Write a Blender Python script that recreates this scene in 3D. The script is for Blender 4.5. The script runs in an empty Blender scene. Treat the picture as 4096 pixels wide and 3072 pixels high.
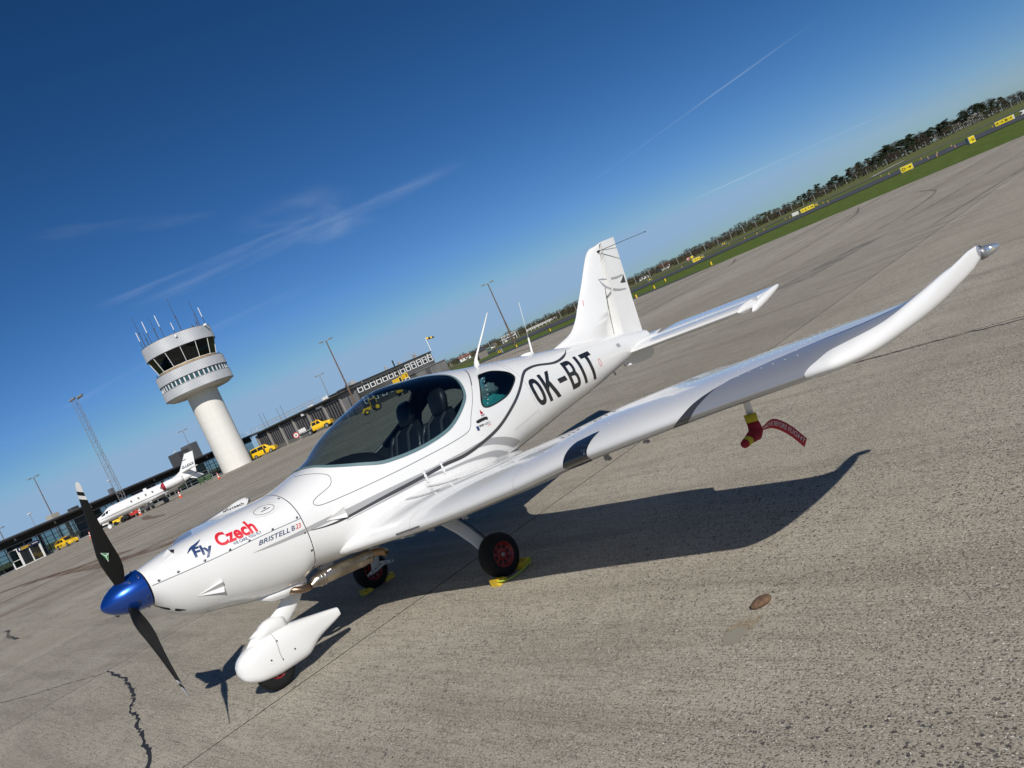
import bpy, bmesh, math, random
from mathutils import Vector, Matrix
from mathutils.geometry import delaunay_2d_cdt
random.seed(7)
SC = bpy.context.scene
COL = SC.collection
R = math.radians
PI = math.pi

# ------------------------------------------------------------------ camera
ROLL, PITCH, FPX, CAMH = R(24.4655), R(-3.3444), 3180.0, 1.6492
cam_data = bpy.data.cameras.new('camera')
cam_data.sensor_fit = 'HORIZONTAL'
cam_data.sensor_width = 36.0
cam_data.lens = FPX / 4096.0 * 36.0
cam_data.clip_start, cam_data.clip_end = 0.05, 8000.0
cam = bpy.data.objects.new('camera', cam_data)
COL.objects.link(cam)
fw = Vector((0, math.cos(PITCH), math.sin(PITCH)))
x0 = Vector((1, 0, 0)); y0 = x0.cross(fw)
cx = x0 * math.cos(ROLL) - y0 * math.sin(ROLL)
cy = x0 * math.sin(ROLL) + y0 * math.cos(ROLL)
cam.matrix_world = Matrix((( cx.x, cy.x, -fw.x, 0), (cx.y, cy.y, -fw.y, 0), (cx.z, cy.z, -fw.z, CAMH), (0, 0, 0, 1)))
SC.camera = cam

# aircraft frame: stations run aft (s), y to the left wing, z up
YAW = R(48.669)
NOSE = Vector((-2.444, 5.659, 0))
AXA = Vector((math.sin(YAW), math.cos(YAW), 0))      # aft
LTA = Vector((math.cos(YAW), -math.sin(YAW), 0))     # left wing

# ------------------------------------------------------------------ sun and sky
SUNK = (-0.62, 1.21)                                  # towards the sun per metre of height (forward, left)
sv = (AXA * SUNK[0] + LTA * SUNK[1]) + Vector((0, 0, 1)); sv.normalize()
SUN_EL = math.asin(sv.z)
sun_d = bpy.data.lights.new('sun', 'SUN')
sun_d.energy = 4.3
sun_d.angle = R(0.53)
sun_d.color = (1.0, 0.955, 0.89)
sun = bpy.data.objects.new('sun', sun_d); COL.objects.link(sun)
sun.rotation_euler = sv.to_track_quat('Z', 'Y').to_euler()
sun.location = (20, -40, 60)

world = bpy.data.worlds.new('World'); SC.world = world
world.use_nodes = True
nt = world.node_tree; nt.nodes.clear()
def N(t, kind, **kw):
    n = t.nodes.new(kind)
    for k, v in kw.items(): setattr(n, k, v)
    return n
out = N(nt, 'ShaderNodeOutputWorld'); bg = N(nt, 'ShaderNodeBackground')
sky = N(nt, 'ShaderNodeTexSky', sky_type='NISHITA')
sky.sun_disc = False
sky.sun_elevation = SUN_EL
sky.sun_rotation = math.atan2(sv.x, sv.y)
sky.altitude = 0; sky.air_density = 0.7; sky.dust_density = 0.3; sky.ozone_density = 1.0
bg.inputs['Strength'].default_value = 0.1
def M(t, op, a, b=None, c=None):
    n = N(t, 'ShaderNodeMath', operation=op)
    for i, v in enumerate((a, b, c)):
        if v is None: continue
        if isinstance(v, (int, float)): n.inputs[i].default_value = v
        else: t.links.new(v, n.inputs[i])
    return n.outputs[0]
def VM(t, op, a, b=None):
    n = N(t, 'ShaderNodeVectorMath', operation=op)
    for i, v in enumerate((a, b)):
        if v is None: continue
        if isinstance(v, (tuple, list)): n.inputs[i].default_value = v
        else: t.links.new(v, n.inputs[i])
    return n
def mixc(t, fac, a, b, kind='MIX'):
    n = N(t, 'ShaderNodeMix', data_type='RGBA', blend_type=kind)
    for sock, v in ((n.inputs[0], fac), (n.inputs[6], a), (n.inputs[7], b)):
        if isinstance(v, (int, float)): sock.default_value = v
        elif isinstance(v, (tuple, list)): sock.default_value = (*v[:3], 1)
        else: t.links.new(v, sock)
    return n.outputs[2]
def ramp(t, fac, p0, p1, c0=0.0, c1=1.0):
    n = N(t, 'ShaderNodeMapRange', interpolation_type='SMOOTHSTEP')
    t.links.new(fac, n.inputs[0])
    for i, v in ((1, p0), (2, p1), (3, c0), (4, c1)): n.inputs[i].default_value = v
    return n.outputs[0]
def noise(t, vec, scale, detail=4, rough=0.55, dist=0.0):
    n = N(t, 'ShaderNodeTexNoise')
    n.inputs['Scale'].default_value = scale; n.inputs['Detail'].default_value = detail
    n.inputs['Roughness'].default_value = rough; n.inputs['Distortion'].default_value = dist
    if vec is not None: t.links.new(vec, n.inputs['Vector'])
    return n.outputs['Fac']
# thin cirrus and old contrails, laid out on a high level (direction divided by its height)
tc = N(nt, 'ShaderNodeTexCoord')
sep = N(nt, 'ShaderNodeSeparateXYZ'); nt.links.new(tc.outputs['Generated'], sep.inputs[0])
zc = M(nt, 'MAXIMUM', sep.outputs[2], 0.02)
px = M(nt, 'DIVIDE', sep.outputs[0], zc); py = M(nt, 'DIVIDE', sep.outputs[1], zc)
cmb = N(nt, 'ShaderNodeCombineXYZ'); nt.links.new(px, cmb.inputs[0]); nt.links.new(py, cmb.inputs[1])
wob = noise(nt, cmb.outputs[0], 0.9, 3)
tot = None
def streak(p, q, w, amp, soft, nscale, stretch=6.0):
    global tot
    p = Vector(p); q = Vector(q); L = (q - p).length; d = (q - p) / L
    rel = VM(nt, 'SUBTRACT', cmb.outputs[0], (p.x, p.y, 0)).outputs[0]
    u = M(nt, 'DIVIDE', VM(nt, 'DOT_PRODUCT', rel, (d.x, d.y, 0)).outputs['Value'], L)
    v = VM(nt, 'DOT_PRODUCT', rel, (-d.y, d.x, 0)).outputs['Value']
    v = M(nt, 'ADD', v, M(nt, 'MULTIPLY', M(nt, 'SUBTRACT', wob, 0.5), soft))
    m = ramp(nt, M(nt, 'ABSOLUTE', v), 0.0, w, 1.0, 0.0)
    e = M(nt, 'MULTIPLY', ramp(nt, u, -0.05, 0.2), ramp(nt, u, 0.75, 1.05, 1.0, 0.0))
    nv = N(nt, 'ShaderNodeCombineXYZ')
    nt.links.new(M(nt, 'MULTIPLY', u, L * nscale / stretch), nv.inputs[0]); nt.links.new(M(nt, 'MULTIPLY', v, nscale), nv.inputs[1])
    k = ramp(nt, noise(nt, nv.outputs[0], 1.0, 5, 0.6, 0.6), 0.3, 0.72)
    r = M(nt, 'MULTIPLY', M(nt, 'MULTIPLY', m, e), M(nt, 'MULTIPLY', k, amp))
    tot = r if tot is None else M(nt, 'ADD', tot, r)
streak((1.45, 7.8), (2.75, 5.0), .045, .20, .05, 6, 8)
streak((5.2, 17.3), (10.2, 17.75), .26, .95, .05, 1.2, 8)
streak((-1.80, 4.22), (-.55, 4.36), .13, .17, .25, 5, 5)
streak((-1.75, 4.55), (.25, 4.62), .22, .15, .30, 4, 5)
streak((-.66, 3.7), (-.55, 5.2), .30, .12, .4, 4, 3)
streak((-3.6, 6.95), (-2.3, 6.42), .16, .14, .3, 3, 5)
streak((-1.35, 2.85), (-.85, 3.55), .10, .08, .3, 5, 4)
streak((-2.2, 6.3), (-1.1, 6.38), .25, .09, .3, 3, 5)
streak((-4.9, 6.9), (-4.1, 7.7), .18, .10, .3, 3, 4)

# deeper blue, as the photograph's camera rendered it (one response curve per channel over the whole sky)
sr_ = N(nt, 'ShaderNodeSeparateColor'); nt.links.new(sky.outputs[0], sr_.inputs[0]); cr_ = N(nt, 'ShaderNodeCombineColor')
for i_, (k_, g_) in enumerate(((.110, 1.722), (.282, 1.317), (.404, 1.294))):
    nt.links.new(M(nt, 'MINIMUM', M(nt, 'MULTIPLY', M(nt, 'POWER', sr_.outputs[i_], g_), k_), (2.6, 4.1, 6.0)[i_]), cr_.inputs[i_])
skyc = mixc(nt, M(nt, 'MINIMUM', tot, 0.8), cr_.outputs[0], (6.0, 6.8, 7.8))
nt.links.new(skyc, bg.inputs['Color']); nt.links.new(bg.outputs[0], out.inputs[0])

SC.view_settings.view_transform = 'Standard'; SC.view_settings.look = 'None'
SC.view_settings.exposure = 0.05; SC.view_settings.gamma = 1.0
SC.view_settings.use_curve_mapping = False

# ------------------------------------------------------------------ helpers
MATS = {}
def mat(name, col, rough=0.5, metal=0.0, coat=0.0, spec=0.5, bump=None, var=None, emit=None):
    """plain procedural material; var=(scale, amount) mottles the colour, bump=(scale, strength)"""
    if name in MATS: return MATS[name]
    m = bpy.data.materials.new(name); m.use_nodes = True; t = m.node_tree; b = t.nodes['Principled BSDF']
    b.inputs['Base Color'].default_value = (*col, 1); b.inputs['Roughness'].default_value = rough
    b.inputs['Metallic'].default_value = metal; b.inputs['Coat Weight'].default_value = coat
    b.inputs['Coat Roughness'].default_value = 0.06
    b.inputs['Specular IOR Level'].default_value = spec
    if var or bump:
        c = N(t, 'ShaderNodeTexCoord').outputs['Object']
    if var:
        f = ramp(t, noise(t, c, var[0], 5), 0.3, 0.7, 1 - var[1], 1 + var[1])
        t.links.new(mixc(t, 1.0, col, VM(t, 'MULTIPLY', (1, 1, 1), None).outputs[0], 'MULTIPLY'), b.inputs['Base Color'])
        mm = VM(t, 'SCALE', (col[0], col[1], col[2])); t.links.new(f, mm.inputs['Scale'])
        t.links.new(mm.outputs[0], b.inputs['Base Color'])
    if bump:
        bn = N(t, 'ShaderNodeBump'); bn.inputs['Strength'].default_value = bump[1]; bn.inputs['Distance'].default_value = 0.02
        t.links.new(noise(t, c, bump[0], 6), bn.inputs['Height']); t.links.new(bn.outputs[0], b.inputs['Normal'])
    MATS[name] = m
    return m
def mesh_obj(name, vs, fs, m=None, parent=None, smooth=False, fix=True, mats=None, midx=None, loc=None):
    me = bpy.data.meshes.new(name); me.from_pydata([tuple(v) for v in vs], [], fs)
    if fix:
        bm = bmesh.new(); bm.from_mesh(me); bmesh.ops.recalc_face_normals(bm, faces=bm.faces); bm.to_mesh(me); bm.free()
    for k in (mats or ([m] if m else [])): me.materials.append(k)
    if midx:
        for p, i in zip(me.polygons, midx): p.material_index = i
    if smooth: me.shade_smooth()
    o = bpy.data.objects.new(name, me); COL.objects.link(o)
    if parent: o.parent = parent
    if loc: o.location = loc
    return o
def link(name, me, parent=None, loc=(0, 0, 0), rot=(0, 0, 0)):
    o = bpy.data.objects.new(name, me); COL.objects.link(o); o.parent = parent; o.location = loc; o.rotation_euler = rot
    return o
class MB:
    """collects boxes, bars, tubes and lathes into one mesh"""
    def __init__(s): s.v = []; s.f = []
    def add(s, vs, fs):
        k = len(s.v); s.v += [tuple(v) for v in vs]; s.f += [tuple(i + k for i in f) for f in fs]; return s
    def box(s, c, d, rz=0.0):
        x, y, z = (e / 2 for e in d); ca, sa = math.cos(rz), math.sin(rz)
        vs = [(c[0] + ca * i * x - sa * j * y, c[1] + sa * i * x + ca * j * y, c[2] + k * z) for i in (-1, 1) for j in (-1, 1) for k in (-1, 1)]
        return s.add(vs, [(0, 1, 3, 2), (4, 6, 7, 5), (0, 4, 5, 1), (2, 3, 7, 6), (0, 2, 6, 4), (1, 5, 7, 3)])
    def tube(s, pts, r, n=8, cap=True):
        pts = [Vector(p) for p in pts]; rs = r if isinstance(r, (list, tuple)) else [r] * len(pts)
        rings = []; ref = None
        for i, p in enumerate(pts):
            d = (pts[min(i + 1, len(pts) - 1)] - pts[max(i - 1, 0)]).normalized()
            if ref is None: ref = d.orthogonal().normalized()
            ref = (ref - d * ref.dot(d)).normalized(); b = d.cross(ref)
            rings.append([p + (ref * math.cos(2 * PI * k / n) + b * math.sin(2 * PI * k / n)) * rs[i] for k in range(n)])
        return s.rings(rings, cap)
    def rings(s, rings, cap=True):
        n = len(rings[0]); vs = [v for r in rings for v in r]; fs = []
        for i in range(len(rings) - 1):
            for k in range(n):
                a, b = i * n + k, i * n + (k + 1) % n
                fs.append((a, b, b + n, a + n))
        if cap: fs += [tuple(range(n - 1, -1, -1)), tuple(range((len(rings) - 1) * n, len(rings) * n))]
        return s.add(vs, fs)
    def lathe(s, prof, c=(0, 0, 0), n=24, cap=True):
        return s.rings([[(c[0] + r * math.cos(2 * PI * k / n), c[1] + r * math.sin(2 * PI * k / n), c[2] + z) for k in range(n)] for r, z in prof], cap)
    def xform(s, f): s.v = [tuple(f(*v)) for v in s.v]; return s
    def build(s, name, m, parent=None, smooth=False, loc=None): return mesh_obj(name, s.v, s.f, m, parent, smooth, loc=loc)
def tag(o, label, cat, group=None):
    o['label'] = label; o['category'] = cat
    if group: o['group'] = group
    return o
def struct(o): o['kind'] = 'structure'; return o
def stuff(o): o['kind'] = 'stuff'; return o
def thing(name, label, cat, loc=(0, 0, 0), rz=0.0, group=None):
    o = bpy.data.objects.new(name, None); COL.objects.link(o); o.location = loc; o.rotation_euler = (0, 0, rz)
    o.empty_display_size = 0.2
    return tag(o, label, cat, group)
def dup(root, loc, rz=None, label=None, scale=None):
    r = root.copy(); COL.objects.link(r); r.location = loc
    if rz is not None: r.rotation_euler = (0, 0, rz)
    if label: r['label'] = label
    if scale: r.scale = scale
    for ch in root.children:
        c = ch.copy(); COL.objects.link(c); c.parent = r
        for g in ch.children:
            d = g.copy(); COL.objects.link(d); d.parent = c
    return r
def autosmooth(o, ang=35):
    me = o.data; me.shade_smooth()
    me.set_sharp_from_angle(angle=R(ang)); return o
def text_geo(s, bold=0.0, shear=0.0):
    cu = bpy.data.curves.new('t', 'FONT'); cu.body = s; cu.size = 1; cu.offset = bold; cu.shear = shear; cu.resolution_u = 4
    ob = bpy.data.objects.new('t', cu); me = bpy.data.meshes.new_from_object(ob)
    bpy.data.objects.remove(ob); bpy.data.curves.remove(cu)
    bm = bmesh.new(); bm.from_mesh(me); bpy.data.meshes.remove(me)
    xs = [v.co.x for v in bm.verts]; ys = [v.co.y for v in bm.verts]
    a, b, c, d = min(xs), max(xs), min(ys), max(ys)
    for v in bm.verts: v.co = ((v.co.x - a) / (b - a), (v.co.y - c) / (d - c), 0)
    return bm
def chop(bm, nx, ny):
    """cut a flat unit-square mesh into cells so that it can follow a curved surface"""
    for i in range(1, nx):
        bmesh.ops.bisect_plane(bm, geom=bm.verts[:] + bm.edges[:] + bm.faces[:], plane_co=(i / nx, 0, 0), plane_no=(1, 0, 0))
    for i in range(1, ny):
        bmesh.ops.bisect_plane(bm, geom=bm.verts[:] + bm.edges[:] + bm.faces[:], plane_co=(0, i / ny, 0), plane_no=(0, 1, 0))
    return bm
def flat_text(s, o, ex, ey, m, parent, name='lettering', bold=0.02, shear=0.0):
    """text in the plane through o spanned by ex (whole width) and ey (whole height)"""
    bm = text_geo(s, bold, shear); o, ex, ey = Vector(o), Vector(ex), Vector(ey)
    vs = [o + ex * v.co.x + ey * v.co.y for v in bm.verts]; bm.verts.index_update()
    fs = [tuple(v.index for v in f.verts) for f in bm.faces]; bm.free()
    return mesh_obj(name, vs, fs, m, parent, fix=False)
def pchip(xs, ys):
    n = len(xs); h = [xs[i + 1] - xs[i] for i in range(n - 1)]; d = [(ys[i + 1] - ys[i]) / h[i] for i in range(n - 1)]
    m = [d[0]] + [(2 * d[i - 1] * d[i] / (d[i - 1] + d[i]) if d[i - 1] * d[i] > 0 else 0) for i in range(1, n - 1)] + [d[-1]]
    def f(x):
        i = 0
        while i < n - 2 and x > xs[i + 1]: i += 1
        t = (x - xs[i]) / h[i]
        return ys[i] * (1 + 2 * t) * (1 - t) ** 2 + m[i] * h[i] * t * (1 - t) ** 2 + ys[i + 1] * t * t * (3 - 2 * t) + m[i + 1] * h[i] * t * t * (t - 1)
    return f
def spline(pts, k=6, closed=False):
    n = len(pts); o = []
    rng = range(n) if closed else range(n - 1)
    for i in rng:
        g = (lambda j: pts[j % n]) if closed else (lambda j: pts[max(0, min(n - 1, j))])
        a, b, c, d = g(i - 1), g(i), g(i + 1), g(i + 2)
        for q in range(k):
            t = q / k
            o.append(tuple(0.5 * (2 * b[j] + (c[j] - a[j]) * t + (2 * a[j] - 5 * b[j] + 4 * c[j] - d[j]) * t * t + (3 * b[j] - a[j] - 3 * c[j] + d[j]) * t ** 3) for j in range(len(b))))
    if not closed: o.append(tuple(pts[-1]))
    return o
def lerp(a, b, t): return a + (b - a) * t
# ------------------------------------------------------------------ aircraft surfaces (station, y, z)
ST=[(-.50,.15,1.24,.985,1.12,2,2),(-.42,.195,1.255,.87,1.11,2,2),(-.3,.25,1.272,.785,1.10,2,2),(-.1,.315,1.287,.72,1.08,2.1,2.2),
(.1,.36,1.295,.655,1.07,2.1,2.2),(.3,.395,1.30,.61,1.06,2.2,2.3),(.42,.415,1.30,.605,1.045,2.25,2.45),(.55,.435,1.302,.645,1.03,2.3,2.6),(.75,.475,1.338,.615,1.0,2.25,2.8),
(1.0,.54,1.41,.59,.98,2.15,3),(1.2,.585,1.52,.585,.98,2.1,3),(1.5,.625,1.625,.58,.98,2.1,3),(1.8,.64,1.687,.58,.98,2.1,3),
(2.1,.625,1.66,.59,.98,2.1,3),(2.4,.575,1.61,.605,1.0,2.1,3),(2.7,.52,1.545,.63,1.0,2.1,2.9),(3.0,.46,1.49,.65,1.01,2.1,2.8),
(3.6,.35,1.378,.70,1.02,2.1,2.5),(4.3,.24,1.26,.755,1.01,2.1,2.4),(5.0,.15,1.15,.84,1.0,2.,2.2),(5.45,.07,1.05,.90,.98,2.,2.)]
FS=[pchip([r[0] for r in ST],[r[k] for r in ST]) for k in range(1,7)]
def fus(s,th):
    w,zt,zb,zm,nt,nb=[f(s) for f in FS]
    c,q=math.cos(th),math.sin(th); e=2/(nt if q>=0 else nb)
    return (s, w*math.copysign(abs(c)**e,c), zm+((zt-zm) if q>=0 else (zm-zb))*math.copysign(abs(q)**e,q))
def th_of(s,z):
    w,zt,zb,zm,nt,nb=[f(s) for f in FS]
    if z>=zm: r=min(1,(z-zm)/(zt-zm)); return math.asin(r**(nt/2))
    r=min(1,(zm-z)/(zm-zb)); return -math.asin(r**(nb/2))
# wing: parametric
WLE=pchip([.05,.3,.5,.7,.9,1.1,2.25,4.2,4.3,4.38,4.46,4.54,4.6],[.70,.70,.76,.82,.865,.888,.927,.99,1.01,1.08,1.25,1.6,2.12])
WTE=pchip([.05,.3,.5,.7,.9,2.2,3.35,3.40,3.6,4.3,4.45,4.6],[2.8,2.72,2.6,2.44,2.35,2.225,2.115,2.035,2.015,1.96,2.03,2.21])
WZ=pchip([.05,.5,.8,1.1,2.2,2.85,4.2,4.3,4.42,4.5,4.56,4.6],[.685,.68,.685,.70,.81,.895,1.000,1.004,1.008,1.028,1.062,1.105])
WT=pchip([.05,.6,1.1,2.2,4.1,4.3,4.45,4.56,4.6],[.115,.13,.15,.145,.130,.125,.12,.20,.5])
def wing(y,t):
    # t in [-1,1]; 0 = leading edge, +1 upper trailing edge, -1 lower trailing edge
    xl,xt,z0,tk=WLE(y),WTE(y),WZ(y),WT(y); c=xt-xl
    u=abs(t)**1.9; 
    yt=5*tk*(.2969*math.sqrt(u)-.126*u-.3516*u*u+.2843*u**3-.1036*u**4)
    cam=.025*(4*u*(1-u))
    return (xl+c*u, y, z0+c*(cam+(yt if t>=0 else -yt))+ .02*(0.5-u)*c)

def V(p): return (-p[0], p[1], p[2])
def nrm(fn, u, v, h=2e-3):
    a, b = Vector(fn(u + h, v)) - Vector(fn(u - h, v)), Vector(fn(u, v + h)) - Vector(fn(u, v - h))
    n = a.cross(b)
    return n.normalized() if n.length > 1e-12 else Vector((0, 0, 1))
def fus_n(s, th):
    s = min(max(s, -.495), 5.445); n = nrm(fus, s, th); p = Vector(fus(s, th)); c = Vector((0, 0, FS[3](s)))
    if (p - Vector((s, 0, c.z))).dot(n) < 0: n = -n
    return n
def wing_n(y, t):
    y = min(max(y, .066), 4.595); t = min(max(t, -.995), .995)
    if abs(t) < .004: t = .004
    n = nrm(wing, y, t, 1.5e-3)
    if (n.z < 0) == (t > 0.25): n = -n
    if -.25 <= t <= .25:
        xm = lerp(WLE(y), WTE(y), .3); c = Vector((xm, y, wing(y, 0)[2]))
        d = Vector(wing(y, t)) - c; d.y = 0
        if d.dot(n) < 0: n = -n
    return n
def surf_obj(name, P, NRM, fs, m, parent, mirror=1):
    """smooth mesh in the aircraft frame with exact normals"""
    vs = [(-p[0], p[1] * mirror, p[2]) for p in P]; ns = [(-n[0], n[1] * mirror, n[2]) for n in NRM]
    out = []
    for f in fs:
        a, b, c = (Vector(vs[f[i]]) for i in range(3)); g = (b - a).cross(c - a)
        s = sum(g.dot(Vector(ns[i])) for i in f)
        out.append(tuple(f) if s >= 0 else tuple(reversed(f)))
    o = mesh_obj(name, vs, out, m, parent, smooth=True, fix=False)
    o.data.normals_split_custom_set_from_vertices([tuple(n) for n in ns])
    return o
def inpoly(x, y, poly):
    r = False; n = len(poly); j = n - 1
    for i in range(n):
        xi, yi = poly[i]; xj, yj = poly[j]
        if (yi > y) != (yj > y) and x < (xj - xi) * (y - yi) / (yj - yi) + xi: r = not r
        j = i
    return r
AS = 0.45
def cdt(ss, ths, loops):
    vs = [(s, th * AS) for s in ss for th in ths]; es = []
    for lp in loops:
        k = len(vs); n = len(lp); vs += [(a, b * AS) for a, b in lp]; es += [(k + i, k + (i + 1) % n) for i in range(n)]
    r = delaunay_2d_cdt([Vector(v) for v in vs], es, [], 0, 1e-5)
    V2 = [(v.x, v.y / AS) for v in r[0]]; return V2, [tuple(f) for f in r[2]]
def side(pts): return [(s, th_of(s, z)) for s, z in pts]

AIR = thing('light_aircraft', 'white low-wing two-seat propeller aircraft with blue spinner parked on the concrete apron', 'aircraft',
            (NOSE.x, NOSE.y, 0), math.atan2(-AXA.y, -AXA.x))
def paint(name, col, rough=.22, metal=0.0, bumpy=0.0):
    m = mat(name, col, rough, metal, coat=.8); t = m.node_tree; b = t.nodes['Principled BSDF']
    c = N(t, 'ShaderNodeTexCoord').outputs['Object']
    f = ramp(t, noise(t, c, 1.7, 6), .35, .75, 1.0, .955)
    s = N(t, 'ShaderNodeVectorMath', operation='SCALE'); s.inputs[0].default_value = col; t.links.new(f, s.inputs['Scale'])
    t.links.new(s.outputs[0], b.inputs['Base Color'])
    if bumpy:
        bn = N(t, 'ShaderNodeBump'); bn.inputs['Strength'].default_value = bumpy; bn.inputs['Distance'].default_value = .01
        t.links.new(noise(t, c, 5.0, 2), bn.inputs['Height']); t.links.new(bn.outputs[0], b.inputs['Coat Normal']); t.links.new(bn.outputs[0], b.inputs['Normal'])
    return m
WHITE = paint('white_paint', (.74, .74, .725), .25, bumpy=.10)
GREY = mat('grey_stripe', (.34, .34, .345), .3, coat=.5)
DARK = mat('charcoal_stripe', (.045, .045, .05), .3, coat=.5)
BLACK = mat('black_print', (.012, .012, .014), .35, coat=.3)
SEAM = mat('panel_gap', (.12, .12, .125), .7)
HOLE = mat('dark_opening', (.008, .008, .009), .8)
LINING = mat('cabin_lining', (.02, .021, .024), .75)
TRIM = mat('teal_seal', (.10, .17, .185), .5)
RUBBER = mat('tyre_rubber', (.009, .009, .009), .75, spec=.25, bump=(60, .2))
STEEL = mat('bare_steel', (.55, .53, .50), .28, 1.0)
SCREW = mat('screw_head', (.10, .10, .105), .35, .8)
LEATHER = mat('black_leather', (.02, .021, .023), .42, coat=.15, bump=(90, .08))
RED = mat('red_print', (.62, .02, .035), .35, coat=.4)
NAVY = mat('navy_print', (.025, .05, .14), .35, coat=.4)
GREEN = mat('green_print', (.02, .28, .08), .35, coat=.3)
BLADE = mat('blade_black', (.006, .006, .0055), .5, spec=.25)
BLUE = mat('spinner_blue', (.006, .060, .33), .26, .65, coat=1.0)
YEL = mat('yellow_plastic', (.85, .55, .02), .45, var=(18, .12))

# canopy outline (near side) and rear window, as (station, height)
lo = [(.858, 1.372), (.885, 1.352), (.954, 1.295), (1.156, 1.197), (1.355, 1.148), (1.652, 1.136), (1.922, 1.172), (2.179, 1.290), (2.280, 1.372), (2.345, 1.478)]
up = [(2.335, 1.550), (2.20, 1.610), (2.046, 1.640), (1.88, 1.664)]
half = [(.845, PI / 2)] + side(lo) + side(up) + [(1.69, PI / 2)]
near = spline(half, 6)
LOOP_C = near + [(s, PI - th) for s, th in reversed(near[1:-1])]
rw = spline(side([(2.640, 1.428), (2.80, 1.410), (2.935, 1.345), (2.968, 1.285), (2.92, 1.240), (2.742, 1.170), (2.568, 1.150), (2.40, 1.156), (2.355, 1.20), (2.445, 1.30), (2.54, 1.38), (2.59, 1.418)]), 5, True)
LOOP_R = rw; LOOP_L = [(s, PI - th) for s, th in rw]
ths = [-PI / 2 + 2 * PI * i / 96 for i in range(97)]
def frange(a, b, d): n = max(1, round((b - a) / d)); return [a + (b - a) * i / n for i in range(n + 1)]
def shell(name, ss, loops, m, keep, parent):
    vv, ff = cdt(ss, ths, loops)
    ff = [f for f in ff if keep(*(sum(vv[i][k] for i in f) / 3 for k in (0, 1)))]
    return part_from(name, vv, ff, m, parent), vv, ff
def part_from(name, vv, ff, m, parent, off=0.0):
    use = sorted({i for f in ff for i in f}); ix = {a: b for b, a in enumerate(use)}
    P = []; NR = []
    for i in use:
        n = fus_n(*vv[i]); P.append(Vector(fus(*vv[i])) + n * off); NR.append(n if off >= 0 else n)
    return surf_obj(name, P, NR, [tuple(ix[i] for i in f) for f in ff], m, parent)
COWL, _, _ = shell('engine_cowling', frange(-.5, .511, .04), [], WHITE, lambda s, t: True, AIR)
cab = lambda s, t: not (inpoly(s, t, LOOP_C) or inpoly(s, t, LOOP_R) or inpoly(s, t, LOOP_L))
FUS, vv, ff = shell('fuselage', frange(.517, 3.2, .045) + frange(3.26, 5.45, .07), [LOOP_C, LOOP_R, LOOP_L], WHITE, cab, AIR)
# dark lining inside the cabin
vi, fi = cdt(frange(.62, 3.05, .05), ths, [LOOP_C, LOOP_R, LOOP_L])
fi = [f for f in fi if cab(*(sum(vi[i][k] for i in f) / 3 for k in (0, 1)))]
lin = part_from('cabin_lining', vi, fi, LINING, FUS, -.018)
def disc(name, s, k, m, parent):
    pts = [Vector(fus(s, 2 * PI * i / 48)) for i in range(48)]; c = Vector((s, 0, FS[3](s)))
    return mesh_obj(name, [V(c + (p - c) * k) for p in pts], [tuple(range(48))], m, parent, fix=False)
disc('firewall', .514, .99, HOLE, FUS); disc('rear_bulkhead', 3.06, .97, LINING, FUS)
disc('tail_cap', 5.449, 1.0, WHITE, FUS); disc('nose_plate', -.497, .985, HOLE, COWL)

# glazing: tinted acrylic
def glazing(name, tint):
    m = bpy.data.materials.new(name); m.use_nodes = True; t = m.node_tree; t.nodes.clear()
    o = N(t, 'ShaderNodeOutputMaterial'); mx = N(t, 'ShaderNodeMixShader'); lw_ = N(t, 'ShaderNodeLayerWeight'); lw_.inputs['Blend'].default_value = .5
    fac = M(t, 'ADD', M(t, 'MULTIPLY', M(t, 'POWER', lw_.outputs['Facing'], 4.5), .9), .045)
    a = N(t, 'ShaderNodeBsdfTransparent'); a.inputs['Color'].default_value = (*tint, 1)
    b = N(t, 'ShaderNodeBsdfGlossy'); b.inputs['Roughness'].default_value = .02; b.inputs['Color'].default_value = (.95, .97, 1, 1)
    t.links.new(fac, mx.inputs[0]); t.links.new(a.outputs[0], mx.inputs[1]); t.links.new(b.outputs[0], mx.inputs[2]); t.links.new(mx.outputs[0], o.inputs[0])
    return m
GLASS = glazing('tinted_acrylic', (.50, .575, .585))
def glass_part(name, loops, parent):
    for lp in loops:
        s0, s1 = min(a for a, b in lp), max(a for a, b in lp); t0, t1 = min(b for a, b in lp), max(b for a, b in lp)
        vg, fg = cdt(frange(s0, s1, .05), [t0 + (t1 - t0) * i / 30 for i in range(31)], [lp])
        fg = [f for f in fg if inpoly(*(sum(vg[i][k] for i in f) / 3 for k in (0, 1)), lp)]
        part_from(name, vg, fg, GLASS, parent)
glass_part('canopy_glass', [LOOP_C], AIR); glass_part('rear_window', [LOOP_R, LOOP_L], AIR)

def ribbon(name, fn, nfn, uv, width, m, parent, off=.0016, closed=False, sideways=0.0, mirror=1):
    P = [Vector(fn(*q)) for q in uv]; NR = [nfn(*q) for q in uv]; n = len(P); vs = []; ns = []
    for i in range(n):
        a, b = (P[(i - 1) % n], P[(i + 1) % n]) if closed else (P[max(i - 1, 0)], P[min(i + 1, n - 1)])
        w = NR[i].cross(b - a).normalized(); wi = width[i] if isinstance(width, list) else width
        for k in (-.5, .5):
            vs.append(P[i] + w * wi * (k + sideways) + NR[i] * off); ns.append(NR[i])
    fs = [(2 * i, 2 * i + 1, (2 * i + 3) % (2 * n), (2 * i + 2) % (2 * n)) for i in range(n if closed else n - 1)]
    return surf_obj(name, vs, ns, fs, m, parent, mirror)
def frib(name, pts, width, m, parent, k=6, **kw):
    return ribbon(name, fus, fus_n, side(spline(pts, k)), width, m, parent, **kw)
ribbon('canopy_seal', fus, fus_n, LOOP_C, .026, TRIM, FUS, .004, True, .3)
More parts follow.
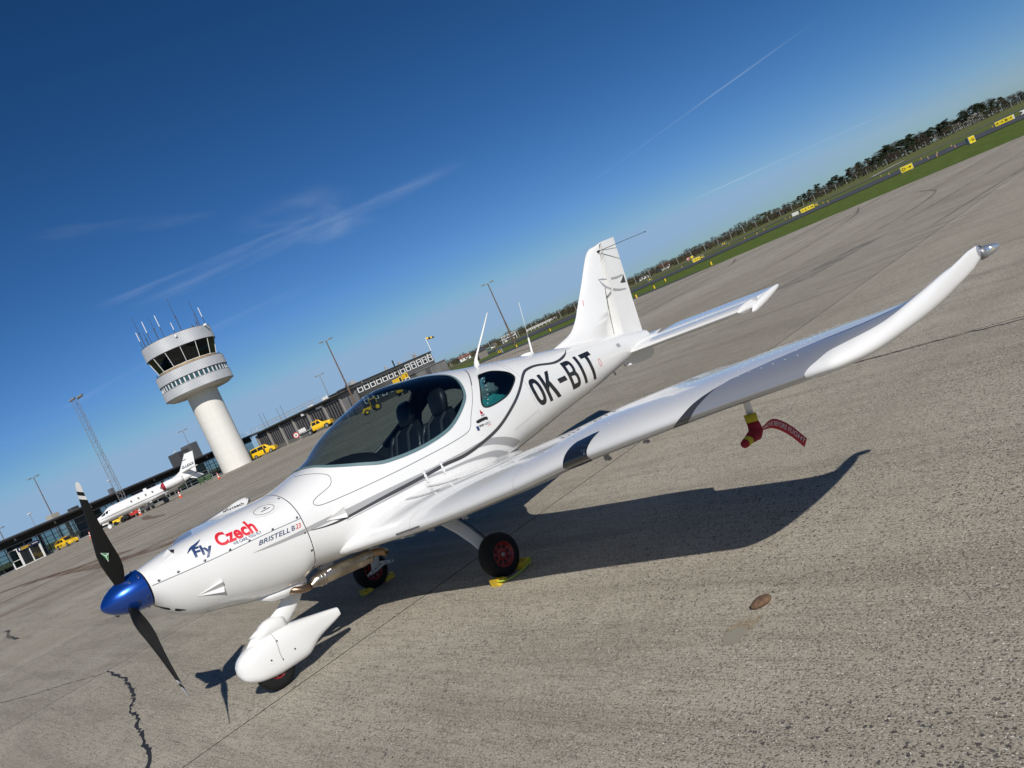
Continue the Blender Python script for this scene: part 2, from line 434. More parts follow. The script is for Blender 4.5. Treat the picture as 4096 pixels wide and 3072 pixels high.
ribbon('window_seal', fus, fus_n, LOOP_R, .012, HOLE, FUS, .003, True, 0)
ribbon('window_seal', fus, fus_n, LOOP_L, .012, HOLE, FUS, .003, True, 0)
# panel gaps
frib('panel_line', [(2.62, 1.528), (2.605, 1.515), (2.483, 1.431), (2.40, 1.365), (2.284, 1.263), (2.16, 1.157), (2.10, 1.09), (2.03, 1.055), (1.838, 1.045), (1.62, 1.046), (1.294, 1.051), (.954, 1.064), (.72, 1.080), (.655, 1.098), (.646, 1.125), (.69, 1.148), (.813, 1.177), (.857, 1.214), (.868, 1.25), (.84, 1.285), (.79, 1.32), (.755, 1.335)], .0048, SEAM, FUS)
frib('panel_line', [(2.60, 1.515), (2.483, 1.431), (2.42, 1.38)], .012, SEAM, FUS)
frib('panel_line', [(-.49, 1.116), (-.367, 1.109), (-.2, 1.1), (-.02, 1.092), (.142, 1.088), (.313, 1.081), (.51, 1.068)], .0042, SEAM, COWL)
ribbon('panel_line', fus, fus_n, [(3.03 + .25 * math.sin(t) * 0, t) for t in frange(-1.1, 1.5, .1)], .0025, GREY, FUS)
ribbon('panel_line', fus, fus_n, [(2.98, t) for t in frange(.5, PI - .5, .1)], .003, GREY, FUS)
frib('panel_line', [(2.60, .86), (3.02, .90)], .0025, GREY, FUS)
def decal(name, lo_, hi_, m, parent, nx=40, ny=4, off=.002):
    """strip filled between two side-view curves"""
    a, b = spline(lo_, 12), spline(hi_, 12)
    pick = lambda c, t: (lambda x, i, f: tuple(lerp(c[i][j], c[min(i + 1, len(c) - 1)][j], f) for j in (0, 1)))(0, int(t * (len(c) - 1)), t * (len(c) - 1) - int(t * (len(c) - 1)))
    P = []; NR = []
    for i in range(nx + 1):
        p, q = pick(a, i / nx), pick(b, i / nx)
        for j in range(ny + 1):
            s, z = lerp(p[0], q[0], j / ny), lerp(p[1], q[1], j / ny); th = th_of(s, z); n = fus_n(s, th)
            P.append(Vector(fus(s, th)) + n * off); NR.append(n)
    w = ny + 1
    return surf_obj(name, P, NR, [(i * w + j, i * w + j + 1, (i + 1) * w + j + 1, (i + 1) * w + j) for i in range(nx) for j in range(ny)], m, parent)
decal('swoosh', [(.12, 1.007), (.254, .985), (.40, .969), (.508, .956)], [(.12, 1.0072), (.25, 1.001), (.38, .993), (.508, .990)], GREY, COWL)
decal('swoosh', [(.518, .958), (.75, .945), (.82, .930), (1.126, .912), (1.495, .912), (1.70, .906), (1.93, .915), (2.08, .898), (2.243, .862), (2.43, .785), (2.56, .715)],
      [(.518, .990), (.70, .985), (.82, .975), (1.126, .968), (1.495, .950), (1.72, .942), (1.93, .935), (2.182, .930), (2.40, .872), (2.56, .80), (2.66, .74)], GREY, FUS, 60)
decal('swoosh', [(.80, .896), (1.126, .892), (1.49, .885), (1.711, .858), (1.95, .83), (2.216, .765), (2.40, .68)], [(.80, .898), (1.126, .904), (1.49, .903), (1.711, .878), (1.95, .855), (2.25, .805), (2.47, .715)], GREY, FUS, 40)
lw = spline([(.54, .957), (.66, .930), (.80, .918), (1.126, .922), (1.495, .918), (1.695, .918), (1.911, .903), (2.182, .924), (2.434, .966), (2.727, 1.069), (2.90, 1.15), (3.027, 1.222), (3.10, 1.257), (3.182, 1.277), (3.346, 1.27), (3.568, 1.218), (3.68, 1.208), (3.78, 1.215), (3.88, 1.235), (3.955, 1.262)], 8)
lws = [min(1, (i + 3) / 30) * min(1, (len(lw) - i + 2) / 18) * .027 for i in range(len(lw))]
ribbon('line_stripe', fus, fus_n, side(lw), lws, DARK, FUS, .0032)
def ftext(s, quad, m, parent, nx=12, ny=5, bold=.0, shear=.0, bm=None, off=.0028, name='lettering'):
    """lettering laid on the left side; quad = (station, height) of bottom left, bottom right, top left, top right"""
    bm = bm or text_geo(s, bold, shear); chop(bm, nx, ny); bm.verts.index_update(); P = []; NR = []
    for v in bm.verts:
        u, w = v.co.x, v.co.y
        a = [lerp(lerp(quad[0][k], quad[1][k], u), lerp(quad[2][k], quad[3][k], u), w) for k in (0, 1)]
        th = th_of(*a); n = fus_n(a[0], th); P.append(Vector(fus(a[0], th)) + n * off); NR.append(n)
    fs = [tuple(v.index for v in f.verts) for f in bm.faces]; bm.free()
    return surf_obj(name, P, NR, fs, m, parent)
def glyph(polys):
    bm = bmesh.new()
    for p in polys:
        bm.faces.new([bm.verts.new((x, y, 0)) for x, y in p])
    bmesh.ops.remove_doubles(bm, verts=bm.verts, dist=1e-5)
    return bm
def ring(x0, x1, y0, y1, tx, ty, a0=0, a1=360, n=28, pw=2.6):
    o = []; cx_, cy_ = (x0 + x1) / 2, (y0 + y1) / 2
    def P(t, rx, ry): c, s = math.cos(t), math.sin(t); return (cx_ + rx * math.copysign(abs(c) ** (2 / pw), c), cy_ + ry * math.copysign(abs(s) ** (2 / pw), s))
    for i in range(n):
        t, u = R(a0 + (a1 - a0) * i / n), R(a0 + (a1 - a0) * (i + 1) / n); rx, ry = (x1 - x0) / 2, (y1 - y0) / 2
        o.append([P(t, rx, ry), P(u, rx, ry), P(u, rx - tx, ry - ty), P(t, rx - tx, ry - ty)])
    return o
G = {'O': ring(0, 1, 0, 1, .29, .17),
     'K': [[(0, 0), (.26, 0), (.26, 1), (0, 1)], [(.26, .36), (.26, .62), (.70, 1), (1, 1)], [(.40, .52), (.60, .70), (1.04, 0), (.72, 0)]],
     '-': [[(0, 0), (1, 0), (1, 1), (0, 1)]],
     'B': [[(0, 0), (.28, 0), (.28, 1), (0, 1)]] + [[(.28, y), (.56, y), (.56, y + h), (.28, y + h)] for y, h in ((0, .16), (.44, .14), (.84, .16))]
          + ring(.12, .98, .0, .58, .27, .15, -90, 90, 14) + ring(.16, .93, .44, 1, .25, .14, -90, 90, 14),
     'I': [[(0, 0), (1, 0), (1, 1), (0, 1)]],
     'T': [[(0, .84), (1, .84), (1, 1), (0, 1)], [(.36, 0), (.64, 0), (.64, .84), (.36, .84)]]}
for ch, sa, sb, za, zb_ in (('O', 3.045, 3.205, .920, 1.190), ('K', 3.235, 3.43, .908, 1.188), ('-', 3.485, 3.625, 1.012, 1.062), ('B', 3.665, 3.84, .888, 1.180), ('I', 3.905, 3.955, .876, 1.172), ('T', 4.01, 4.20, .864, 1.162)):
    ftext('', ((sa + .012, za), (sb + .012, za - (sb - sa) * .05), (sa, zb_), (sb, zb_ - (sb - sa) * .05)), BLACK, FUS, 6, 8, bm=glyph(G[ch]), off=.003)
# cowling lettering
ftext('Fly', ((-.208, 1.134), (-.088, 1.112), (-.196, 1.222), (-.080, 1.204)), NAVY, COWL, 8, 5, .034, .10)
decal('swoosh', [(-.226, 1.200), (-.19, 1.214), (-.15, 1.222), (-.106, 1.243)], [(-.228, 1.202), (-.19, 1.228), (-.15, 1.236), (-.100, 1.247)], NAVY, COWL, 12, 2)
ftext('Czech', ((-.048, 1.146), (.222, 1.124), (-.038, 1.236), (.216, 1.224)), RED, COWL, 12, 6, .034, .10)
ftext('WE CARE, YOU FLY', ((.035, 1.112), (.232, 1.098), (.036, 1.134), (.231, 1.121)), NAVY, COWL, 12, 2, .016)
ftext('BRISTELL', ((.176, 1.034), (.405, 1.016), (.186, 1.064), (.410, 1.050)), NAVY, COWL, 12, 3, .006, .25)
ftext('B', ((.416, 1.016), (.444, 1.014), (.421, 1.049), (.447, 1.047)), NAVY, COWL, 2, 2, .006, .2)
ftext('23', ((.449, 1.014), (.490, 1.011), (.453, 1.047), (.494, 1.044)), RED, COWL, 3, 2, .006, .2)
# placards by the baggage door
decal('placard', [(2.262, 1.108), (2.318, 1.104)], [(2.262, 1.180), (2.318, 1.176)], mat('placard_white', (.7, .7, .69), .4), FUS, 6, 5)
decal('placard', [(2.270, 1.130), (2.310, 1.128)], [(2.289, 1.172), (2.290, 1.172)], RED, FUS, 4, 4, .0032)
decal('placard', [(2.281, 1.134), (2.299, 1.133)], [(2.288, 1.158), (2.291, 1.158)], BLACK, FUS, 3, 3, .0042)
decal('placard', [(2.268, 1.114), (2.312, 1.112)], [(2.268, 1.124), (2.312, 1.122)], SEAM, FUS, 3, 1, .0032)
hd = spline([(2.185, 1.083), (2.20, 1.090), (2.29, 1.086), (2.325, 1.075)], 5)
ribbon('door_handle', fus, fus_n, side(hd), .026, HOLE, FUS, .004)
ftext('BRM', ((2.185, 1.042), (2.245, 1.036), (2.187, 1.060), (2.247, 1.054)), BLACK, FUS, 4, 2, .02, .2)
ftext('AERO', ((2.25, 1.035), (2.33, 1.028), (2.252, 1.053), (2.332, 1.046)), SEAM, FUS, 4, 2, .0, .2)
ftext('Bristell', ((2.285, 1.016), (2.335, 1.012), (2.287, 1.028), (2.337, 1.024)), RED, FUS, 3, 1, .0, .2)
decal('logo', [(2.145, 1.024), (2.175, 1.020)], [(2.150, 1.062), (2.180, 1.058)], NAVY, FUS, 3, 3)
ribbon('ring_mark', fus, fus_n, [(4.285 + .021 * math.cos(t), th_of(4.285, .985) + .12 * math.sin(t)) for t in frange(0, 2 * PI * 23 / 24, .262)], .006, RED, FUS, .002, True)
decal('grille', [(4.70, 1.030), (4.765, 1.024)], [(4.70, 1.072), (4.765, 1.066)], GREY, FUS, 3, 3)
# small hardware on the skin
def studs(name, pts, r, h, m, parent, fn=fus, nfn=fus_n, mirror=1, n=6):
    b = MB()
    for q in pts:
        p = Vector(fn(*q)); nn = nfn(*q); a = nn.orthogonal().normalized(); c = nn.cross(a)
        k = len(b.v); b.v += [tuple(p + (a * math.cos(2 * PI * i / n) + c * math.sin(2 * PI * i / n)) * r) for i in range(n)]
        b.v += [tuple(p + (a * math.cos(2 * PI * i / n) + c * math.sin(2 * PI * i / n)) * r * .6 + nn * h) for i in range(n)]
        for i in range(n): j = (i + 1) % n; b.f.append((k + i, k + j, k + n + j, k + n + i))
        b.f.append(tuple(k + n + i for i in range(n)))
    o = mesh_obj(name, [(-v[0], v[1] * mirror, v[2]) for v in b.v], b.f, m, parent, smooth=True); return o
for s, z in ((-.445, 1.128), (-.33, 1.124), (-.165, 1.112), (.0, 1.10), (.135, 1.094), (.305, 1.09), (.49, 1.085), (.495, 1.255), (.495, .962), (.50, .82), (.50, .69)):
    studs('camlock', [(s, th_of(s, z))], .0095, .002, SCREW, COWL, n=12)
rv = []
def row(pts, d=.045):
    c = spline(pts, 20); acc = 0
    for a, b in zip(c, c[1:]):
        acc += math.hypot(b[0] - a[0], b[1] - a[1])
        if acc > d: acc = 0; rv.append((b[0], th_of(*b)))
row([(.56, 1.055), (.82, 1.03), (1.2, 1.01), (1.6, 1.0), (2.0, .99), (2.35, .97)], .05); row([(.535, 1.28), (.535, 1.0), (.535, .70)], .05)
row([(.56, .70), (.8, .665), (1.05, .645)], .055); row([(2.20, 1.0), (2.5, 1.25), (2.66, 1.46)], .04); row([(3.04, .74), (3.5, .765), (4.2, .81), (4.95, .88)], .05)
row([(3.04, .77), (3.5, .79), (4.2, .83), (4.95, .895)], .05); row([(2.7, 1.50), (3.2, 1.42), (3.9, 1.29)], .03); row([(3.0, 1.0), (3.6, 1.0), (4.9, .97)], .06); row([(.56, .88), (.75, .87)], .06)
stuff(studs('rivets', rv, .0045, .0028, WHITE, FUS))
for s, z in ((1.49, .915), (1.66, .908)):   # riveted straps across the stripes
    ribbon('strap', fus, fus_n, side([(s - .003, z + .050), (s, z), (s + .004, z - .052)]), .016, WHITE, FUS, .005)
    stuff(studs('rivets', [(s + k * .01, th_of(s, z - j * .028)) for k in (-1, 1) for j in (-1.7, -1, 0, 1, 1.7)], .005, .009, WHITE, FUS))
# oil door with its latch, air scoops
oc = (.35, th_of(.35, 1.235))
ribbon('oil_door_rim', fus, fus_n, [(oc[0] + .072 * math.cos(t), oc[1] + .17 * math.sin(t)) for t in frange(0, 2 * PI * 39 / 40, 2 * PI / 40)], .0045, SEAM, COWL, .0016, True)
ribbon('oil_door_rim', fus, fus_n, [(oc[0] + .10 * math.cos(t), oc[1] + .235 * math.sin(t)) for t in frange(0, 2 * PI * 39 / 40, 2 * PI / 40)], .004, WHITE, COWL, .003, True)
ribbon('oil_door_latch', fus, fus_n, [(oc[0] - .03 + .012 * i, oc[1] - .045 + .004 * i) for i in range(7)], .006, HOLE, COWL, .002)
studs('oil_door_lock', [(oc[0] + .015, oc[1] + .05)], .010, .002, HOLE, COWL, n=12)
def scoop(name, apex, top, bot, rise, parent):
    """wedge louvre: flush at its point, open at the back"""
    def P(q, o=0.0): th = th_of(*q); return Vector(fus(q[0], th)) + fus_n(q[0], th) * o
    mid = ((top[0] + bot[0]) / 2, (top[1] + bot[1]) / 2)
    a, t, b, c = P(apex, .002), P(top, rise), P(bot, rise * .8), P((mid[0] + .004, lerp(top[1], bot[1], .62)), .003)
    t0, b0 = P((top[0], top[1] + .004), .0), P((bot[0], bot[1] - .004), .0)
    g = mesh_obj(name, [V(p) for p in (a, t, b, c, t0, b0)], [(0, 1, 3), (0, 3, 2), (0, 4, 1), (0, 2, 5)], WHITE, parent, fix=False)
scoop('air_scoop', (-.285, .915), (-.120, .938), (-.125, .868), .028, COWL); scoop('air_scoop', (.665, .966), (.815, 1.002), (.812, .920), .030, FUS)
scoop('air_scoop', (-.445, 1.20), (-.285, 1.266), (-.285, 1.238), .014, COWL)
mesh_obj('scoop_opening', [V(Vector(fus(s, th_of(s, z))) + fus_n(s, th_of(s, z)) * o_) for s, z, o_ in ((-.288, 1.268, .010), (-.258, 1.258, .004), (-.286, 1.236, .010))], [(0, 1, 2)], HOLE, COWL, fix=False)
ribbon('grille', fus, fus_n, side([(-.50, .965), (-.46, .935), (-.40, .885), (-.36, .862)]), [.012, .03, .03, .006], HOLE, COWL, .002)
# belly fairing round the exhaust
b = MB(); b.rings([[V((s, .10 + r * math.cos(2 * PI * k / 16), z + r * .75 * math.sin(2 * PI * k / 16))) for k in range(16)] for s, r, z in ((.10, .005, .66), (.17, .05, .645), (.27, .075, .632), (.38, .085, .630), (.46, .08, .632))])
b.build('belly_fairing', WHITE, COWL, True)

# spinner and propeller
HUB = Vector((-.625, 0, 1.117))
b = MB(); b.rings([[V((s, r * math.cos(2 * PI * k / 40), 1.117 + r * math.sin(2 * PI * k / 40))) for k in range(40)] for s, r in ((-.790, .004), (-.784, .022), (-.765, .046), (-.735, .071), (-.695, .094), (-.650, .111), (-.60, .124), (-.55, .132), (-.507, .135), (-.505, .128))])
SP = b.build('spinner', BLUE, AIR, True); autosmooth(SP, 50)
b = MB(); b.rings([[V((s, .124 * math.cos(2 * PI * k / 32), 1.117 + .124 * math.sin(2 * PI * k / 32))) for k in range(32)] for s in (-.506, -.499)]); b.build('backplate', HOLE, SP)
b = MB()
for k in range(3):
    for da in (-30, -22, 22, 30):
        for s, r in ((-.53, .1345), (-.59, .127)):
            a = R(68 + 120 * k + da); c = (-s, r * math.cos(a), 1.117 + r * math.sin(a)); b = MB(); b.tube([c, (c[0] + .002, c[1] * 1.03, 1.117 + (c[2] - 1.117) * 1.03)], .0055, 8); b.build('screw', STEEL, SP)
pass
PWHITE = mat('white_band', (.75, .75, .73), .4)
for k, ang in enumerate((68, -52, 188)):
    e = Vector((0, math.cos(R(ang)), math.sin(R(ang)))); tg = Vector((0, math.sin(R(ang)), -math.cos(R(ang))))
    if k != 0: pass
    rs = [.10, .14, .19, .25, .32, .40, .48, .56, .64, .70, .745, .772, .80, .82, .845, .860, .868]
    ch = pchip([.10, .15, .23, .31, .42, .58, .745, .80, .85, .872], [.070, .10, .165, .19, .165, .122, .086, .074, .056, .016])
    be = pchip([.10, .25, .45, .65, .872], [46, 36, 28, 23, 19]); tk = pchip([.10, .2, .4, .872], [.55, .20, .11, .08])
    off = pchip([.1, .4, .8, .872], [0, -.012, -.020, -.006])
    rings = []
    for r in rs:
        c = Vector((math.sin(R(be(r))), 0, 0)) + tg * math.cos(R(be(r))); n = e.cross(c).normalized(); w = ch(r)
        prof = [(-.5, 0), (-.42, .42), (-.25, .5), (0, .46), (.25, .28), (.5, .02), (.25, -.22), (0, -.36), (-.25, -.4), (-.42, -.3)]
        rings.append([V((lambda p: Vector((p.x - .085 * p.y, p.y, p.z)))(HUB + e * r + c * (w * q[0] + off(r)) + n * (w * tk(r) * q[1]))) for q in prof])
    b = MB(); b.rings(rings); nq = 10
    mi = [(1 if (rs[i] >= .80 or abs(rs[i] - .745) < 1e-6) else 0) for i in range(len(rs) - 1) for _ in range(nq)] + [0, 1]
    bl = mesh_obj('propeller_blade', b.v, b.f, None, AIR, smooth=True, mats=[BLADE, PWHITE], midx=mi); autosmooth(bl, 40)
    if k == 0:   # maker's mark: white triangle with three green facets
        r = .33; c = Vector((math.sin(R(be(r))), 0, 0)) + tg * math.cos(R(be(r))); n = e.cross(c).normalized()
        if n.dot(Vector((-1.9, 5.86, 0)) - HUB) < 0: n = -n
        o = HUB + e * r + n * (ch(r) * tk(r) * .62) - c * .006
        def tri(name, pts, m, h): 
            q = [V((lambda p: Vector((p.x - .085 * p.y, p.y, p.z)))(o + c * u + e * w + n * h)) for u, w in pts]
            return mesh_obj(name, q, [tuple(range(len(q)))], m, bl, fix=False)
        T = [(-.034, .026), (.034, .026), (.004, -.040)]; ce = (.001, .004)
        tri('maker_mark', T, PWHITE, .001)
        for i in range(3):
            p, q = T[i], T[(i + 1) % 3]; sh = lambda z: (lerp(ce[0], z[0], .80), lerp(ce[1], z[1], .80)); mid = ((p[0] + q[0]) / 2, (p[1] + q[1]) / 2); dx = (mid[0] - ce[0]) * .16, (mid[1] - ce[1]) * .16
            tri('maker_mark', [(sh(p)[0] + dx[0], sh(p)[1] + dx[1]), (sh(q)[0] + dx[0], sh(q)[1] + dx[1]), (ce[0] + dx[0] * 1.6, ce[1] + dx[1] * 1.6)], GREEN, .002)
# ------------------------------------------------------------------ wings
YIN = pchip([-1, -.3, -.12, .05, .214, .36, .45, .7, 1], [3.35, 3.45, 3.50, 3.58, 3.655, 3.82, 4.10, 4.7, 5])
YOUT = pchip([-1, -.3, -.14, .01, .13, .33, .394, .5, .7, 1], [3.45, 3.535, 3.585, 3.64, 3.678, 3.765, 3.90, 4.3, 4.8, 5.2])
def wing_paint():
    m = paint('wing_paint', (.74, .74, .725), .25); t = m.node_tree; b = t.nodes['Principled BSDF']
    src = b.inputs['Base Color'].links[0].from_socket
    def at(nm): a = N(t, 'ShaderNodeAttribute'); a.attribute_name = nm; return a.outputs['Fac']
    i = ramp(t, at('d_in'), -.002, .002); o = ramp(t, at('d_out'), -.002, .002)
    c = mixc(t, i, src, (.05, .05, .056)); c = mixc(t, o, c, (.50, .51, .54))
    t.links.new(c, b.inputs['Base Color']); t.links.new(M(t, 'MULTIPLY', o, .55), b.inputs['Metallic']); 
    t.links.new(ramp(t, o, 0, 1, .25, .34), b.inputs['Roughness'])
    return m
WINGP = wing_paint()
wy = frange(.06, 1.1, .05) + frange(1.1, 4.2, .08)[1:] + frange(4.2, 4.6, .0125)[1:]
wt = [-1, -.96, -.9, -.82, -.73, -.64, -.55, -.47, -.4, -.34, -.28, -.23, -.18, -.13, -.09, -.05, -.02, .004, .03, .06, .1, .14, .19, .24, .29, .35, .42, .5, .58, .66, .74, .82, .9, .96, 1]
LENS = mat('dark_lens', (.012, .014, .018), .08, coat=1.0)
for side_ in (1, -1):
    P = [Vector(wing(y, t)) for y in wy for t in wt]; NR = [wing_n(y, t) for y in wy for t in wt]; w = len(wt)
    fs = [(i * w + j, i * w + j + 1, (i + 1) * w + j + 1, (i + 1) * w + j) for i in range(len(wy) - 1) for j in range(w - 1)]
    k = len(P); fs.append(tuple((len(wy) - 1) * w + j for j in range(w)))
    W = surf_obj('wing', P, NR, fs, WINGP, AIR, side_)
    for nm, fn in (('d_in', YIN), ('d_out', YOUT)):
        a = W.data.attributes.new(nm, 'FLOAT', 'POINT'); a.data.foreach_set('value', [y - fn(t) for y in wy for t in wt])
    # white raked tip fairing, set just proud of the silver skin
    cy = [4.212 + .003 * i for i in range(10)] + frange(4.245, 4.598, .012)
    clo = pchip([4.21, 4.24, 4.30, 4.45, 4.6], [-.02, -.22, -.75, -.97, -.98]); chi = pchip([4.21, 4.235, 4.265, 4.30, 4.36, 4.44, 4.50, 4.56, 4.6], [.01, .10, .165, .25, .29, .33, .42, .6, .9])
    P = []; NR = []
    for y in cy:
        for j in range(17):
            t = lerp(clo(y), chi(y), j / 16); n = wing_n(y, t); P.append(Vector(wing(y, t)) + n * .0035); NR.append(n)
    surf_obj('wingtip_fairing', P, NR, [(i * 17 + j, i * 17 + j + 1, (i + 1) * 17 + j + 1, (i + 1) * 17 + j) for i in range(len(cy) - 1) for j in range(16)], WHITE, W, side_)
    wr = lambda name, uv, wd, m, **kw: ribbon(name, wing, wing_n, uv, wd, m, W, mirror=side_, **kw)
    wr('panel_line', [(y, .875) for y in frange(.75, 2.32, .1)], .006, SEAM); wr('panel_line', [(y, .885) for y in frange(2.36, 4.05, .1)], .006, SEAM)
    for y in (.75, 2.34, 4.06): wr('panel_line', [(y, t) for t in frange(.87, .995, .03)], .006, SEAM)
    for y in (2.28, 1.1): wr('panel_line', [(y, t) for t in frange(-.45, .5, .04)], .0025, GREY)
    wr('walkway_strip', [(y, .62) for y in frange(.62, 1.05, .05)], .05, GREY); wr('walkway_strip', [(y, .50) for y in frange(.62, 1.05, .05)], .04, GREY)
    wr('stall_strip', [(y, -.03 + .02 * y) for y in frange(.93, 1.22, .03)], .012, SEAM, off=.004)
    rv = []
    for t, d in ((.36, .06), (.56, .05), (.80, .045), (.90, .05), (-.30, .035), (-.36, .035), (.95, .06)):
        y = .72
        while y < 4.18: rv.append((y, t)); y += d
    for y in (1.0, 1.5, 1.9, 2.28, 2.7, 3.0, 3.4, 3.8, 4.1):
        t = .22 if y < 3.2 else .45
        while t < .86: rv.append((y, t)); t += .045
    stuff(studs('rivets', rv, .0027, .0015, WHITE, W, wing, wing_n, side_, 5))
    # landing light window in the leading edge
    yl = pchip([-.24, -.2, -.10, .034, .193, .26, .285], [2.80, 2.755, 2.722, 2.744, 2.766, 2.805, 2.93]); yr = pchip([-.24, -.2, -.04, .11, .21, .26, .285], [2.86, 2.895, 2.930, 2.941, 2.952, 2.965, 2.975])
    P = []; NR = []; tl = frange(-.24, .285, .025)
    for t in tl:
        for j in range(9):
            y = lerp(yl(t), yr(t), j / 8); n = wing_n(y, t); P.append(Vector(wing(y, t)) + n * .003); NR.append(n)
    LL = surf_obj('landing_light', P, NR, [(i * 9 + j, i * 9 + j + 1, (i + 1) * 9 + j + 1, (i + 1) * 9 + j) for i in range(len(tl) - 1) for j in range(8)], LENS, W, side_)
    studs('lamp', [(2.892, .165), (2.918, .15), (2.916, .045), (2.895, .10), (2.915, .09)], .010, .004, STEEL, LL, wing, wing_n, side_, 10)
    # position light
    c = Vector((2.195, 4.600, 1.085)); ax = Vector((.45, .88, .10)).normalized(); b = MB()
    prof = [(0, .026), (.008, .026), (.024, .025), (.044, .020), (.060, .012), (.070, .002)]
    q1 = ax.orthogonal().normalized(); q2 = ax.cross(q1)
    b.rings([[V2_ for V2_ in [(-(p.x), p.y * side_, p.z) for p in [c + ax * h + (q1 * math.cos(2 * PI * k / 20) + q2 * math.sin(2 * PI * k / 20) * 1.15) * r for k in range(20)]]] for h, r in prof])
    PL = b.build('position_light', mat('light_glass', (.55, .60, .66), .06, .75, coat=1.0), W, True)
    b = MB(); b.rings([[(-(p.x), p.y * side_, p.z) for p in [c + ax * h + (q1 * math.cos(2 * PI * k / 20) + q2 * math.sin(2 * PI * k / 20) * 1.15) * .027 for k in range(20)]] for h in (-.022, .003)])
    b.build('light_base', mat('grey_metal', (.30, .30, .31), .4, .6), PL, True)
    b = MB()
    for i in (-1, 0, 1):
        for j in (-1, 0, 1):
            p = c + ax * .052 + Vector((-.22, 0, .02)).normalized() * 0 + q1 * (.010 * i) + q2 * (.010 * j)
            d = (Vector((-1.9, 5.86, 1.65)) - c).normalized(); p = c + ax * .032 + d * .023 + q1 * .0
            e1 = d.cross(ax).normalized(); p += e1 * (.007 * i) + ax * (.007 * j); b.box((-(p.x), p.y * side_, p.z), (.004, .004, .004))
    b.build('lamp', mat('lamp_yellow', (.75, .60, .15), .3), PL)
    if side_ == 1: WL = W
    else:   # lettering on the inner face of the far tip
        bm = chop(text_geo('#flyczech', .01, .1), 14, 4); bm.verts.index_update(); P = []; NR = []
        for v in bm.verts:
            # runs along the tip from front to back, upright towards the trailing edge
            s_ = lerp(1.79, 2.10, v.co.x); y_ = None
            ylo_, yhi_ = 4.15, 4.6
            t_ = lerp(.42, .62, 0) 
            ya = lerp(4.488, 4.530, v.co.x) + (.040 * v.co.y)
            c_ = WTE(ya) - WLE(ya); u = max(.05, min(.98, (s_ - WLE(ya)) / c_)); tt = u ** (1 / 1.9); n = wing_n(ya, tt)
            P.append(Vector(wing(ya, tt)) + n * .007); NR.append(n)
        fs = [tuple(v.index for v in f.verts) for f in bm.faces]; bm.free()
        surf_obj('lettering', P, NR, fs, BLACK, W, side_)

# ------------------------------------------------------------------ tail
SLE = pchip([.05, .4, 1.0, 1.5], [4.92, 4.955, 5.03, 5.10])
def tail_panel(y0_, y1_, c0, c1, zf, thick, name, m, parent, mirror=1, ny=12):
    ts = [-1, -.85, -.65, -.45, -.3, -.18, -.08, 0, .08, .18, .3, .45, .65, .85, 1]; P = []; ys = frange(y0_, y1_, (y1_ - y0_) / ny)
    rings = []
    for y in ys:
        a, e = c0(y), c1(y); r = []
        for t in ts[:-1]:
            u = abs(t) ** 1.8; yt = thick(u)
            r.append((-(lerp(a, e, u)), y * mirror, zf(lerp(a, e, u), y) + (yt if t >= 0 else -yt)))
        rings.append(r)
    b = MB(); b.rings(rings); o = b.build(name, m, parent, True); return autosmooth(o, 45)
nac = lambda u: 5 * .095 * .95 * (.2969 * math.sqrt(u) - .126 * u - .3516 * u * u + .2843 * u ** 3 - .1036 * u ** 4)
hinge = lambda y: lerp(5.50, 5.52, y / 1.5)
for sd in (1, -1):
    b = None
    ST_ = tail_panel(.03, 1.475, SLE, hinge, lambda s, y: .905, lambda u: nac(u * .6), 'stabilizer', WHITE, AIR, sd)
    EL = tail_panel(.12, 1.475, lambda y: hinge(y) + .006, lambda y: 5.945 + .01 * y, lambda s, y: .905 + max(0, s - 5.5) * .10, lambda u: nac(.6) * (1 - u) + .001, 'elevator', WHITE, AIR, sd)
    rv = MB()
    for s0 in (.12, .3, .45, .57, .62):
        for i in range(42):
            y = .2 + 1.26 * i / 41; s = lerp(SLE(y), 5.945, s0)
            zz = .905 + (nac(min(.6, s0)) if s0 < .6 else nac(.6) * .95 + .01); rv.box((-s, y * sd, zz + .001), (.008, .008, .004))
    stuff(rv.build('rivets', WHITE, ST_))
    b = MB(); rr = []
    for i in range(15):
        u = i / 14; s = lerp(5.285, 5.985, u); w = .032 * math.sqrt(max(0, math.sin(PI * u ** .72))) + .0015; z = lerp(.838, .945, u ** .8)
        rr.append([(-s, (1.505 + w * 1.0 * math.cos(2 * PI * k / 16)) * sd, z + w * 1.35 * math.sin(2 * PI * k / 16)) for k in range(16)])
    b.rings(rr); b.build('elevator_horn', WHITE, EL, True)
    b = MB(); rr = []
    for i in range(9):
        u = i / 8; s = lerp(5.095, 5.50, u); w = .034 * math.sqrt(max(0, math.sin(PI * (u * .8 + .02)))) + .001
        rr.append([(-s, (1.470 + w * .8 * math.cos(2 * PI * k / 12)) * sd, .898 + w * math.sin(2 * PI * k / 12)) for k in range(12)])
    b.rings(rr); b.build('stabilizer_tip', WHITE, ST_, True)
    b = MB(); rr = []
    for i in range(13):
        u = i / 12; s = lerp(4.86, 5.62, u); w = math.sqrt(max(0, math.sin(PI * min(1, u ** .6 * .98))))
        rr.append([(-s, (.06 + .085 * w * math.cos(2 * PI * k / 16)) * sd, .93 + .075 * w * math.sin(2 * PI * k / 16) + .0) for k in range(16)])
    b.rings(rr); b.build('root_fairing', WHITE, ST_, True)
ZS = [1.0, 1.2, 1.29, 1.332, 1.38, 1.48, 1.609, 1.829, 2.026, 2.10, 2.145, 2.168, 2.174]
FLE = pchip(ZS, [3.6, 3.72, 3.86, 4.06, 4.29, 4.453, 4.583, 4.80, 4.985, 5.065, 5.135, 5.23, 5.335])
